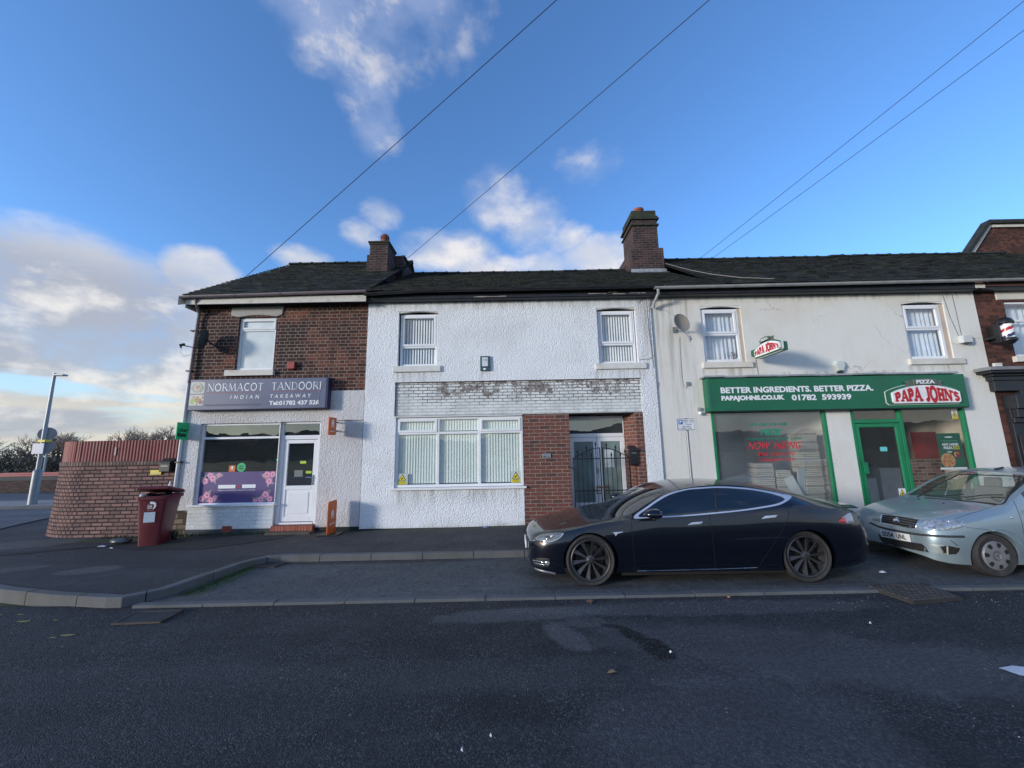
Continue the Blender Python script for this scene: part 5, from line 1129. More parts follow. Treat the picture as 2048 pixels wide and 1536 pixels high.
def warning_sticker(label, x0, z0, w_, h, y, pale=True):
    T = Thing('warning_sticker', label, 'sticker', (x0+w_/2, y, z0), 'yellow camera warning stickers')
    mb = MB(); mb.box(x0-(.02 if pale else 0), x0+w_+(.03 if pale else 0), y-.001, y, z0, z0+h*1.04); T.part(mb, 'backing', mat('sticker_pale', (.50, .56, .55), .5) if pale else M_SIGNW)
    mb = MB(); yy = y-.0025; mb.quad((x0, yy, z0), (x0+w_, yy, z0), (x0+w_, yy, z0+h*.32), (x0, yy, z0+h*.32), 0)
    cx = x0+w_/2; mb.add([(cx-w_*.48, yy, z0+h*.36), (cx+w_*.48, yy, z0+h*.36), (cx, yy, z0+h)], [(0, 1, 2)], 1); mb.add([(cx-w_*.38, yy-.001, z0+h*.405), (cx+w_*.38, yy-.001, z0+h*.405), (cx, yy-.001, z0+h*.90)], [(0, 1, 2)], 0)
    mb.obox((cx+.0, yy-.002, z0+h*.56), (w_*.32, .001, h*.09), (0, -.6, 0), 1); mb.obox((cx-w_*.09, yy-.002, z0+h*.47), (w_*.12, .001, h*.04), (0, 0, 0), 1)
    text_fit(mb, 'WARNING', x0+w_*.1, x0+w_*.9, z0+h*.21, z0+h*.29, yy-.001, bold=.03, mi=1)
    text_fit(mb, 'CCTV IN OPERATION', x0+w_*.08, x0+w_*.92, z0+h*.08, z0+h*.15, yy-.001, bold=.01, mi=1)
    T.part(mb, 'printed_face', [M_YELLOW, M_BLACKPL], fixn=False)
warning_sticker('yellow camera warning sticker in the bottom left corner of the wide blind-filled window', -2.68, 1.145, .19, .235, F+.015)
warning_sticker('yellow camera warning sticker in the bottom right corner of the wide blind-filled window', -.045, 1.145, .19, .245, F+.015)
warning_sticker('small yellow camera warning sticker at the top right of the pizza shop window', 10.44, 2.42, .14, .20, F+.035, False)
warning_sticker('small yellow camera warning sticker low on the pizza shop door', 8.86, .60, .16, .24, F+.025, False)

def poster():
    T = Thing('poster', 'green pizza offer poster hanging inside the right pizza shop window', 'poster', (10.3, F+.1, 1.3))
    x0, x1, z0, z1, y = 10.02, 10.58, 1.30, 2.09, F+.075
    mb = MB(); mb.box(x0, x1, y, y+.006, z0, z1); T.part(mb, 'sheet', mat('poster_green', (.012, .11, .06), .4))
    mb = MB(); mb.box(x0-.02, x1+.02, y-.002, y+.02, z0-.05, z0+.0); T.part(mb, 'bottom_rail', M_SIGNW)
    L = MB(); yy = y-.002; text_fit(L, 'ANY LARGE', x0+.09, x1-.08, 1.80, 1.86, yy, bold=.05); text_fit(L, 'PIZZA', x0+.12, x0+.33, 1.72, 1.78, yy, bold=.05); L.disc((x0+.28, yy, 2.0), .016, 16, rx=.10); L.disc((x0+.24, yy, 1.655), .012, 16, rx=.06)
    T.part(L, 'poster_lettering', M_SIGNW, fixn=False)
    L = MB(); L.quad((x0+.34, yy, 1.715), (x0+.49, yy, 1.715), (x0+.49, yy, 1.785), (x0+.34, yy, 1.785), 0); text_fit(L, '£10', x0+.355, x0+.475, 1.727, 1.773, yy-.001, bold=.04, mi=1); text_fit(L, 'COLLECTION', x0+.10, x0+.46, 1.90, 1.925, yy, bold=.02, mi=2)
    T.part(L, 'price_flash', [M_YELLOW, M_BLACKPL, mat('poster_mint', (.15, .45, .25), .5)], fixn=False)
    p = MB(); random.seed(9)
    def cl(pts): return [(min(max(a, x0+.002), x1-.002), b, min(max(c, z0+.01), z1)) for a, b, c in pts]
    cx, cz, r = x0+.17, 1.46, .17
    for k, (rr, mi) in enumerate(((1, 0), (.87, 1))): p.add(cl([(cx+r*rr*math.cos(R(12*q)), yy-.0008*k, cz+r*rr*math.sin(R(12*q))) for q in range(30)]), [tuple(range(30))], mi)
    for q in range(46):
        a, d = random.uniform(0, 6.28), r*.8*math.sqrt(random.random()); rr = random.uniform(.010, .022); X_, Z_ = cx+d*math.cos(a), cz+d*math.sin(a)
        if X_-rr < x0 or Z_-rr < z0: continue
        p.add([(X_+rr*math.cos(R(45*s)), yy-.0018-.0001*q, Z_+rr*math.sin(R(45*s))) for s in range(8)], [tuple(range(8))], random.choice([2, 2, 3, 0]))
    p.disc((x1-.15, yy, 1.60), .10, 24, mi=4); p.disc((x1-.15, yy-.001, 1.60), .085, 24, mi=5)
    for q in range(9): p.disc((x1-.15+.05*math.cos(q*1.9)*(q % 3)/1.6, yy-.002-.0002*q, 1.60+.05*math.sin(q*1.9)*(q % 3)/1.6), .02, 10, mi=[2, 3, 6][q % 3])
    T.part(p, 'pizza_picture', [mat('crust', (.50, .30, .14), .6), mat('cheese', (.60, .34, .13), .6), mat('topping_red', (.36, .06, .03), .6), mat('topping_brown', (.45, .22, .1), .6), mat('bowl_dark', (.03, .03, .03), .5), mat('bowl_red', (.22, .03, .05), .5), mat('topping_yellow', (.65, .5, .12), .6)], fixn=False)
poster()

def pizza_boxes():
    """every stack is a column of thin flat boxes; each stack stands in the shop behind the glass"""
    cardboard = mat('cardboard', (.62, .60, .52), .8, var=.12, vs=3); edge = mat('cardboard_edge', (.40, .37, .31), .85, var=.15, vs=9)
    random.seed(21)
    for (x, z0, n, w_, lab) in ((6.08, .45, 23, .40, 'low stack of flat pizza boxes farthest left behind the pizza shop window'), (6.52, .45, 20, .34, 'low leaning stack of flat pizza boxes next to the tall stack'), (7.22, .45, 41, .42, 'tallest stack of flat pizza boxes reaching high up the window'), (7.52, .45, 24, .26, 'narrow stack of flat pizza boxes tight against the right window edge')):
        T = Thing('pizza_box_stack', lab, 'box stack', (x, 9.9, z0), 'stacks of pizza boxes'); off = 0; z = z0
        mb = MB()
        for k in range(n):
            h = random.uniform(.036, .050); off += random.uniform(-.008, .008); off *= .97; a = random.uniform(-.03, .03)
            mb.obox((x+off, 9.75+random.uniform(-.012, .012)+(0 if x < 7.4 else .1), z+h/2), (w_+random.uniform(-.01, .012), .42, h-.007), (random.uniform(-.01, .01), random.uniform(-.012, .012), a), 0 if k % 5 else 1); z += h
        T.part(mb, 'boxes', [cardboard, edge], bevel=.003, seg=1)
    T = Thing('folded_card', 'upright pale folded card sheets leaning between the box stacks', 'card', (6.9, 9.5, .5))
    mb = MB(); mb.obox((6.92, 9.55, .95), (.20, .02, .75), (.1, 0, .2)); mb.obox((6.70, 9.5, .85), (.22, .015, .6), (.1, -.4, -.2)); T.part(mb, 'sheets', mat('white_card', (.62, .68, .70), .6))
pizza_boxes()

# dishes
def dish(label, c, aim, r, m, arm, lnb, wall):
    T = Thing('satellite_dish', label, 'satellite dish', c)
    aim = Vector(aim).normalized(); q = aim.to_track_quat('Z', 'Y').to_matrix()
    mb = MB(); n = 28; rings = 6
    vs = []
    for s_, back in ((0, 0), (1, .012)):
        for k in range(rings+1):
            rr = r*k/rings
            for j in range(n):
                t = 2*math.pi*j/n; p = Vector((rr*math.cos(t)*.92, rr*math.sin(t)*1.04, rr*rr/(r*3.4)-back)); vs.append(tuple(Vector(c)+q @ p))
    fs = []
    for s_ in (0, 1):
        o = s_*(rings+1)*n
        for k in range(rings):
            for j in range(n): fs.append((o+k*n+j, o+k*n+(j+1) % n, o+(k+1)*n+(j+1) % n, o+(k+1)*n+j))
    o1, o2 = rings*n, (2*rings+1)*n
    for j in range(n): fs.append((o1+j, o1+(j+1) % n, o2+(j+1) % n, o2+j))
    mb.add(vs, fs); T.part(mb, 'reflector', m, smooth=40)
    mb = MB(); L0 = Vector(c)+q @ Vector((0, -r*1.0, .04)); mb.tube([tuple(L0), lnb], .010, 8); T.part(mb, 'arm', arm)
    mb = MB(); d = (Vector(c)-Vector(lnb)).normalized(); mb.tube([tuple(Vector(lnb)-d*.03), tuple(Vector(lnb)+d*.07)], [.026, .032], 12); mb.tube([lnb, (lnb[0]-.01, lnb[1]+.01, lnb[2]-.07)], .018, 8); T.part(mb, 'receiver', arm, smooth=40)
    mb = MB(); B0 = Vector(c)-aim*.02; mb.tube([tuple(B0), tuple((B0+Vector(wall))/2+Vector((0, 0, -.04))), wall], .018, 8); mb.obox(tuple(wall), (.10, .02, .14)); T.part(mb, 'wall_bracket', arm)
    return T
t = dish('large cream oval satellite dish with a rusty stain on the cream wall near the joint', (4.02, 8.80, 4.77), (.22, -.90, .22), .225, mat('dish_cream', (.26, .235, .20), .6, var=.08, dirt=(.30, .16, .08), dirt_amt=.75, dirt_s=3.4), M_METAL, (4.08, 8.50, 4.32), (4.02, 9.13, 4.72))
t = dish('dark satellite dish seen edge-on at the left edge of the brick gable', (-7.28, 8.88, 4.60), (-.93, -.30, .25), .235, mat('dish_dark', (.035, .055, .065), .5, var=.1), M_BLACKPL, (-7.72, 8.72, 4.45), (-6.98, 9.13, 4.43))

def wall_box(name, label, cat, x0, x1, z0, z1, d, m, extra=None, bevel=.008, Y=F):
    T = Thing(name, label, cat, ((x0+x1)/2, Y, z0)); mb = MB(); mb.box(x0, x1, Y-d, Y+.0, z0, z1); T.part(mb, 'casing', m, bevel=bevel)
    if extra: extra(T)
    return T
wall_box('alarm_box', 'small square red alarm box on the old brick wall above the takeaway sign', 'alarm box', -5.41, -5.23, 3.91, 4.08, .09, mat('alarm_red', (.30, .035, .025), .5), lambda T: T.part(MB().lathe([(.0, -.02), (.03, -.015), (.035, 0)], (-5.32, F-.045, 3.91), n=12), 'lamp', M_RED, smooth=40))
def green_alarm(T):
    T.part(MB().box(-.71, -.57, F-.105, F-.096, 3.88, 4.10), 'white_panel', mat('alarm_panel', (.62, .66, .72), .5))
    b = MB(); b.add([(-.755, F-.10, 3.86), (-.52, F-.10, 3.86), (-.52, F-.045, 3.77), (-.755, F-.045, 3.77)], [(0, 1, 2, 3)]); T.part(b, 'sloped_foot', M_BLACKPL)
    T.part(MB().lathe([(.0, -.05), (.035, -.04), (.04, 0)], (-.64, F-.09, 3.83), n=14), 'lamp', M_SIGNW, smooth=40)
    L = MB(); text_fit(L, 'ALARM', -.69, -.59, 4.02, 4.05, F-.107, bold=.02); T.part(L, 'lettering', M_METAL, fixn=False)
wall_box('alarm_box', 'dark green alarm box with a white panel in the middle of the white roughcast wall', 'alarm box', -.758, -.518, 3.775, 4.135, .095, mat('alarm_teal', (.035, .10, .11), .4), green_alarm)
def hexalarm():
    T = Thing('alarm_box', 'white hexagonal alarm box above the green pizza sign', 'alarm box', (7.9, F, 3.58))
    P = [(7.80, 3.875), (7.98, 3.875), (8.04, 3.76), (7.96, 3.60), (7.82, 3.60), (7.74, 3.76)]
    n = 6; cx, cz = 7.89, 3.74; o = [(p[0], F, p[1]) for p in P]; i = [(cx+(p[0]-cx)*.82, F-.09, cz+(p[1]-cz)*.82) for p in P]
    mb = MB(); mb.add(o+i, [(6, 7, 8, 9, 10, 11)]+[(k, (k+1) % 6, 6+(k+1) % 6, 6+k) for k in range(6)]); T.part(mb, 'casing', mat('alarm_white', (.56, .60, .56), .45), bevel=.012)
    T.part(MB().box(7.835, 7.945, F-.085, F-.01, 3.565, 3.605), 'sounder', M_BLACKPL, bevel=.005)
hexalarm()
wall_box('vent_cover', 'white oval-fronted boiler vent at the top right of the cream wall', 'vent', 10.90, 11.16, 4.24, 4.43, .12, mat('vent_white', (.60, .63, .62), .5), lambda T: T.part(MB().lathe([(.0, 0), (.10, 0)], (0, 0, 0)) if False else MB().box(10.96, 11.10, F-.123, F-.05, 4.225, 4.25), 'outlet', M_BLACKPL), bevel=.025)
wall_box('junction_box', 'small grey cable box on the cream wall below the dish', 'junction box', 4.165, 4.26, 3.325, 3.425, .04, M_GREYPL, lambda T: T.part(MB().box(4.18, 4.245, F-.043, F-.04, 3.34, 3.41), 'lid', mat('box_lid', (.26, .25, .24), .6)))
def lamp(T):
    T.part(MB().lathe([(.0, -.05), (.025, -.045), (.042, -.02), (.042, .012), (.03, .03), (0, .03)], (4.43, F-.06, 2.67), n=16), 'globe', M_SIGNW, smooth=50)
wall_box('security_light', 'small white sensor light on the cream wall left of the pizza window', 'wall light', 4.385, 4.465, 2.72, 2.80, .06, M_GREYPL, lamp)
wall_box('intercom', 'small steel intercom plate on the smooth red brick pier', 'intercom', .675, .875, 1.69, 1.79, .025, M_METAL, lambda T: (T.part(MB().box(.68, .76, F-.064, F-.06, 1.72, 1.735), 'slot', M_BLACKPL), T.part(MB().lathe([(0, -.004), (.01, -.004), (.01, 0)], (.82, F-.062, 1.715), axis='y', n=10), 'button', M_BLACKPL)), Y=F-.035)
def letterbox(label, x0, x1, z0, z1, Y, d):
    T = Thing('letter_box', label, 'letter box', ((x0+x1)/2, Y, z0), 'black letter boxes')
    mb = MB(); mb.prism([(Y, z0), (Y-d, z0), (Y-d, z1-.06), (Y, z1)], x0, x1, plane='yz'); T.part(mb, 'body', M_BLACKPL, bevel=.008)
    mb = MB(); mb.add([(x0-.015, Y-d-.03, z1-.085), (x1+.015, Y-d-.03, z1-.085), (x1+.015, Y, z1+.012), (x0-.015, Y, z1+.012), (x0-.015, Y-d-.03, z1-.10), (x1+.015, Y-d-.03, z1-.10), (x1+.015, Y, z1), (x0-.015, Y, z1)], [(0, 1, 2, 3), (4, 5, 6, 7), (0, 1, 5, 4), (0, 3, 7, 4), (1, 2, 6, 5)]); T.part(mb, 'lid', mat('box_lid_black', (.03, .032, .036), .35))
    T.part(MB().box(x0+.04, x1-.04, Y-d-.004, Y-d, z1-.17, z1-.155), 'slot', M_METAL)
letterbox('black letter box hanging beside the gated doorway on the brick reveal', 2.70, 2.90, 1.50, 1.93, F+.06, .13)
def yellow_plate():
    T = Thing('wall_plate', 'small yellow notice fixed to the curved garden wall', 'sign', (-8.35, 9.2, 1.5)); T.part(MB().box(-8.47, -8.22, 9.165, 9.185, 1.47, 1.575), 'plate', M_YELLOW); L = MB(); text_fit(L, 'NO BALL GAMES', -8.45, -8.24, 1.49, 1.515, 9.163, bold=.02); L.disc((-8.345, 9.163, 1.545), .014, 12); T.part(L, 'lettering', M_METAL, fixn=False)

# door gate
def gate():
    T = Thing('iron_gate', 'black wrought iron double gate with spear tops closing the white doorway', 'gate', (2.04, F-.05, .2))
    y = F-.05; ctr = 2.045
    def top(x): u = (x-1.385)/(2.70-1.385); return 1.665+.235*math.sin(math.pi*min(max(u, 0), 1))
    for (a, b) in ((1.385, 2.025), (2.065, 2.70)):
        mb = MB()
        mb.box(a, a+.022, y-.011, y+.011, .24, top(a+.02)); mb.box(b-.022, b, y-.011, y+.011, .24, top(b-.02))
        for z in (1.655, .935, .30): mb.box(a, b, y-.008, y+.008, z-.011, z+.011)
        n = 10; mb.tube([(a+(b-a)*i/n, y, top(a+(b-a)*i/n)) for i in range(n+1)], .010, 6)
        T.part(mb, 'gate_frame', M_IRON)
        bars = MB(); sp = MB()
        for k in range(5):
            x = a+(b-a)*(k+1)/6; tall = (k % 2 == 0); h = top(x)+.08 if tall else 1.74
            if b < 2.1 and k == 4: h = top(x)+.10
            bars.tube([(x, y, .26), (x, y, h-.06)], .007, 6)
            sp.lathe([(.004, -.07), (.016, -.055), (.006, -.045), (.020, -.01), (.022, .0), (.001, .065)], (x, y, h), n=6)
        T.part(bars, 'gate_bars', M_IRON, smooth=60); T.part(sp, 'spear_tips', M_IRON)
    mb = MB()
    for cx in (1.95, 2.13):
        for (x0_, x1_, z0, z1) in ((cx-.06, cx+.06, 1.02, 1.035), (cx-.06, cx+.06, .86, .875), (cx-.06, cx-.045, .86, 1.03), (cx+.045, cx+.06, .86, 1.03)): mb.box(x0_, x1_, y-.02, y+.01, z0, z1)
    mb.box(1.90, 2.18, y-.03, y-.015, .99, 1.015); T.part(mb, 'lock_plate', mat('rusty_iron', (.06, .035, .025), .8, .3))
    mb = MB(); mb.tube([(1.32, y-.0, 1.46), (1.385, y, 1.44)], .012, 6); mb.tube([(2.70, y, 1.50), (2.88, y, 1.48)], .012, 6); T.part(mb, 'hinge', M_IRON)
gate()

def barber_pole():
    T = Thing('barber_pole', 'red white and blue striped barber pole lamp on the dark brick', 'barber pole', (11.62, 8.8, 4.1))
    c = (11.70, 8.82, 0)
    mb = MB(); n = 32; h0, h1, r = 4.27, 4.62, .125; rows = 24
    for i in range(rows+1):
        for j in range(n): t = 2*math.pi*j/n; mb.v.append((c[0]+r*math.cos(t), c[1]+r*math.sin(t), h0+(h1-h0)*i/rows))
    for i in range(rows):
        for j in range(n):
            ph = (j/n*1.0 - i/rows*1.05+.1) % 1.0
            mb.f.append((i*n+j, i*n+(j+1) % n, (i+1)*n+(j+1) % n, (i+1)*n+j)); mb.m.append(0 if ph < .22 else (1 if ph < .5 else (2 if ph < .72 else 1)))
    T.part(mb, 'striped_cylinder', [mat('pole_red', (.42, .02, .03), .3), mat('pole_white', (.78, .80, .82), .3), mat('pole_navy', (.02, .03, .10), .3)], smooth=60, fixn=False)
    T.part(MB().lathe([(.14, 4.61), (.155, 4.63), (.15, 4.67), (.12, 4.73), (.07, 4.77), (.0, 4.79)], c, n=24), 'top_cap', M_BLACKPL, smooth=40)
    T.part(MB().lathe([(.0, 4.11), (.06, 4.12), (.11, 4.16), (.155, 4.21), (.155, 4.25), (.14, 4.275)], c, n=24), 'bottom_cap', M_BLACKPL, smooth=40)
    mb = MB(); mb.box(11.66, 11.74, 8.95, F, 4.22, 4.64); mb.box(11.52, 11.56, 8.80, 8.90, 4.18, 4.62); mb.box(11.54, 11.68, 8.86, 8.9, 4.22, 4.26); mb.box(11.54, 11.68, 8.86, 8.9, 4.55, 4.59); mb.box(11.53, 11.60, 8.88, F, 4.3, 4.36); T.part(mb, 'bracket', M_BLACKPL, bevel=.006)
barber_pole()

# pipes and cables on the walls
def downpipe():
    T = Thing('downpipe', 'plum upper and white lower rainwater pipe down the left corner of the end terrace', 'downpipe', (-7.72, 9.1, 1.0))
    T.part(MB().tube([(-7.60, 8.84, 5.62), (-7.62, 8.90, 5.50), (-7.68, 9.07, 5.35), (-7.70, 9.08, 5.2), (-7.74, 9.08, 3.60)], .036, 12), 'upper_pipe', M_PLUM, smooth=40)
    T.part(MB().tube([(-7.745, 9.085, 3.60), (-7.76, 9.085, 2.4), (-7.78, 9.085, .95)], .036, 12), 'lower_pipe', mat('white_pipe', (.60, .64, .66), .5, dirt=(.3, .3, .26), dirt_amt=.4), smooth=40)
    mb = MB(); [mb.box(-7.82, -7.69, 9.03, 9.13, z-.015, z+.015) for z in (1.75, 4.9, 3.9)]; T.part(mb, 'pipe_clip', M_BLACKPL)
downpipe()
def cable(name, label, cat, paths, r, m, loc=None):
    T = Thing(name, label, cat, loc or paths[0][0])
    for p in paths: T.part(MB().tube(p, r, 6), 'cable', m, smooth=60)
y = F-.055
cable('wall_cable', 'thin grey cables running down the joint between the white and cream houses', 'cable', [
    [(3.36, y, 5.58), (3.37, y, 4.6), (3.40, y, 4.05), (3.36, y, 4.0), (3.08, y, 3.98)], [(3.42, y, 5.55), (3.40, y, 4.7), (3.41, y, 3.9), (3.44, F-.01, 3.4), (3.50, F-.01, 3.30), (3.53, F-.01, 3.38), (3.53, F-.01, 3.42)],
    [(3.16, y, 5.42), (3.22, y, 5.48), (3.38, y, 5.53)], [(3.47, F-.012, 5.0), (3.46, F-.012, 3.0), (3.47, F-.012, .4)]], .0045, M_CABLEG)
cable('wall_cable', 'pale cable hanging from the big dish down to the small grey box', 'cable', [[(4.05, 9.10, 4.55), (4.07, 9.12, 4.2), (4.09, F-.01, 3.5), (4.11, F-.01, 3.30), (4.16, F-.01, 3.27), (4.20, F-.01, 3.33)]], .0055, mat('cable_white', (.5, .5, .48), .6))
cable('wall_cable', 'dark thin cable dropping beside the right cream window to the vent', 'cable', [[(10.76, F-.008, 5.55), (10.84, F-.008, 4.9), (10.95, F-.008, 4.44)], [(11.0, F-.008, 5.5), (11.02, F-.008, 4.45)]], .0035, M_CABLE)
cable('wall_cable', 'thin brown cable under the hanging pizza sign', 'cable', [[(5.92, F-.01, 3.95), (5.94, F-.01, 3.55)]], .005, mat('cable_brown', (.3, .22, .15), .7))
cable('roof_cable', 'pale cable trailing from the big chimney down the tiles', 'cable', [[(5.20, 12.05, 7.90), (5.24, 11.3, 7.415), (5.30, 10.6, 6.96), (5.5, 9.9, 6.505), (5.9, 9.35, 6.15), (6.6, 9.1, 5.99)]], .010, M_CABLEG)
cable('wall_cable', 'white looped lead hanging from the dark dish receiver', 'cable', [[(-7.73, 8.74, 4.37), (-7.74, 8.76, 4.25), (-7.68, 8.8, 4.20), (-7.62, 8.86, 4.24), (-7.6, 8.95, 4.32), (-7.5, 9.1, 4.34)]], .004, mat('cable_white'  , (.5, .5, .48), .6))
# overhead wires
def wire(label, a, b, r=.0075):
    T = Thing('overhead_wire', label, 'wire', tuple(a), 'overhead wires crossing the sky'); a, b = Vector(a), Vector(b); n = 20
    T.part(MB().tube([tuple(a.lerp(b, i/n)-Vector((0, 0, .04*math.sin(math.pi*i/n)))) for i in range(n+1)], r, 5), 'wire', M_CABLE)
def wp(k, Y): return (k[0]*Y, Y, H+k[2]*Y)
wire('leftmost overhead wire, running from the end terrace roof up across the sky', (-.775*8.8, 8.8, 5.76), (1.02*4.2, 4.2, H+2.26*4.2))
wire('second overhead wire from the left, ending behind the small chimney', (-.29*12.6, 12.6, H+.5165*12.6), (1.62*3.4, 3.4, H+2.19*3.4+.3))
wire('upper one of the pair of overhead wires at the right', (.52*13.0, 13.0, H+.499*13.0), (2.55*5.5, 5.5, H+2.01*5.5+.3))
wire('lower one of the pair of overhead wires at the right', (.555*13.1, 13.1, H+.4999*13.1), (2.55*5.5, 5.5, H+1.90*5.5+.1))

# ------------------------------------------------------------------ the curved garden wall and what stands by it
def garden_wall():
    T = Thing('garden_wall', 'curved red brick yard wall topped with red corrugated sheeting at the left end of the terrace', 'wall', (-9.5, 9.6, 0))
    y0, r, cx = 9.20, 1.5, -10.09; cy = y0+r
    path = [(-7.80, y0), (-8.4, y0), (-9.0, y0), (-9.6, y0), (cx, y0)]+[(cx-r*math.sin(R(a)), cy-r*math.cos(R(a))) for a in range(6, 91, 6)]+[(cx-r, cy+1.5), (cx-r, cy+6)]
    arc = [0]
    for a, b in zip(path, path[1:]): arc.append(arc[-1]+math.dist(a, b))
    def strip(name, m, z0, z1, off0, off1, under=None, nsub=1, corr=False, i0=0, i1=None):
        i1 = len(path)-1 if i1 is None else i1
        pts = []
        for i in range(i0, i1):
            a, b = path[i], path[i+1]
            k = max(1, int(math.dist(a, b)/.019)) if corr else 1
            for q in range(k): t = q/k; pts.append(((a[0]+(b[0]-a[0])*t, a[1]+(b[1]-a[1])*t), arc[i]+(arc[i+1]-arc[i])*t, i))
        pts.append((path[i1], arc[i1], i1-1))
        me_v, uvs = [], []
        def nrm(i):
            a = path[max(i-0, 0)]; b = path[min(i+1, len(path)-1)]; d = (b[0]-a[0], b[1]-a[1]); L = math.hypot(*d) or 1; return (-d[1]/L, d[0]/L)
        mb = MB(); uv = []
        rows = 5 if not corr else 1
        for (p, s, i) in pts:
            n = nrm(i); n = (n[0]*-1, n[1]*-1) if True else n
            w = .013*math.sin(s/.076*2*math.pi) if corr else 0
            for zr in range(rows+1):
                z = z0+(z1-z0)*zr/rows; batter = (.05*(1-zr/rows)**2 if (z0 == 0) else 0)
                o0 = off0+w+batter; mb.v.append((p[0]-n[0]*o0, p[1]-n[1]*o0, z)); uv.append((s, z))
            mb.v.append((p[0]-n[0]*off1, p[1]-n[1]*off1, z1)); uv.append((s, z1+(off0-off1)*-1))
            mb.v.append((p[0]-n[0]*off1, p[1]-n[1]*off1, z0)); uv.append((s, z0))
        k = rows+3
        for q in range(len(pts)-1):
            for j in range(k-1): mb.f.append((q*k+j, (q+1)*k+j, (q+1)*k+j+1, q*k+j+1)); mb.m.append(0)
        mb.f.append(tuple(range(k))); mb.m.append(0)
        o = T.part(mb, name, m, under=under, smooth=(70 if corr else None))
        me = o.data; ul = me.uv_layers['uv']
        for pgn in me.polygons:
            for li in pgn.loop_indices: ul.data[li].uv = uv[me.loops[li].vertex_index]
        return o
    B = strip('brickwork', B_WALL, 0, 1.70, .0, -.22, i1=5)
    strip('curved_brickwork', B_HEAD, 0, 1.70, .001, -.22, i0=4, under=None)
    strip('brick_on_edge_coping', B_SOLDIER, 1.702, 1.79, .012, -.22)
    sh = mat('red_corrugated_sheet', (.20, .030, .032), .6, var=.3, vs=2.5, dirt=(.26, .11, .10), dirt_amt=.45, dirt_s=3)
    strip('corrugated_sheeting', sh, 1.79, 2.275, -.03, -.036, corr=True)
    mb = MB(); mb.box(-9.42, -9.385, 9.205, 9.222, 1.93, 2.12); T.part(mb, 'white_paint_mark', mat('pale_mark', (.5, .42, .4), .8))
garden_wall()
letterbox('black post box on the curved garden wall next to the white pipe', -8.16, -7.92, 1.54, 1.83, 9.19, .16)
yellow_plate()
def bin_():
    T = Thing('wheelie_bin', 'dark red wheelie bin with its lid propped open on black rubbish, by the garden wall', 'wheelie bin', (-7.55, 8.45, .12))
    O = Vector((-7.50, 8.42, .118)); a = R(16); M = Matrix.Rotation(a, 3, 'Z')
    def P(x, y, z): v = O+M @ Vector((x, y, z)); return tuple(v)
    red = mat('bin_maroon', (.115, .012, .02), .42, var=.10, vs=3, bump=.08, bs=80, dirt=(.10, .03, .03), dirt_amt=.35)
    def ring(w0, d0, d1, z, c=.04): # rounded rectangle at height z, y from d0 to d1
        pts = []
        for (sx, ye, a0) in ((1, d1, 0), (-1, d1, 90), (-1, d0, 180), (1, d0, 270)):
            for q in range(4): t = R(a0+q*30); pts.append(P(sx*(w0-c)+c*math.cos(t), (ye-c if ye == d1 else ye+c)+c*math.sin(t), z))
        return pts
    mb = MB(); R_ = [ring(.175, -.25, .20, 0), ring(.19, -.255, .235, .25), ring(.235, -.275, .30, .80), ring(.245, -.285, .33, .93)]
    for q in R_: mb.v += q
    n = 16
    for k in range(3):
        for j in range(n): mb.f.append((k*n+j, k*n+(j+1) % n, (k+1)*n+(j+1) % n, (k+1)*n+j)); mb.m.append(0)
    mb.f.append(tuple(range(n-1, -1, -1))); mb.m.append(0)
    T.part(mb, 'body', red, smooth=40)
    mb = MB(); A = [ring(.268, -.31, .36, .905), ring(.268, -.31, .36, .975), ring(.235, -.275, .32, .975), ring(.235, -.275, .32, .905)]
    for q in A: mb.v += q
    for k in range(4):
        for j in range(n): mb.f.append((k*n+j, k*n+(j+1) % n, ((k+1) % 4)*n+(j+1) % n, ((k+1) % 4)*n+j)); mb.m.append(0)
    T.part(mb, 'rim', red, smooth=40)
    mb = MB(); t = R(11)
    def L(x, y, z): # lid hinged at the rear
        y2, z2 = y-.36, z; yy = .36+y2*math.cos(t)+0*z2; zz = 1.0-y2*math.sin(t)+z2; return P(x, yy, zz)
    A = [(-.275, -.32), (.275, -.32), (.275, .36), (-.275, .36)]
    top = [(-.24, -.27), (.24, -.27), (.24, .33), (-.24, .33)]
    mb.add([L(x, y, -.02) for x, y in A]+[L(x, y, .03) for x, y in A]+[L(x, y, .055) for x, y in top], [(0, 3, 2, 1), (0, 1, 5, 4), (1, 2, 6, 5), (2, 3, 7, 6), (3, 0, 4, 7), (4, 5, 9, 8), (5, 6, 10, 9), (6, 7, 11, 10), (7, 4, 8, 11), (8, 9, 10, 11)])
    mb.obox(P(0, .41, 1.0), (.40, .04, .035), (0, 0, a)); T.part(mb, 'lid', red, bevel=.012)
    bm = MB(); random.seed(4)
    for q in range(7):
        c = P(random.uniform(-.15, .15), random.uniform(-.2, .2), .95+random.uniform(-.02, .04)); r = random.uniform(.07, .11)
        bm.lathe([(r*math.sin(u)*random.uniform(.85, 1.1), r*.6*math.cos(u)) for u in [math.pi*k/6 for k in range(7)]], c, n=9)
    T.part(bm, 'rubbish_bags', mat('black_sack', (.012, .012, .014), .25, bump=.8, bs=25), smooth=60)
    mb = MB(); mb.lathe([(.03, 0), (.035, .03), (.02, .05)], P(-.20, -.25, .975), n=8); mb.lathe([(.03, 0), (.02, .06), (.006, .12)], P(.12, .05, 1.13), n=8); T.part(mb, 'white_scraps', M_WHITE)
    wm = MB()
    for sx in (-.21, .21):
        c = P(sx, .27, .10); ax = M @ Vector((1, 0, 0)); wm.tube([tuple(Vector(c)-ax*.025), tuple(Vector(c)+ax*.025)], .10, 20)
    T.part(wm, 'wheels', M_BLACKPL, smooth=30)
    fy = lambda z: -.253-.034*(z/.93)-.006
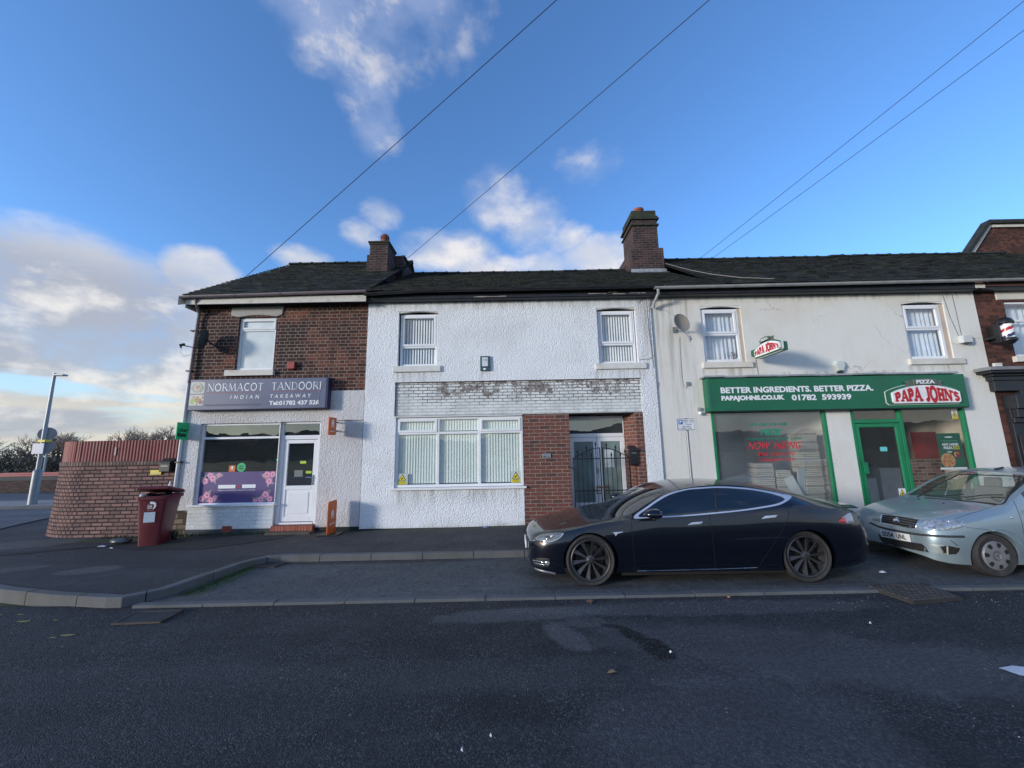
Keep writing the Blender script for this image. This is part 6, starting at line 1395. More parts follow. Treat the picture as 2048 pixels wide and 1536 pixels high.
    q = MB(); q.add([P(-.105, fy(.46), .46), P(.085, fy(.46), .46), P(.085, fy(.66), .66), P(-.105, fy(.66), .66)], [(0, 1, 2, 3)]); T.part(q, 'paper_label', mat('label_pale', (.50, .60, .66), .6, var=.06), fixn=False)
    fr = lambda x, y, z: P(x, fy(z), z); L_ = MB()
    text_fit(L_, 'CITY OF', -.06, .01, .795, .812, 0, frame=fr); text_fit(L_, 'STOKE', -.06, .02, .76, .79, 0, bold=.05, frame=fr); text_fit(L_, 'ON-TRENT', -.06, .02, .725, .752, 0, bold=.05, frame=fr); text_fit(L_, 'HOUSEHOLD WASTE', -.06, .055, .688, .695, 0, frame=fr)
    for (cx, cz, rr) in ((.0, .845, .026), (.03, .84, .026), (.06, .825, .024), (.068, .79, .02)): pts = [P(cx+rr*math.cos(R(30*k)), fy(cz)-.0006*cx*10, cz+rr*math.sin(R(30*k))) for k in range(12)]; L_.add(pts, [tuple(range(12))])
    L_.add([P(.09, fy(.79), .80), P(.075, fy(.74), .75), P(.04, fy(.70), .71), P(.03, fy(.72), .725), P(.05, fy(.75), .765), P(.055, fy(.79), .79)], [(0, 1, 2, 3, 4, 5)])
    T.part(L_, 'council_logo', M_SIGNW, fixn=False)
bin_()

def blob(name, label, cat, c, rx, ry, rz, m, seed, group=None, n=14):
    random.seed(seed); mb = MB()
    vs = []; k = 7
    for i in range(k+1):
        u = math.pi*i/k
        for j in range(n): t = 2*math.pi*j/n; q = random.uniform(.78, 1.12); vs.append((c[0]+rx*math.sin(u)*math.cos(t)*q, c[1]+ry*math.sin(u)*math.sin(t)*q, c[2]+rz+rz*-math.cos(u)*random.uniform(.9, 1.1)))
    mb.add(vs, [(i*n+j, i*n+(j+1) % n, (i+1)*n+(j+1) % n, (i+1)*n+j) for i in range(k) for j in range(n)])
    return tag(mb.build(name, m, smooth=70), label, cat, group)
blob('rubbish_bag', 'small grey black refuse bag on the pavement beside the red bin', 'rubbish bag', (-8.20, 8.42, .12), .22, .13, .06, mat('grey_sack', (.05, .06, .07), .3, var=.5, vs=6, bump=.5, bs=20), 3)
def litter(label, pts, z, m, cat='litter', name='litter'):
    mb = MB(); n = len(pts); random.seed(len(label)); mb.add([(p[0], p[1], z+random.uniform(0, .018)) for p in pts]+[(sum(p[0] for p in pts)/n, sum(p[1] for p in pts)/n, z+.03)], [(i, (i+1) % n, n) for i in range(n)])
    return tag(mb.build(name, m, fixn=False), label, cat, 'bits of litter')
PAPER = mat('litter_paper', (.62, .66, .72), .7)
def px_ground(u, v, z):
    d = CM @ Vector(((u-1024)/FPX, -(v-768)/FPX, -1)); t = (z-H)/d.z; return (d.x*t, d.y*t)
def litter_at(label, c, r, z, m, seed, **k):
    random.seed(seed); n = 7; litter(label, [(c[0]+r*random.uniform(.6, 1.2)*math.cos(6.283*i/n), c[1]+r*.6*random.uniform(.5, 1.2)*math.sin(6.283*i/n)) for i in range(n)], z, m, **k)
litter_at('crumpled white paper on the pavement left of the red bin', (-8.30, 8.13), .12, .125, PAPER, 1)
litter_at('small white scrap on the pavement just before the grey refuse bag', (-7.95, 7.98), .035, .125, PAPER, 2)
litter_at('crumpled blue rag at the foot of the white wall', (-.66, 8.92), .085, .20, mat('blue_rag', (.16, .26, .55), .8), 3, cat='rag', name='rag')
litter_at('orange brown crisp scrap lying beside the flush kerb', (2.72, 5.30), .03, .006, mat('orange_scrap', (.45, .16, .07), .7), 4)
litter_at('dry brown leaf on the road below the dark oil stain', (.83, 3.72), .05, .004, mat('dry_leaf', (.12, .10, .06), .8), 5, cat='leaf', name='fallen_leaf')
litter_at('white crumb on the road right of the dark oil stain', (1.46, 4.02), .014, .004, PAPER, 6)
litter_at('white scrap on the road near its right side', (3.82, 4.53), .018, .004, PAPER, 7)
litter_at('tiny white crumb nearest the camera on the left', (-.37, 2.87), .010, .004, PAPER, 8)
litter_at('tiny white crumb nearest the camera on the right', (-.19, 2.99), .010, .004, PAPER, 9)
litter_at('brown leaf litter heap against the flush kerb before the car', (.95, 5.27), .07, .004, mat('dead_leaves', (.11, .06, .035), .9), 12, cat='leaves', name='fallen_leaves')
litter_at('small white label on the bay in front of the parked hatchback', (5.45, 6.10), .06, .02, PAPER, 10)
# worn flakes of yellow line at the kerb corner
mb = MB(); random.seed(8)
for (cx, cy, r) in ((-5.9, 5.0, .10), (-5.55, 5.02, .05), (-6.2, 5.2, .05), (-4.95, 4.62, .10), (-5.05, 4.57, .05), (-6.5, 5.2, .08)):
    pts = [(cx+r*random.uniform(.5, 1.3)*math.cos(6.28*i/8), cy+r*.22*random.uniform(.5, 1.3)*math.sin(6.28*i/8), .005) for i in range(8)]; mb.add(pts, [tuple(range(8))])
tag(mb.build('worn_yellow_line', mat('worn_yellow', (.30, .27, .08), .9), fixn=False), kind='structure')
# gravel specks, moss and weeds: nobody could count these
def scatter(name, n, region, zf, size, m, seed, up=False, kind='stuff'):
    random.seed(seed); mb = MB()
    for _ in range(n):
        x, y = region(); z = zf(x, y); s = size*random.uniform(.5, 1.5)
        if up:
            a = random.uniform(0, 6.28); h = s*random.uniform(.8, 2.2); lx, ly = random.uniform(-1, 1)*h*.5, random.uniform(-1, .4)*h*.5; w_ = s*.22
            mb.add([(x-w_*math.cos(a), y-w_*math.sin(a), z), (x+w_*math.cos(a), y+w_*math.sin(a), z), (x+lx*.6+w_*.8*math.cos(a), y+ly*.6+w_*.8*math.sin(a), z+h*.6), (x+lx, y+ly, z+h), (x+lx*.5-w_*.8*math.cos(a), y+ly*.5-w_*.8*math.sin(a), z+h*.55)], [(0, 1, 2, 3, 4)])
        else:
            p = [(x+s*random.uniform(.5, 1)*math.cos(k*1.57+.3), y+s*random.uniform(.5, 1)*math.sin(k*1.57+.3), z) for k in range(4)]+[(x, y, z+s*.7)]
            mb.add(p, [(0, 1, 4), (1, 2, 4), (2, 3, 4), (3, 0, 4)])
    return tag(mb.build(name, m, fixn=False), kind=kind)
MOSS = mat('moss', (.035, .06, .015), .95, var=.5, vs=9)
def r_bay():
    t = random.random(); return (-4.68+.13*t+random.gauss(.06, .04), 5.75+1.2*t)
scatter('kerb_moss', 700, lambda: (lambda t: (-4.66+.14*t+abs(random.gauss(0, .05)), 5.7+1.35*t))(random.random()), lambda x, y: .018, .022, MOSS, 1)
scatter('wall_weeds', 420, lambda: (random.uniform(-9.3, -5.5), 9.10-abs(random.gauss(0, .05)) if random.random() < .8 else 9.02), lambda x, y: pz(x, y), .030, mat('weed_leaf', (.045, .075, .02), .8, var=.5, vs=9), 2, up=True)
scatter('road_grit', 900, lambda: (random.uniform(-6, 8), random.uniform(4.9, 5.32) if random.random() < .6 else random.uniform(2.2, 5.3)), lambda x, y: .0, .006, mat('grit', (.20, .19, .18), .9, var=.6, vs=30), 3)
scatter('bay_grit', 500, lambda: (random.uniform(-4.2, 6), 7.22-abs(random.gauss(0, .10)) if random.random() < .6 else random.uniform(5.5, 7.2)), lambda x, y: .018, .008, mat('leaf_grit', (.14, .10, .07), .9, var=.8, vs=20), 4)
scatter('pavement_grit', 260, lambda: (random.uniform(-9, 8), random.uniform(7.4, 9.0)), pz, .007, mat('grit_pale', (.35, .33, .31), .9), 5)

# ------------------------------------------------------------------ across the side road
def far_wall():
    T = Thing('boundary_wall', 'low brown brick wall with a red rail along the far side of the side road', 'wall', (-30, 21.6, 0))
    y = 21.3
    mb = MB(); mb.box(-70, -10, y, y+.25, 0, .62); T.part(mb, 'brickwork', brick('far_wall_brick', (.05, .035, .035), (.10, .06, .055), (.05, .04, .04)))
    mb = MB(); mb.box(-70, -10, y-.03, y+.28, .62, .85); T.part(mb, 'dark_band', mat('dark_slate_band', (.04, .045, .055), .8, var=.2))
    mb = MB(); mb.box(-70, -10, y-.05, y+.30, .85, .93); mb.box(-70, -10, y-.07, y+.10, .95, 1.04); T.part(mb, 'red_rail', mat('rail_red', (.30, .035, .045), .6, var=.2, vs=1))
far_wall()
def lamp_post():
    T = Thing('street_lamp', 'galvanised street lamp with road signs seen from behind across the side road', 'street lamp', (-18.6, 15.3, .09))
    x, y = -18.66, 15.4; lean = .0
    T.part(MB().tube([(x, y, .05), (x, y, 1.35), (x, y, 1.42)], [.13, .13, .075], 14), 'base_column', M_METAL, smooth=30)
    T.part(MB().tube([(x, y, 1.40), (x, y, 3.0), (x, y, 5.12)], [.072, .065, .05], 12), 'shaft', M_METAL, smooth=30)
    mb = MB(); mb.tube([(x-.05, y, 5.16), (x+.18, y-.02, 5.17)], .04, 8); mb.obox((x+.28, y-.03, 5.17), (.42, .20, .07), (0, .05, 0)); T.part(mb, 'lantern', mat('lantern_grey', (.42, .44, .46), .5), bevel=.015)
    T.part(MB().tube([(x, y, 5.12), (x, y, 5.26)], .05, 10), 'photocell', M_METAL)
    back = mat('sign_back', (.30, .32, .34), .5, .4)
    def rd(cz, dx, r): m = MB(); m.tube([(x+.02-.03, y+.11, cz), (x+.02-.045, y+.125, cz)], r, 28); m.tube([(x, y+.05, cz), (x+.02-.03, y+.11, cz)], .03, 6); return m
    T.part(rd(2.80, .05, .26), 'round_sign_back', back); T.part(rd(2.28, .05, .26), 'round_sign_back', back)
    T.part(MB().box(x-.24, x+.20, y-.12, y-.10, 2.02, 2.42), 'white_plate', mat('plate_dull', (.50, .52, .60), .5))
    T.part(MB().box(x-.10, x+.18, y-.10, y+.10, 2.47, 2.56), 'yellow_strap', M_YELLOW)
lamp_post()
def far_lamp():
    T = Thing('street_lamp', 'small distant street lamp with a flat dark head before the bare trees', 'street lamp', (-32.3, 27, 0)); x, y = -32.3, 27
    T.part(MB().tube([(x, y, 0), (x, y, 2.95)], .06, 8), 'shaft', M_METAL); mb = MB(); mb.obox((x-.1, y, 3.0), (.9, .3, .09)); T.part(mb, 'lantern', M_BLACKPL)
far_lamp()

# bare winter trees
BARK = mat('winter_bark', (.16, .13, .105), .95, var=.3, vs=2)
TWIG = mat('winter_twig', (.32, .25, .205), .95, var=.3, vs=1)
def tree_mesh(seed, h):
    random.seed(seed); limb = MB(); twig = MB()
    def grow(p, d, L, r, depth):
        n = 3; pts = [p]; q = p.copy(); dd = d.copy()
        for i in range(n):
            dd = (dd+Vector((random.uniform(-.16, .16), random.uniform(-.16, .16), random.uniform(-.04, .12)))).normalized(); q = q+dd*L/n; pts.append(q.copy())
        (limb if depth < 3 else twig).tube([tuple(a) for a in pts], [r*(1-.45*i/n) for i in range(n+1)], 6 if depth < 2 else 3, cap=False)
        if depth >= 5: return
        k = [5, 3, 3, 3, 3, 3, 2][depth]
        for _ in range(k):
            t = random.uniform(.45, 1.0) if depth else random.uniform(.55, 1.0); a = pts[min(int(t*n), n-1)].lerp(pts[min(int(t*n)+1, n)], t*n-int(t*n))
            e = Vector((random.gauss(0, 1), random.gauss(0, 1), random.gauss(.2, .6))).normalized(); nd = (dd*.95+e*.55).normalized(); nd.z = max(nd.z, -.05)
            grow(a, nd.normalized(), L*random.uniform(.62, .86), max(r*.58, .013), depth+1)
    grow(Vector((0, 0, 0)), Vector((0, 0, 1)), h*.26, h*.022, 0)
    return limb, twig
def trees():
    prot = []
    for s in (1, 2, 3):
        a, b = tree_mesh(s*13, 7.0); root = thing('bare_tree', '', 'tree', (0, 0, 0), 'bare winter trees beyond the side road')
        l = a.build('trunk', BARK, root, smooth=60, fixn=False); t = b.build('crown', TWIG, root, fixn=False); prot.append((root, l, t))
    labs = ['leftmost broad bare tree behind the red rail', 'bare tree just left of the street lamp', 'bare tree directly behind the street lamp signs', 'bare tree between the street lamp and the corrugated sheeting', 'bare tree showing above the left end of the corrugated sheeting',
            'tallest fan-shaped bare tree above the middle of the corrugated sheeting', 'bare tree above the corrugated sheeting nearest the terrace', 'small bare tree half hidden behind the leftmost tree', 'low bare tree behind the corrugated sheeting left of centre',
            'thin bare tree at the extreme left edge of the picture', 'spreading bare tree filling the gap right of the leftmost tree', 'narrow bare tree just right of the street lamp signs', 'wide low bare tree right of centre above the corrugated sheeting']
    pos = [(-57, 42, 1.02), (-51.5, 43, .98), (-47, 41, .98), (-46, 45, 1.0), (-45, 48, 1.12), (-41, 47, 1.16), (-38.5, 49, 1.08), (-64, 46, 1.0), (-43.5, 45, 1.0), (-60.5, 43, .9), (-54, 44, .92), (-48.5, 42, .95), (-39.5, 46, 1.02)]
    for i, ((x, y, s), lab) in enumerate(zip(pos, labs)):
        r, l, t = prot[i % 3]
        if i >= 3:
            r2 = r.copy(); COL.objects.link(r2)
            for c in (l, t): c2 = c.copy(); COL.objects.link(c2); c2.parent = r2
            r = r2
        random.seed(i); r.location = (x, y, -.3); r.scale = (s*1.25, s*1.25, s*.98); r.rotation_euler = (0, 0, i*1.3); r['label'] = lab
trees()
def thicket():
    random.seed(31); mb = MB()
    for _ in range(15000):
        x = random.uniform(-85, -30); y = random.uniform(36, 40); top = 1.7+.5*math.sin(x*.35)+.3*math.sin(x*.9+1); z = random.uniform(0, 1)**.75*top; s = random.uniform(.15, .5)
        a = Vector((random.gauss(0, .5), random.gauss(0, .5), 1)).normalized()*s; w_ = Vector((random.uniform(-1, 1), random.uniform(-1, 1), 0)).normalized()*random.uniform(.02, .06)*(1.6 if z < 1.3 else .8); p = Vector((x, y, z))
        mb.add([tuple(p-w_), tuple(p+w_), tuple(p+w_*.5+a), tuple(p-w_*.5+a)], [(0, 1, 2, 3)])
    tag(mb.build('dark_thicket', mat('thicket_twigs', (.10, .085, .068), .95, var=.6, vs=.6), fixn=False), kind='stuff')
thicket()

# ------------------------------------------------------------------ cars
def pchip(pts):
    xs = [p[0] for p in pts]; ys = [p[1] for p in pts]; n = len(xs)
    h = [xs[i+1]-xs[i] for i in range(n-1)]; d = [(ys[i+1]-ys[i])/h[i] for i in range(n-1)]; m = [0]*n
    m[0], m[-1] = d[0], d[-1]
    for i in range(1, n-1): m[i] = 0 if d[i-1]*d[i] <= 0 else 3*(h[i-1]+h[i])/((2*h[i]+h[i-1])/d[i-1]+(h[i]+2*h[i-1])/d[i])
    def f(x):
        if x <= xs[0]: return ys[0]
        if x >= xs[-1]: return ys[-1]
        i = max(k for k in range(n-1) if xs[k] <= x); t = (x-xs[i])/h[i]
        return (2*t**3-3*t*t+1)*ys[i]+(t**3-2*t*t+t)*h[i]*m[i]+(-2*t**3+3*t*t)*ys[i+1]+(t**3-t*t)*h[i]*m[i+1]
    return f
def car_paint(name, col, flake=.3, dirt=(.10, .10, .10), dz=.45, rough=.22, dirt_amt=.5, film_amt=.10):
    m = bpy.data.materials.new(name); m.use_nodes = True; T = NT(m.node_tree)
    tc = T.n('ShaderNodeTexCoord').outputs['Object']; sp = T.n('ShaderNodeSeparateXYZ', {0: tc}).outputs
    n = T.noise(tc, 3.5, 6, .65)
    k = T.math('MULTIPLY', T.ramp(T.math('ADD', sp[2], T.math('MULTIPLY', T.math('SUBTRACT', n, .5), .5)), dz, dz-.35), dirt_amt)
    film = T.math('MULTIPLY', T.ramp(n, .45, .75), film_amt)
    k = T.math('MAXIMUM', k, film)
    c = T.mix(k, col, dirt)
    b = T.n('ShaderNodeBsdfPrincipled', {'Base Color': c, 'Metallic': T.math('MULTIPLY', T.math('SUBTRACT', 1, k), flake), 'Roughness': T.math('ADD', rough, T.math('MULTIPLY', k, .5)),
        'Coat Weight': T.math('SUBTRACT', .85, T.math('MULTIPLY', k, .75)), 'Coat Roughness': .05})
    T.n('ShaderNodeOutputMaterial', {'Surface': b.outputs[0]}); MATS[name] = m; return m
TYRE = mat('tyre_rubber', (.028, .027, .027), .85, var=.3, vs=8, bump=.2, dirt=(.07, .06, .05), dirt_amt=.5, dirt_s=6)
ARCH = mat('wheel_well', (.010, .010, .010), .95)
TRIM = mat('black_trim', (.014, .014, .015), .55, var=.2)
class Car:
    def __init__(s, name, label, X0, Yc, z0, L, K, paint, wheels, archr, glass_fn, group=None, glass_mat=None, nx=110, remap=None):
        s.T = Thing(name, label, 'car', (X0+L/2, Yc, z0), group); s.X0, s.Yc, s.z0, s.L = X0, Yc, z0, L
        k = {a: pchip(b) for a, b in K.items()}; s.k = k
        xs = sorted(set([0, .008, .02, .04, .07, .11, .16, .22]+[.22+(L-.3-.22)*i/nx for i in range(nx+1)]+[L-.22, L-.16, L-.1, L-.06, L-.03, L-.012, L]+s_extra(glass_fn)))
        rm = pchip(remap) if remap else None
        NS, NR, NT_ = 12, 5, 9      # side, window, roof samples
        verts = []; secs = []
        for x in xs:
            zc, ym, zb, zr, yr, zl, zm = (k[q](x) for q in ('zc', 'ym', 'zb', 'zr', 'yr', 'zl', 'zm'))
            zb = min(zb, zr-.012); yb = ym*k['yb'](x); yr = min(yr, yb-.01)
            sec = [(0, zl+.03), (ym*.5, zl+.02), (ym*.86, zl)]
            P = [(ym*.93, zl), (ym*.965, zl+.10), (ym, zm), (ym*.992, zm+(zb-zm)*.55), (yb, zb)]
            # Catmull-Rom through the side points
            for i in range(NS):
                t = i/NS*4; j = min(int(t), 3); u = t-j; p0, p1, p2, p3 = P[max(j-1, 0)], P[j], P[j+1], P[min(j+2, 4)]
                sec.append(tuple(.5*((2*p1[q])+(-p0[q]+p2[q])*u+(2*p0[q]-5*p1[q]+4*p2[q]-p3[q])*u*u+(-p0[q]+3*p1[q]-3*p2[q]+p3[q])*u**3) for q in (0, 1)))
            for i in range(NR):
                t = i/NR; bow = math.sin(math.pi*t)*.10*abs(zr-zb); sec.append((yb+(yr-yb)*t+bow*.6, zb+(zr-zb)*t+bow*.12))
            for i in range(NT_+1):
                y = yr*(1-i/NT_); sec.append((y, zr+(zc-zr)*(1-(y/yr)**2.3)))
            secs.append(sec)
        n = len(secs[0]); s.n = n; full = []
        for x, sec in zip(xs, secs):
            gx = X0+(rm(x) if remap else x)
            row = [(gx, Yc-y, z0+z) for y, z in sec]+[(gx, Yc+y, z0+z) for y, z in sec[-2:0:-1]]
            full.append(row)
        m = len(full[0]); mb = MB()
        for row in full: mb.v += row
        jr = 3+NS; jt = jr+NR
        for i in range(len(xs)-1):
            xm = (xs[i]+xs[i+1])/2
            for j in range(m):
                jj = j if j < n-1 else (m-1-j)      # mirrored strip index
                zone = 'roof' if jj >= jt else ('win' if jj >= jr else 'side')
                mi = glass_fn(xm, zone, (jj-jr if zone == 'win' else jj-jt), NR if zone == 'win' else NT_)
                mb.f.append((i*m+j, (i+1)*m+j, (i+1)*m+(j+1) % m, i*m+(j+1) % m)); mb.m.append(mi)
        mb.f += [tuple(range(m-1, -1, -1)), tuple(range((len(xs)-1)*m, len(xs)*m))]; mb.m += [0, 0]
        o = mb.build('tmp', [paint, paint, ARCH, paint, paint, paint, paint])
        cut = MB()
        for (wx, zr_, r) in wheels:
            for sd in (-1, 1):
                ya, yb_ = (Yc-1.1, Yc-.52) if sd < 0 else (Yc+.52, Yc+1.1)
                cut.tube([(X0+wx, ya, z0+zr_), (X0+wx, yb_, z0+zr_)], archr, 48)
        c = cut.build('cutter', [ARCH]); 
        for q in c.data.polygons: q.material_index = 0
        c.data.materials.clear(); [c.data.materials.append(q) for q in (paint, paint, ARCH)]
        for q in c.data.polygons: q.material_index = 2
        md = o.modifiers.new('b', 'BOOLEAN'); md.operation = 'DIFFERENCE'; md.object = c; md.solver = 'EXACT'
        dg = bpy.context.evaluated_depsgraph_get(); me = bpy.data.meshes.new_from_object(o.evaluated_get(dg))
        bpy.data.objects.remove(o); bpy.data.objects.remove(c)
        bm = bmesh.new(); bm.from_mesh(me); s.bvh = BVHTree.FromBMesh(bm); bm.free()
        def split(sel, name, mats, under=None, smooth=35):
            bm = bmesh.new(); bm.from_mesh(me)
            bmesh.ops.delete(bm, geom=[f for f in bm.faces if not sel(f.material_index, f.calc_center_median().y)], context='FACES')
            m2 = bpy.data.meshes.new(name); bm.to_mesh(m2); bm.free()
            if not m2.polygons: return None
            for q in m2.polygons: q.material_index = 0 if q.material_index != 2 else 1
            m2.materials.clear(); [m2.materials.append(q) for q in mats]
            m2.polygons.foreach_set('use_smooth', [True]*len(m2.polygons)); m2.set_sharp_from_angle(angle=R(smooth))
            ob = bpy.data.objects.new(name, m2); COL.objects.link(ob); ob.parent = under or s.T.o
            if not under: ob.matrix_parent_inverse = s.T.inv
            return ob
        gm = [glass_mat or G_DARK]
        s.body = split(lambda i, y: i in (0, 1, 2), 'body', [paint, ARCH]); split(lambda i, y: i == 3, 'windscreen', gm); split(lambda i, y: i == 4, 'rear_window', gm)
        for k in (5, 6):
            split(lambda i, y: i == k and y < Yc, 'side_window', gm); split(lambda i, y: i == k and y > Yc, 'side_window', gm)
    def px(s, u, v, off=.004, mirror=False):
        d = (CM @ Vector(((u-1024)/FPX, -(v-768)/FPX, -1))).normalized(); o = Vector((0, 0, H))
        loc, nr, _, _ = s.bvh.ray_cast(o, d)
        if loc is None:
            q = s.bvh.find_nearest(o+d*math.hypot(s.X0+1, s.Yc)); loc, nr = q[0], q[1]
        if nr.dot(d) > 0: nr = -nr
        p = loc+nr*off
        if mirror: p = Vector((p.x, 2*s.Yc-p.y, p.z))
        return p
    def patch(s, name, outline, m, off=.005, under=None, mirror=False, rings=6, sub=4, smooth=60):
        pts = []
        n0 = len(outline)
        for i in range(n0):
            a, b = outline[i], outline[(i+1) % n0]
            for q in range(sub): t = q/sub; pts.append((a[0]+(b[0]-a[0])*t, a[1]+(b[1]-a[1])*t))
        cx = sum(p[0] for p in pts)/len(pts); cy = sum(p[1] for p in pts)/len(pts); mb = MB(); n = len(pts)
        for k in range(rings+1):
            f = 1-k/rings*.97
            for p in pts: mb.v.append(tuple(s.px(cx+(p[0]-cx)*f, cy+(p[1]-cy)*f, off*(1 if k else .3), mirror)))
        for k in range(rings):
            for j in range(n): mb.f.append((k*n+j, k*n+(j+1) % n, (k+1)*n+(j+1) % n, (k+1)*n+j)); mb.m.append(0)
        mb.f.append(tuple(range(rings*n, rings*n+n))); mb.m.append(0)
        return s.T.part(mb, name, m, under=under, smooth=smooth, fixn=False)
    def line(s, name, pts, r, m, off=.0, under=None, sub=6, closed=False, mirror=False, taper=None, n=6):
        P = []
        Q = pts+[pts[0]] if closed else pts
        for i in range(len(Q)-1):
            p0, p1, p2, p3 = Q[max(i-1, 0)], Q[i], Q[i+1], Q[min(i+2, len(Q)-1)]
            for q in range(sub):
                u = q/sub; P.append(tuple(.5*((2*p1[c])+(-p0[c]+p2[c])*u+(2*p0[c]-5*p1[c]+4*p2[c]-p3[c])*u*u+(-p0[c]+3*p1[c]-3*p2[c]+p3[c])*u**3) for c in (0, 1)))
        P.append(Q[-1]); mb = MB(); mb.tube([tuple(s.px(u, v, off, mirror)) for u, v in P], r, n); return s.T.part(mb, name, m, under=under, smooth=60)
def s_extra(fn): return getattr(fn, 'extra', [])
def wheel(T, c, r, kind, side=-1, rimm=None):
    x, y, z = c; w_ = .105; sg = side
    def Yp(d): return y+sg*d        # d>0 outwards
    tm = MB(); ri = r*(.80 if kind == 'turbine' else .66)
    prof = [(ri, w_*.55), (ri+.012, w_*.80), (r*.93, w_*.98), (r*.985, w_*.80), (r, w_*.45), (r, -w_*.7), (r*.97, -w_), (ri, -w_)]
    tm.lathe([(a, (y+sg*b)) for a, b in prof], (x, 0, z), axis='y', n=56); t = T.part(tm, 'wheel', TYRE, smooth=35)
    rm = MB()
    rm.lathe([(a, Yp(b)) for a, b in [(ri+.006, w_*.80), (ri-.004, w_*.86), (ri-.020, w_*.78), (ri-.026, w_*.35), (ri-.05, -w_*.5)]], (x, 0, z), axis='y', n=56)
    if kind == 'turbine':
        N = 10
        for k in range(N):
            a = 2*math.pi*k/N+.12
            def P(rr, da, d): return (x+rr*math.cos(a+da), Yp(d), z+rr*math.sin(a+da))
            r0, r1 = .05, ri-.015
            vs = [P(r0, -.20, w_*.55), P(r0, .20, w_*.55), P(r0*2.4, .09, w_*.62), P(r1, .115, w_*.74), P(r1, -.105, w_*.52), P(r0*2.4, -.12, w_*.50)]
            bk = [(p[0], p[1]-sg*.022, p[2]) for p in vs]
            rm.add(vs+bk, [(0, 1, 2, 5), (5, 2, 3, 4)]+[(i, (i+1) % 6, 6+(i+1) % 6, 6+i) for i in range(6)])
        rm.lathe([(0, Yp(w_*.70)), (.030, Yp(w_*.70)), (.036, Yp(w_*.66)), (.062, Yp(w_*.56)), (.066, Yp(w_*.3))], (x, 0, z), axis='y', n=24)
        R_ = T.part(rm, 'rim', rimm, under=t, smooth=25)
        b = MB(); b.lathe([(0, Yp(-.01)), (ri*.72, Yp(-.01)), (ri*.72, Yp(-.03))], (x, 0, z), axis='y', n=32); b.lathe([(ri*.99, Yp(-.04)), (0, Yp(-.05))], (x, 0, z), axis='y', n=32, mi=1); T.part(b, 'brake_disc', [mat('brake_dark', (.035, .033, .032), .5, .6, var=.3), ARCH], under=t)
        bl = MB()
        for k in range(5): a = 2*math.pi*k/5+.5; bl.lathe([(0, Yp(w_*.60)), (.009, Yp(w_*.60)), (.010, Yp(w_*.5))], (x+.047*math.cos(a), 0, z+.047*math.sin(a)), axis='y', n=8)
        T.part(bl, 'wheel_nuts', M_METAL, under=t)
        if sg < 0:
            bd = MB(); yy = Yp(w_*.705); bd.add([(x-.020, yy, z+.014), (x, yy, z+.018), (x+.020, yy, z+.014), (x+.016, yy, z+.006), (x+.005, yy, z+.010), (x, yy, z-.020), (x-.005, yy, z+.010), (x-.016, yy, z+.006)], [tuple(range(8))]); T.part(bd, 'wheel_badge', M_CHROME, under=t, fixn=False)
    else:
        rm.lathe([(ri*1.0, Yp(w_*.74)), (ri*.93, Yp(w_*.92)), (ri*.62, Yp(w_*1.0)), (ri*.36, Yp(w_*.98)), (ri*.30, Yp(w_*.86)), (0, Yp(w_*.88))], (x, 0, z), axis='y', n=48)
        R_ = T.part(rm, 'hubcap', rimm, under=t, smooth=35)
        h = MB()
        for k in range(7):
            a = 2*math.pi*k/7+.35; cr = ri*.80; pts = []
            for q, (dr, da) in enumerate(((-.032, -.17), (-.038, 0), (-.032, .17), (.0, .20), (.022, .16), (.026, 0), (.022, -.16), (0, -.20))):
                rr = cr+dr; f = w_*(.92+(ri*.93-rr)/(ri*.31)*.08)+.0025; pts.append((x+rr*math.cos(a+da), Yp(f), z+rr*math.sin(a+da)))
            h.add(pts, [tuple(range(8))])
        T.part(h, 'hubcap_holes', ARCH, under=t, fixn=False)
        h = MB(); h.lathe([(ri*.34, Yp(w_*.99)), (ri*.31, Yp(w_*1.03)), (ri*.27, Yp(w_*.99))], (x, 0, z), axis='y', n=24); h.lathe([(0, Yp(w_*.93)), (.014, Yp(w_*.93)), (.016, Yp(w_*.86))], (x, 0, z), axis='y', n=12); T.part(h, 'hub_ring', mat('hub_dark', (.09, .09, .10), .6), under=t)
    return t

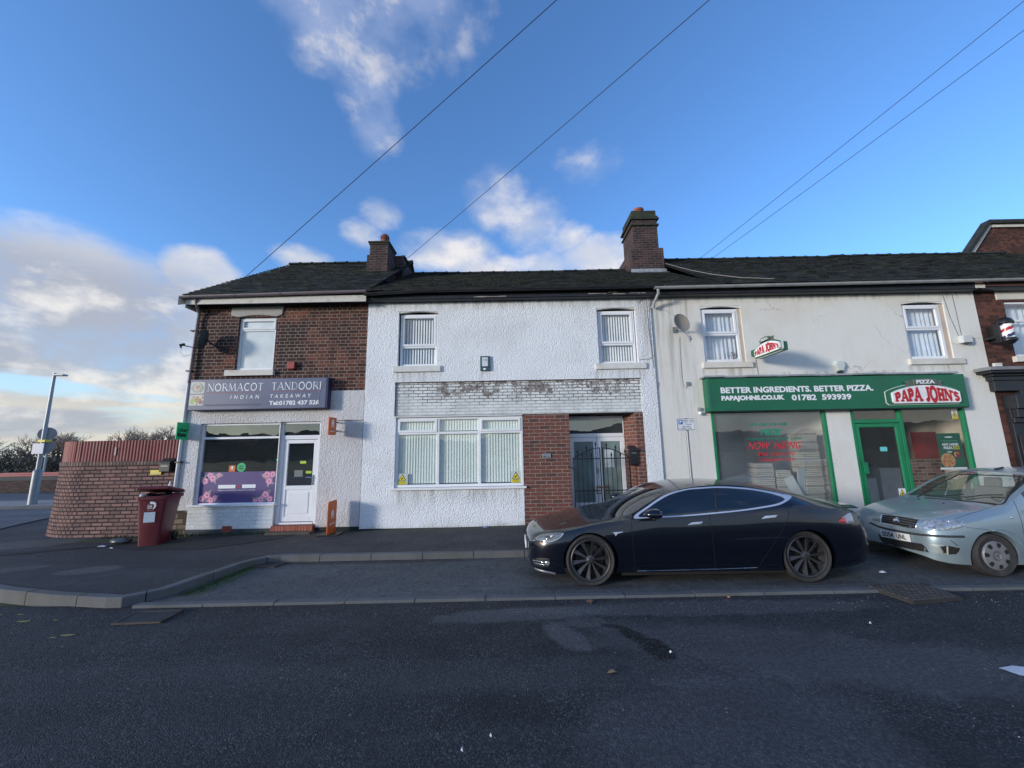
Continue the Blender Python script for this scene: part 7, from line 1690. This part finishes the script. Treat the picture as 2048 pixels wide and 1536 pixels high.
def dark_saloon():
    K = dict(
        zc=[(0, .58), (.03, .625), (.12, .67), (.4, .735), (.7, .80), (1.0, .85), (1.25, .885), (1.36, .925), (1.6, 1.04), (1.85, 1.155), (2.1, 1.245), (2.35, 1.31), (2.6, 1.345), (2.95, 1.355), (3.3, 1.34), (3.7, 1.29), (4.1, 1.21), (4.45, 1.115), (4.72, 1.02), (4.88, .965), (4.99, .965), (5.02, .93), (5.06, .80), (5.13, .62), (5.18, .50)],
        ym=[(0, .26), (.02, .42), (.06, .57), (.14, .68), (.3, .775), (.55, .84), (.95, .87), (1.5, .875), (2.5, .88), (3.5, .895), (4.05, .905), (4.5, .875), (4.8, .82), (5.0, .75), (5.08, .68), (5.14, .57), (5.18, .42)],
        yb=[(0, .95), (1.0, .94), (2.0, .965), (3.5, .955), (4.2, .93), (5.18, .95)],
        zb=[(0, .50), (.1, .58), (.4, .68), (.8, .775), (1.2, .845), (1.6, .88), (2.3, .90), (3.0, .95), (3.6, 1.01), (4.0, 1.045), (4.5, .98), (4.85, .90), (5.02, .78), (5.1, .62), (5.18, .44)],
        zm=[(0, .40), (.5, .50), (1.5, .56), (4.2, .60), (5.18, .40)],
        yr=[(0, .20), (.06, .42), (.2, .56), (.5, .66), (.9, .73), (1.3, .77), (1.6, .775), (1.9, .715), (2.2, .65), (2.6, .605), (3.1, .60), (3.6, .605), (4.1, .61), (4.5, .62), (4.9, .64), (5.02, .58), (5.18, .3)],
        zr=[(0, .56), (.1, .64), (.4, .715), (.8, .79), (1.25, .865), (1.6, .905), (1.87, 1.04), (2.17, 1.20), (2.47, 1.28), (2.75, 1.31), (3.05, 1.315), (3.5, 1.275), (4.0, 1.185), (4.4, 1.09), (4.72, .995), (4.9, .93), (5.0, .90), (5.06, .74), (5.18, .46)],
        zl=[(0, .24), (.12, .175), (.6, .15), (1.5, .17), (3.6, .165), (4.6, .19), (5.0, .25), (5.18, .33)])
    P = car_paint('midnight_blue_paint', (.002, .004, .011), flake=.25, dirt=(.030, .030, .032), dz=.30, dirt_amt=.4, rough=.25, film_amt=.03)
    def gf(x, zone, j, nn): return 3 if (zone == 'roof' and 1.34 < x < 2.16 and j >= 1) else (4 if zone == 'roof' and 4.0 < x < 4.84 and j >= 2 else 0)
    gf.extra = [1.34, 2.16, 4.0, 4.84]
    W = [(.955, .335, .345), (4.005, .335, .345)]
    C = Car('saloon_car', 'low dark blue fastback car with chrome window surround parked in the bay', .11, 6.59, .020, 5.18, K, P, W, .385, gf, 'cars parked in the bay', remap=[(0, .085), (.5, .53), (.95, .955), (4.4, 4.4), (4.8, 4.785), (5.18, 5.115)], glass_mat=mat('dark_windscreen', (.010, .012, .014), .04, var=.05, coat=1.0))
    T = C.T; rim = mat('rim_grey', (.065, .065, .07), .45, .6, var=.15, vs=6, dirt=(.12, .10, .08), dirt_amt=.45, dirt_s=6)
    for (wx, wz, r) in W:
        wheel(T, (C.X0+wx, C.Yc-.755, .02+r), r, 'turbine', -1, rim); wheel(T, (C.X0+wx, C.Yc+.50, .02+r), r, 'turbine', 1, rim)
    # side glass and its bright surround
    trim = [(1268, 1036), (1293.4, 1014.5), (1332.4, 989.5), (1371.5, 978.5), (1399, 975.5), (1442, 973.5), (1496.7, 977), (1535.8, 983), (1562, 988.5), (1583, 994), (1562, 1009), (1526, 1016.5), (1477, 1023), (1418.6, 1028.8), (1360, 1033.5), (1313, 1035.8)]
    gl = [(1277, 1034), (1296, 1017), (1334, 992.5), (1371.5, 981), (1399, 978), (1442, 976), (1496.7, 979.5), (1533, 985.5), (1556, 991.5), (1570, 998), (1556, 1007), (1524, 1013.5), (1477, 1020.3), (1418.6, 1026), (1360, 1031), (1313, 1033.5)]
    sg = mat('tinted_side_glass', (.006, .010, .018), .03, var=.02, coat=1.0)
    ch = mat('satin_chrome', (.60, .65, .74), .38, .55, var=.04)
    C.patch('side_window', gl, sg, off=.004, rings=8, sub=5); C.patch('side_window', gl, sg, off=.004, rings=8, sub=5, mirror=True)
    def ribbon(name, outer, inner, m, off=.008, mirror=False):
        mb = MB(); sub = 6; n0 = len(outer); O, I = [], []
        def sp(Q, i, u): p0, p1, p2, p3 = Q[(i-1) % n0], Q[i], Q[(i+1) % n0], Q[(i+2) % n0]; return tuple(.5*((2*p1[c])+(-p0[c]+p2[c])*u+(2*p0[c]-5*p1[c]+4*p2[c]-p3[c])*u*u+(-p0[c]+3*p1[c]-3*p2[c]+p3[c])*u**3) for c in (0, 1))
        for i in range(n0):
            for q in range(sub): O.append(sp(outer, i, q/sub)); I.append(sp(inner, i, q/sub))
        n = len(O)
        for L_, of in ((O, .001), (O, off), (I, off), (I, .001)):
            for p in L_: mb.v.append(tuple(C.px(p[0], p[1], of, mirror)))
        for k in range(3):
            for j in range(n): mb.f.append((k*n+j, k*n+(j+1) % n, (k+1)*n+(j+1) % n, (k+1)*n+j)); mb.m.append(0)
        return C.T.part(mb, name, m, smooth=40)
    ribbon('window_surround', trim, gl, ch); ribbon('window_surround', trim, gl, ch, mirror=True)
    C.line('door_pillar', [(1429, 977.5), (1431, 1000), (1433, 1025)], .010, TRIM, off=.006)
    G = mat('panel_gap', (.002, .002, .002), 1.0)
    C.line('door_gap', [(1263, 1046), (1265, 1075), (1269, 1120), (1271, 1143)], .0035, G); C.line('door_gap', [(1418.6, 1030), (1421, 1050), (1424.5, 1066.7), (1428, 1100), (1431, 1135)], .0035, G)
    C.line('door_gap', [(1575, 1016), (1577, 1030), (1573, 1043), (1555, 1076.5), (1532, 1111.6), (1520, 1130)], .0035, G)
    C.line('bonnet_gap', [(1151, 1073), (1143, 1064), (1128, 1062), (1105, 1064)], .003, G)
    C.line('sill_strip', [(1274, 1141.8), (1350, 1140), (1440, 1137.5), (1514, 1135)], .006, mat('sill_chrome', (.35, .37, .40), .25, 1.0), off=.004)
    for o_ in ([(1374.6, 1050.5), (1383.4, 1044.8), (1406, 1043.0), (1402, 1048)], [(1522.5, 1038), (1530, 1031.8), (1554.7, 1029.8), (1551.4, 1034.8)]): C.patch('door_handle', o_, ch, off=.007, rings=3, sub=3)
    C.patch('side_badge', [(1225, 1064.7), (1246.5, 1063.2), (1245, 1065), (1235.8, 1067.2), (1231.5, 1072), (1228, 1066.5)], ch, off=.006, rings=3, sub=2)
    hl = mat('headlamp_glass', (.17, .18, .19), .08, .3, var=.3, vs=20, coat=1.0)
    hd = [(1069, 1076), (1080, 1069.5), (1098, 1066), (1114, 1064.8), (1128, 1066), (1122, 1075), (1105, 1084), (1088, 1084.5), (1074, 1081)]
    for mir in (False, True):
        h = C.patch('headlight', hd, hl, off=.006, mirror=mir)
        C.patch('lamp_unit', [(1088, 1073), (1105, 1070), (1112, 1072), (1104, 1079), (1091, 1080)], mat('lamp_dark', (.04, .045, .05), .2, coat=1), off=.009, under=h, mirror=mir, rings=3)
        C.patch('lamp_reflector', [(1099, 1071), (1107, 1069.5), (1108, 1073), (1101, 1076)], mat('lamp_warm', (.75, .62, .48), .2, .4), off=.012, under=h, mirror=mir, rings=2)
        C.line('lamp_strip', [(1127, 1067), (1121, 1075), (1105, 1083), (1089, 1083.5)], .004, mat('lamp_white', (.7, .74, .78), .2), off=.010, under=h, mirror=mir)
    C.patch('indicator', [(1079, 1084), (1085, 1085.5), (1085, 1089), (1080, 1088)], mat('amber', (.55, .26, .12), .3), off=.006, rings=2)
    C.patch('air_intake', [(1064, 1117), (1080, 1115.5), (1099, 1117), (1100, 1126), (1096, 1135), (1082, 1134.5), (1068, 1130)], TRIM, off=.005, rings=3)
    for q in ([(1068, 1120.5), (1080, 1122), (1092, 1125)], [(1069, 1125), (1080, 1127.5), (1091, 1129.5)]): C.line('intake_bar', q, .005, M_CHROME, off=.012)
    C.patch('fog_lamp', [(1089, 1123), (1096, 1122), (1100, 1126), (1098, 1131), (1091, 1130)], mat('fog_glass', (.30, .32, .30), .1, .4, coat=1), off=.012, rings=2)
    C.line('lower_lip', [(1057, 1118), (1060, 1130), (1073, 1138), (1090, 1143), (1111, 1147)], .016, mat('lip_grey', (.13, .14, .16), .35, .4), off=.0)
    mb = MB(); mb.box(C.X0+.055, C.X0+.075, C.Yc-.24, C.Yc+.24, .40, .50); T.part(mb, 'number_plate', M_SIGNW, bevel=.004)
    sn = C.patch('number_plate', [(1055.2, 1092), (1057, 1092), (1057.5, 1103), (1055.5, 1103)], M_SIGNW, off=.01, rings=1, sub=2) if False else None
    lamp = C.patch('tail_light', [(1676.5, 1043.5), (1683.5, 1035.3), (1690.3, 1034.8), (1693, 1046.8)], mat('lamp_red', (.50, .015, .03), .12, coat=1), off=.006, rings=3)
    C.patch('clear_lamp', [(1690.3, 1034.6), (1683.5, 1035.2), (1694, 1027.5), (1700, 1025.2), (1705, 1033), (1708.5, 1046), (1693.2, 1046.8)], mat('lamp_clear', (.30, .32, .38), .15, .3, coat=1), off=.005, rings=3)
    # mirrors
    for sd in (-1, 1):
        mb = MB(); cx, cy, cz = 1.99, C.Yc+sd*.965, .995; n = 16; k = 7
        for i in range(k+1):
            u = math.pi*i/k
            for j in range(n): t = 2*math.pi*j/n; mb.v.append((cx+.145*math.sin(u)**.7*math.cos(t)*(1.25 if math.cos(t) < 0 else .55), cy-.11*math.cos(u)*sd*-1, cz+.075*math.sin(u)**.7*math.sin(t)*(1 if math.sin(t) > 0 else .75)))
        for i in range(k):
            for j in range(n): mb.f.append((i*n+j, i*n+(j+1) % n, (i+1)*n+(j+1) % n, (i+1)*n+j)); mb.m.append(0)
        Mi = T.part(mb, 'door_mirror', P, smooth=60)
        mb = MB(); mb.obox((cx+.045, cy, cz), (.012, .17, .10)); T.part(mb, 'mirror_glass', M_CHROME, under=Mi, bevel=.02)
        mb = MB(); mb.tube([(cx, C.Yc+sd*.80, .895), (cx, C.Yc+sd*.88, .915), (cx, cy, cz-.05)], [.03, .025, .02], 8); T.part(mb, 'mirror_arm', TRIM, under=Mi, smooth=50)
    for (p0, p1) in (((1.47, -.42, .955), (2.0, .12, 1.20)),): T.part(MB().tube([(C.X0+1.30, C.Yc-.60, .885), (C.X0+1.36, C.Yc-.2, .945), (C.X0+1.34, C.Yc+.30, .94)], .009, 6), 'wiper', TRIM)
    mb = MB(); mb.prism([(-.62, .96), (-.5, .985), (0, .995), (.5, .985), (.62, .96), (.6, .945), (-.6, .945)], C.X0+4.84, C.X0+5.02, plane='yz')
    mb.v = [(a, b+C.Yc, c+.02) for a, b, c in mb.v]; T.part(mb, 'spoiler', mat('spoiler_gloss', (.02, .02, .022), .15, coat=1), bevel=.008)
    mb = MB(); mb.box(C.X0+1.4, C.X0+4.0, C.Yc-.78, C.Yc+.78, .14, .19); T.part(mb, 'underbody', ARCH)
    return C
CAR1 = dark_saloon()

def hatchback():
    K = dict(
        zc=[(0, .66), (.03, .715), (.12, .755), (.35, .825), (.65, .885), (.95, .935), (1.03, .955), (1.25, 1.06), (1.5, 1.20), (1.75, 1.33), (1.92, 1.40), (2.2, 1.445), (2.6, 1.455), (3.0, 1.44), (3.4, 1.38), (3.6, 1.25), (3.75, 1.0), (3.84, .78)],
        ym=[(0, .44), (.02, .56), (.06, .645), (.14, .715), (.28, .775), (.5, .805), (.9, .82), (2.5, .825), (3.3, .80), (3.7, .74), (3.84, .62)],
        yb=[(0, .97), (.5, .97), (1.2, .96), (2.5, .955), (3.84, .95)],
        zb=[(0, .56), (.1, .63), (.35, .71), (.7, .78), (1.1, .85), (1.5, .885), (2.5, .93), (3.3, .97), (3.7, .85), (3.84, .70)],
        zm=[(0, .45), (3.84, .48)],
        yr=[(0, .38), (.06, .50), (.2, .58), (.5, .655), (.8, .70), (1.05, .725), (1.3, .715), (1.6, .675), (1.9, .62), (2.5, .59), (3.3, .575), (3.84, .5)],
        zr=[(0, .645), (.12, .735), (.35, .80), (.65, .86), (.95, .905), (1.05, .93), (1.25, 1.025), (1.5, 1.165), (1.75, 1.285), (1.95, 1.355), (2.3, 1.39), (3.0, 1.375), (3.4, 1.30), (3.65, 1.10), (3.84, .74)],
        zl=[(0, .24), (.08, .19), (.3, .16), (.7, .15), (3.2, .16), (3.84, .28)])
    P = car_paint('silver_blue_paint', (.31, .40, .445), flake=.55, dirt=(.26, .26, .22), dz=.36, rough=.36, dirt_amt=.4)
    def gf(x, zone, j, nn):
        if zone == 'roof' and 1.07 < x < 1.88 and j >= 1: return 3
        if zone == 'win' and 1.42 < x < 2.28 and j >= 1: return 5
        if zone == 'win' and 2.38 < x < 3.25 and j >= 1: return 6
        return 0
    gf.extra = [1.07, 1.88, 1.42, 2.28, 2.38, 3.25]
    W = [(.755, .29, .29), (3.21, .29, .29)]
    C = Car('hatchback_car', 'dusty silver blue hatchback with a broken bumper corner parked behind the dark car', 6.09, 6.62, .020, 3.84, K, P, W, .335, gf, 'cars parked in the bay', glass_mat=glass('car_glass', tint=(.80, .86, .83), refl=.10, film=.03))
    T = C.T; J = lambda q: [(1700+a/4.655, 900+b/4.655) for a, b in q]
    hub = mat('hubcap_grey', (.22, .22, .23), .5, .3, var=.15, vs=7, dirt=(.10, .095, .09), dirt_amt=.5, dirt_s=7)
    for (wx, wz, r) in W: wheel(T, (C.X0+wx, C.Yc-.715, .02+r), r, 'hubcap', -1, hub); wheel(T, (C.X0+wx, C.Yc+.50, .02+r), r, 'hubcap', 1, hub)
    hl = mat('hatch_lamp_glass', (.42, .45, .46), .10, .5, var=.35, vs=22, coat=1)
    h = C.patch('headlight', J([(650, 728), (665, 690), (700, 658), (780, 645), (870, 645), (990, 652), (1068, 665), (1078, 700), (1050, 722), (930, 750), (850, 752), (740, 745)]), hl, off=.006)
    for (cx, cy, rx, ry) in ((760, 695, 42, 36), (900, 700, 50, 38), (1030, 695, 24, 24)):
        C.line('lamp_bowl', J([(cx+rx*math.cos(t), cy+ry*math.sin(t)) for t in [k*math.pi/4 for k in range(8)]]), .003, M_CHROME, off=.010, under=h, closed=True, sub=2)
        C.patch('lamp_reflector', J([(cx+rx*.6*math.cos(t), cy+ry*.6*math.sin(t)) for t in [k*math.pi/4 for k in range(8)]]), mat('reflector_bright', (.75, .77, .78), .12, .8), off=.009, under=h, rings=2, sub=1)
    C.patch('headlight', J([(205, 655), (222, 595), (250, 560), (285, 590), (296, 605), (290, 668), (245, 665)]), mat('cloudy_lamp', (.34, .37, .33), .3, .1, var=.1, coat=.6), off=.005, rings=4)
    G = C.patch('grille', J([(300, 603), (440, 618), (632, 650), (622, 690), (600, 724), (430, 698), (296, 672)]), mat('grille_black', (.012, .012, .014), .5), off=.005, rings=3)
    C.line('grille_rim', J([(298, 603), (440, 617), (634, 650), (622, 690), (600, 726), (430, 700), (295, 673)]), .006, M_CHROME, off=.006, under=G, closed=True, sub=3)
    for q in ([(302, 622), (460, 641), (622, 670)], [(300, 640), (455, 659), (614, 690)], [(299, 656), (450, 677), (606, 708)]): C.line('grille_slat', J(q), .0045, mat('slat_grey', (.16, .16, .17), .4, .5), off=.010, under=G, sub=3)
    cc = J([(433, 655)])[0]; bd = C.patch('badge', [(cc[0]+6.2*math.cos(k*math.pi/6), cc[1]+6.2*math.sin(k*math.pi/6)) for k in range(12)], M_CHROME, off=.016, rings=2, sub=1)
    C.patch('badge_centre', [(cc[0]+4.6*math.cos(k*math.pi/6), cc[1]+4.6*math.sin(k*math.pi/6)) for k in range(12)], mat('badge_blue', (.04, .07, .16), .3), off=.019, under=bd, rings=2, sub=1)
    L_ = MB(); text_fit(L_, 'FIAT', cc[0]-3.9, cc[0]+3.9, cc[1]+1.6, cc[1]-1.6, 0, bold=.03, frame=lambda a, b, c: tuple(C.px(a, c, .022))); T.part(L_, 'badge_lettering', M_SIGNW, under=bd, fixn=False)
    C.line('bumper_strip', J([(190, 678), (240, 700), (300, 722), (450, 755), (620, 783), (800, 800), (940, 806), (1058, 806)]), .016, mat('bumper_rubber', (.03, .032, .036), .6), off=.004, sub=5, n=8)
    pl = J([(292, 740), (565, 785), (578, 853), (308, 806)])
    def onplate(u, t, off):
        a, b, c, d = pl; top = (a[0]+(b[0]-a[0])*u, a[1]+(b[1]-a[1])*u); bot = (d[0]+(c[0]-d[0])*u, d[1]+(c[1]-d[1])*u)
        return top[0]+(bot[0]-top[0])*(1-t), top[1]+(bot[1]-top[1])*(1-t)
    a_, b_, c_, d_ = [C.px(*q, .03) for q in pl]
    nrm = (b_-a_).cross(d_-a_).normalized(); nrm = nrm if nrm.dot(Vector((0, 0, H))-a_) > 0 else -nrm
    c_ = b_+(d_-a_)
    mb = MB(); mb.add([tuple(q) for q in (a_, b_, c_, d_)]+[tuple(q-nrm*.012) for q in (a_, b_, c_, d_)], [(0, 1, 2, 3), (7, 6, 5, 4), (0, 1, 5, 4), (1, 2, 6, 5), (2, 3, 7, 6), (3, 0, 4, 7)]); pt = T.part(mb, 'number_plate', mat('plate_paper', (.66, .67, .66), .4), bevel=.002)
    L_ = MB(); fr = lambda u, y, t: tuple(a_+(b_-a_)*u+(d_-a_)*(1-t)+nrm*.002)
    for (txt, u0, u1) in (('SD54', .07, .46), ('UNL', .56, .88)): text_fit(L_, txt, u0, u1, .18, .84, 0, bold=.03, frame=fr)
    T.part(L_, 'plate_lettering', M_BLACKPL, under=pt, fixn=False)
    C.patch('lower_intake', J([(262, 782), (310, 812), (440, 838), (578, 860), (668, 872), (705, 905), (738, 955), (600, 932), (450, 900), (310, 862), (285, 838)]), TRIM, off=.004, rings=4)
    fg = C.patch('fog_recess', J([(738, 875), (860, 884), (1030, 908), (1020, 945), (995, 972), (900, 975), (800, 968)]), mat('recess_silver', (.30, .34, .34), .5, .3), off=.006, rings=3)
    C.patch('broken_hole', J([(812, 888), (920, 892), (1026, 912), (1012, 948), (985, 970), (925, 972), (868, 962)]), ARCH, off=.009, under=fg, rings=3)
    C.line('broken_bracket', J([(902, 895), (905, 968)]), .010, mat('bracket_plastic', (.42, .40, .34), .6), off=.012, under=fg); C.line('broken_bracket', J([(838, 895), (872, 962)]), .008, mat('bracket_dark', (.14, .13, .12), .6), off=.012, under=fg)
    C.line('bumper_crack', J([(935, 838), (965, 862), (1000, 890)]), .004, ARCH, off=.002)
    Gp = mat('hatch_gap', (.05, .06, .065), .9)
    C.line('bonnet_gap', J([(205, 655), (300, 600), (470, 618), (640, 648), (700, 652)]), .0028, Gp); C.line('bonnet_gap', J([(975, 640), (1060, 612), (1180, 575), (1300, 535), (1395, 503)]), .0035, Gp)
    C.line('bumper_gap', J([(1080, 722), (1180, 730), (1295, 745)]), .003, Gp)
    C.line('door_gap', J([(1520, 470), (1560, 560), (1600, 680), (1615, 780)]), .0035, Gp)
    C.line('arch_lip', J([(1185, 1010), (1192, 900), (1225, 820), (1290, 765), (1380, 742), (1460, 752), (1540, 800), (1600, 880)]), .010, P, off=.0, sub=5)
    for q in ([(640, 460)], [(870, 500)]): 
        p = C.px(*J(q)[0], .0); T.part(MB().lathe([(.014, 0), (.012, .012), (0, .016)], tuple(p), n=10), 'washer_jet', TRIM)
    C.patch('side_badge', J([(1488, 620), (1512, 622), (1516, 638), (1498, 640)]), M_CHROME, off=.004, rings=1)
    # wipers
    T.part(MB().tube([tuple(C.px(*q, .02)) for q in J([(700, 432), (840, 440), (1065, 425)])], .009, 6), 'wiper', TRIM); T.part(MB().tube([tuple(C.px(*q, .02)) for q in J([(1075, 452), (1250, 430), (1435, 428)])], .009, 6), 'wiper', TRIM)
    C.line('windscreen_seal', J([(625, 442), (800, 330), (960, 255), (1025, 228), (1200, 232), (1400, 238), (1590, 245)]), .009, TRIM, off=.0, sub=5)
    C.line('windscreen_seal', J([(1590, 245), (1540, 340), (1470, 440), (1410, 505), (1250, 492), (900, 462), (700, 448)]), .011, TRIM, off=.0, sub=5)
    mb = MB(); mb.tube([(C.X0+1.98, C.Yc, 1.44), (C.X0+2.12, C.Yc, 1.475)], [.02, .012], 8); T.part(mb, 'aerial', TRIM)
    # mirror at the frame's edge
    mb = MB(); mb.obox((C.X0+1.52, C.Yc-.93, .99), (.14, .20, .13), (0, 0, .15)); mr = T.part(mb, 'door_mirror', P, bevel=.04, seg=4); T.part(MB().tube([(C.X0+1.5, C.Yc-.78, .93), (C.X0+1.5, C.Yc-.86, .96)], .025, 8), 'mirror_arm', TRIM, under=mr)
    # cabin
    cab = mat('cabin_grey', (.10, .10, .105), .8, var=.2)
    mb = MB(); mb.box(C.X0+1.15, C.X0+1.55, C.Yc-.70, C.Yc+.70, .60, .935); T.part(mb, 'dashboard', cab, bevel=.04, seg=3)
    mb = MB(); t = Vector((.35, 0, .94)).normalized(); n = 28; c0 = Vector((C.X0+1.66, C.Yc-.36, .98)); u1 = Vector((0, 1, 0)); u2 = t.cross(u1)
    mb.tube([tuple(c0+(u1*math.cos(q)+u2*math.sin(q))*.18) for q in [2*math.pi*k/n for k in range(n+1)]], .014, 8); T.part(mb, 'steering_wheel', TRIM, smooth=60)
    for sy in (-.36, .36):
        mb = MB(); mb.obox((C.X0+2.25, C.Yc+sy, .82), (.14, .46, .62), (0, .18, 0)); mb.obox((C.X0+2.33, C.Yc+sy, 1.20), (.09, .24, .17), (0, .18, 0)); mb.obox((C.X0+2.0, C.Yc+sy, .55), (.5, .46, .14)); T.part(mb, 'seat', mat('seat_fabric', (.13, .135, .14), .9), bevel=.04, seg=3)
    mb = MB(); mb.box(C.X0+3.05, C.X0+3.15, C.Yc-.6, C.Yc+.6, .5, 1.10); T.part(mb, 'rear_bench', cab, bevel=.03); mb = MB(); mb.box(C.X0+1.1, C.X0+3.4, C.Yc-.74, C.Yc+.74, .2, .24); T.part(mb, 'cabin_floor', cab)
    return C
CAR2 = hatchback()
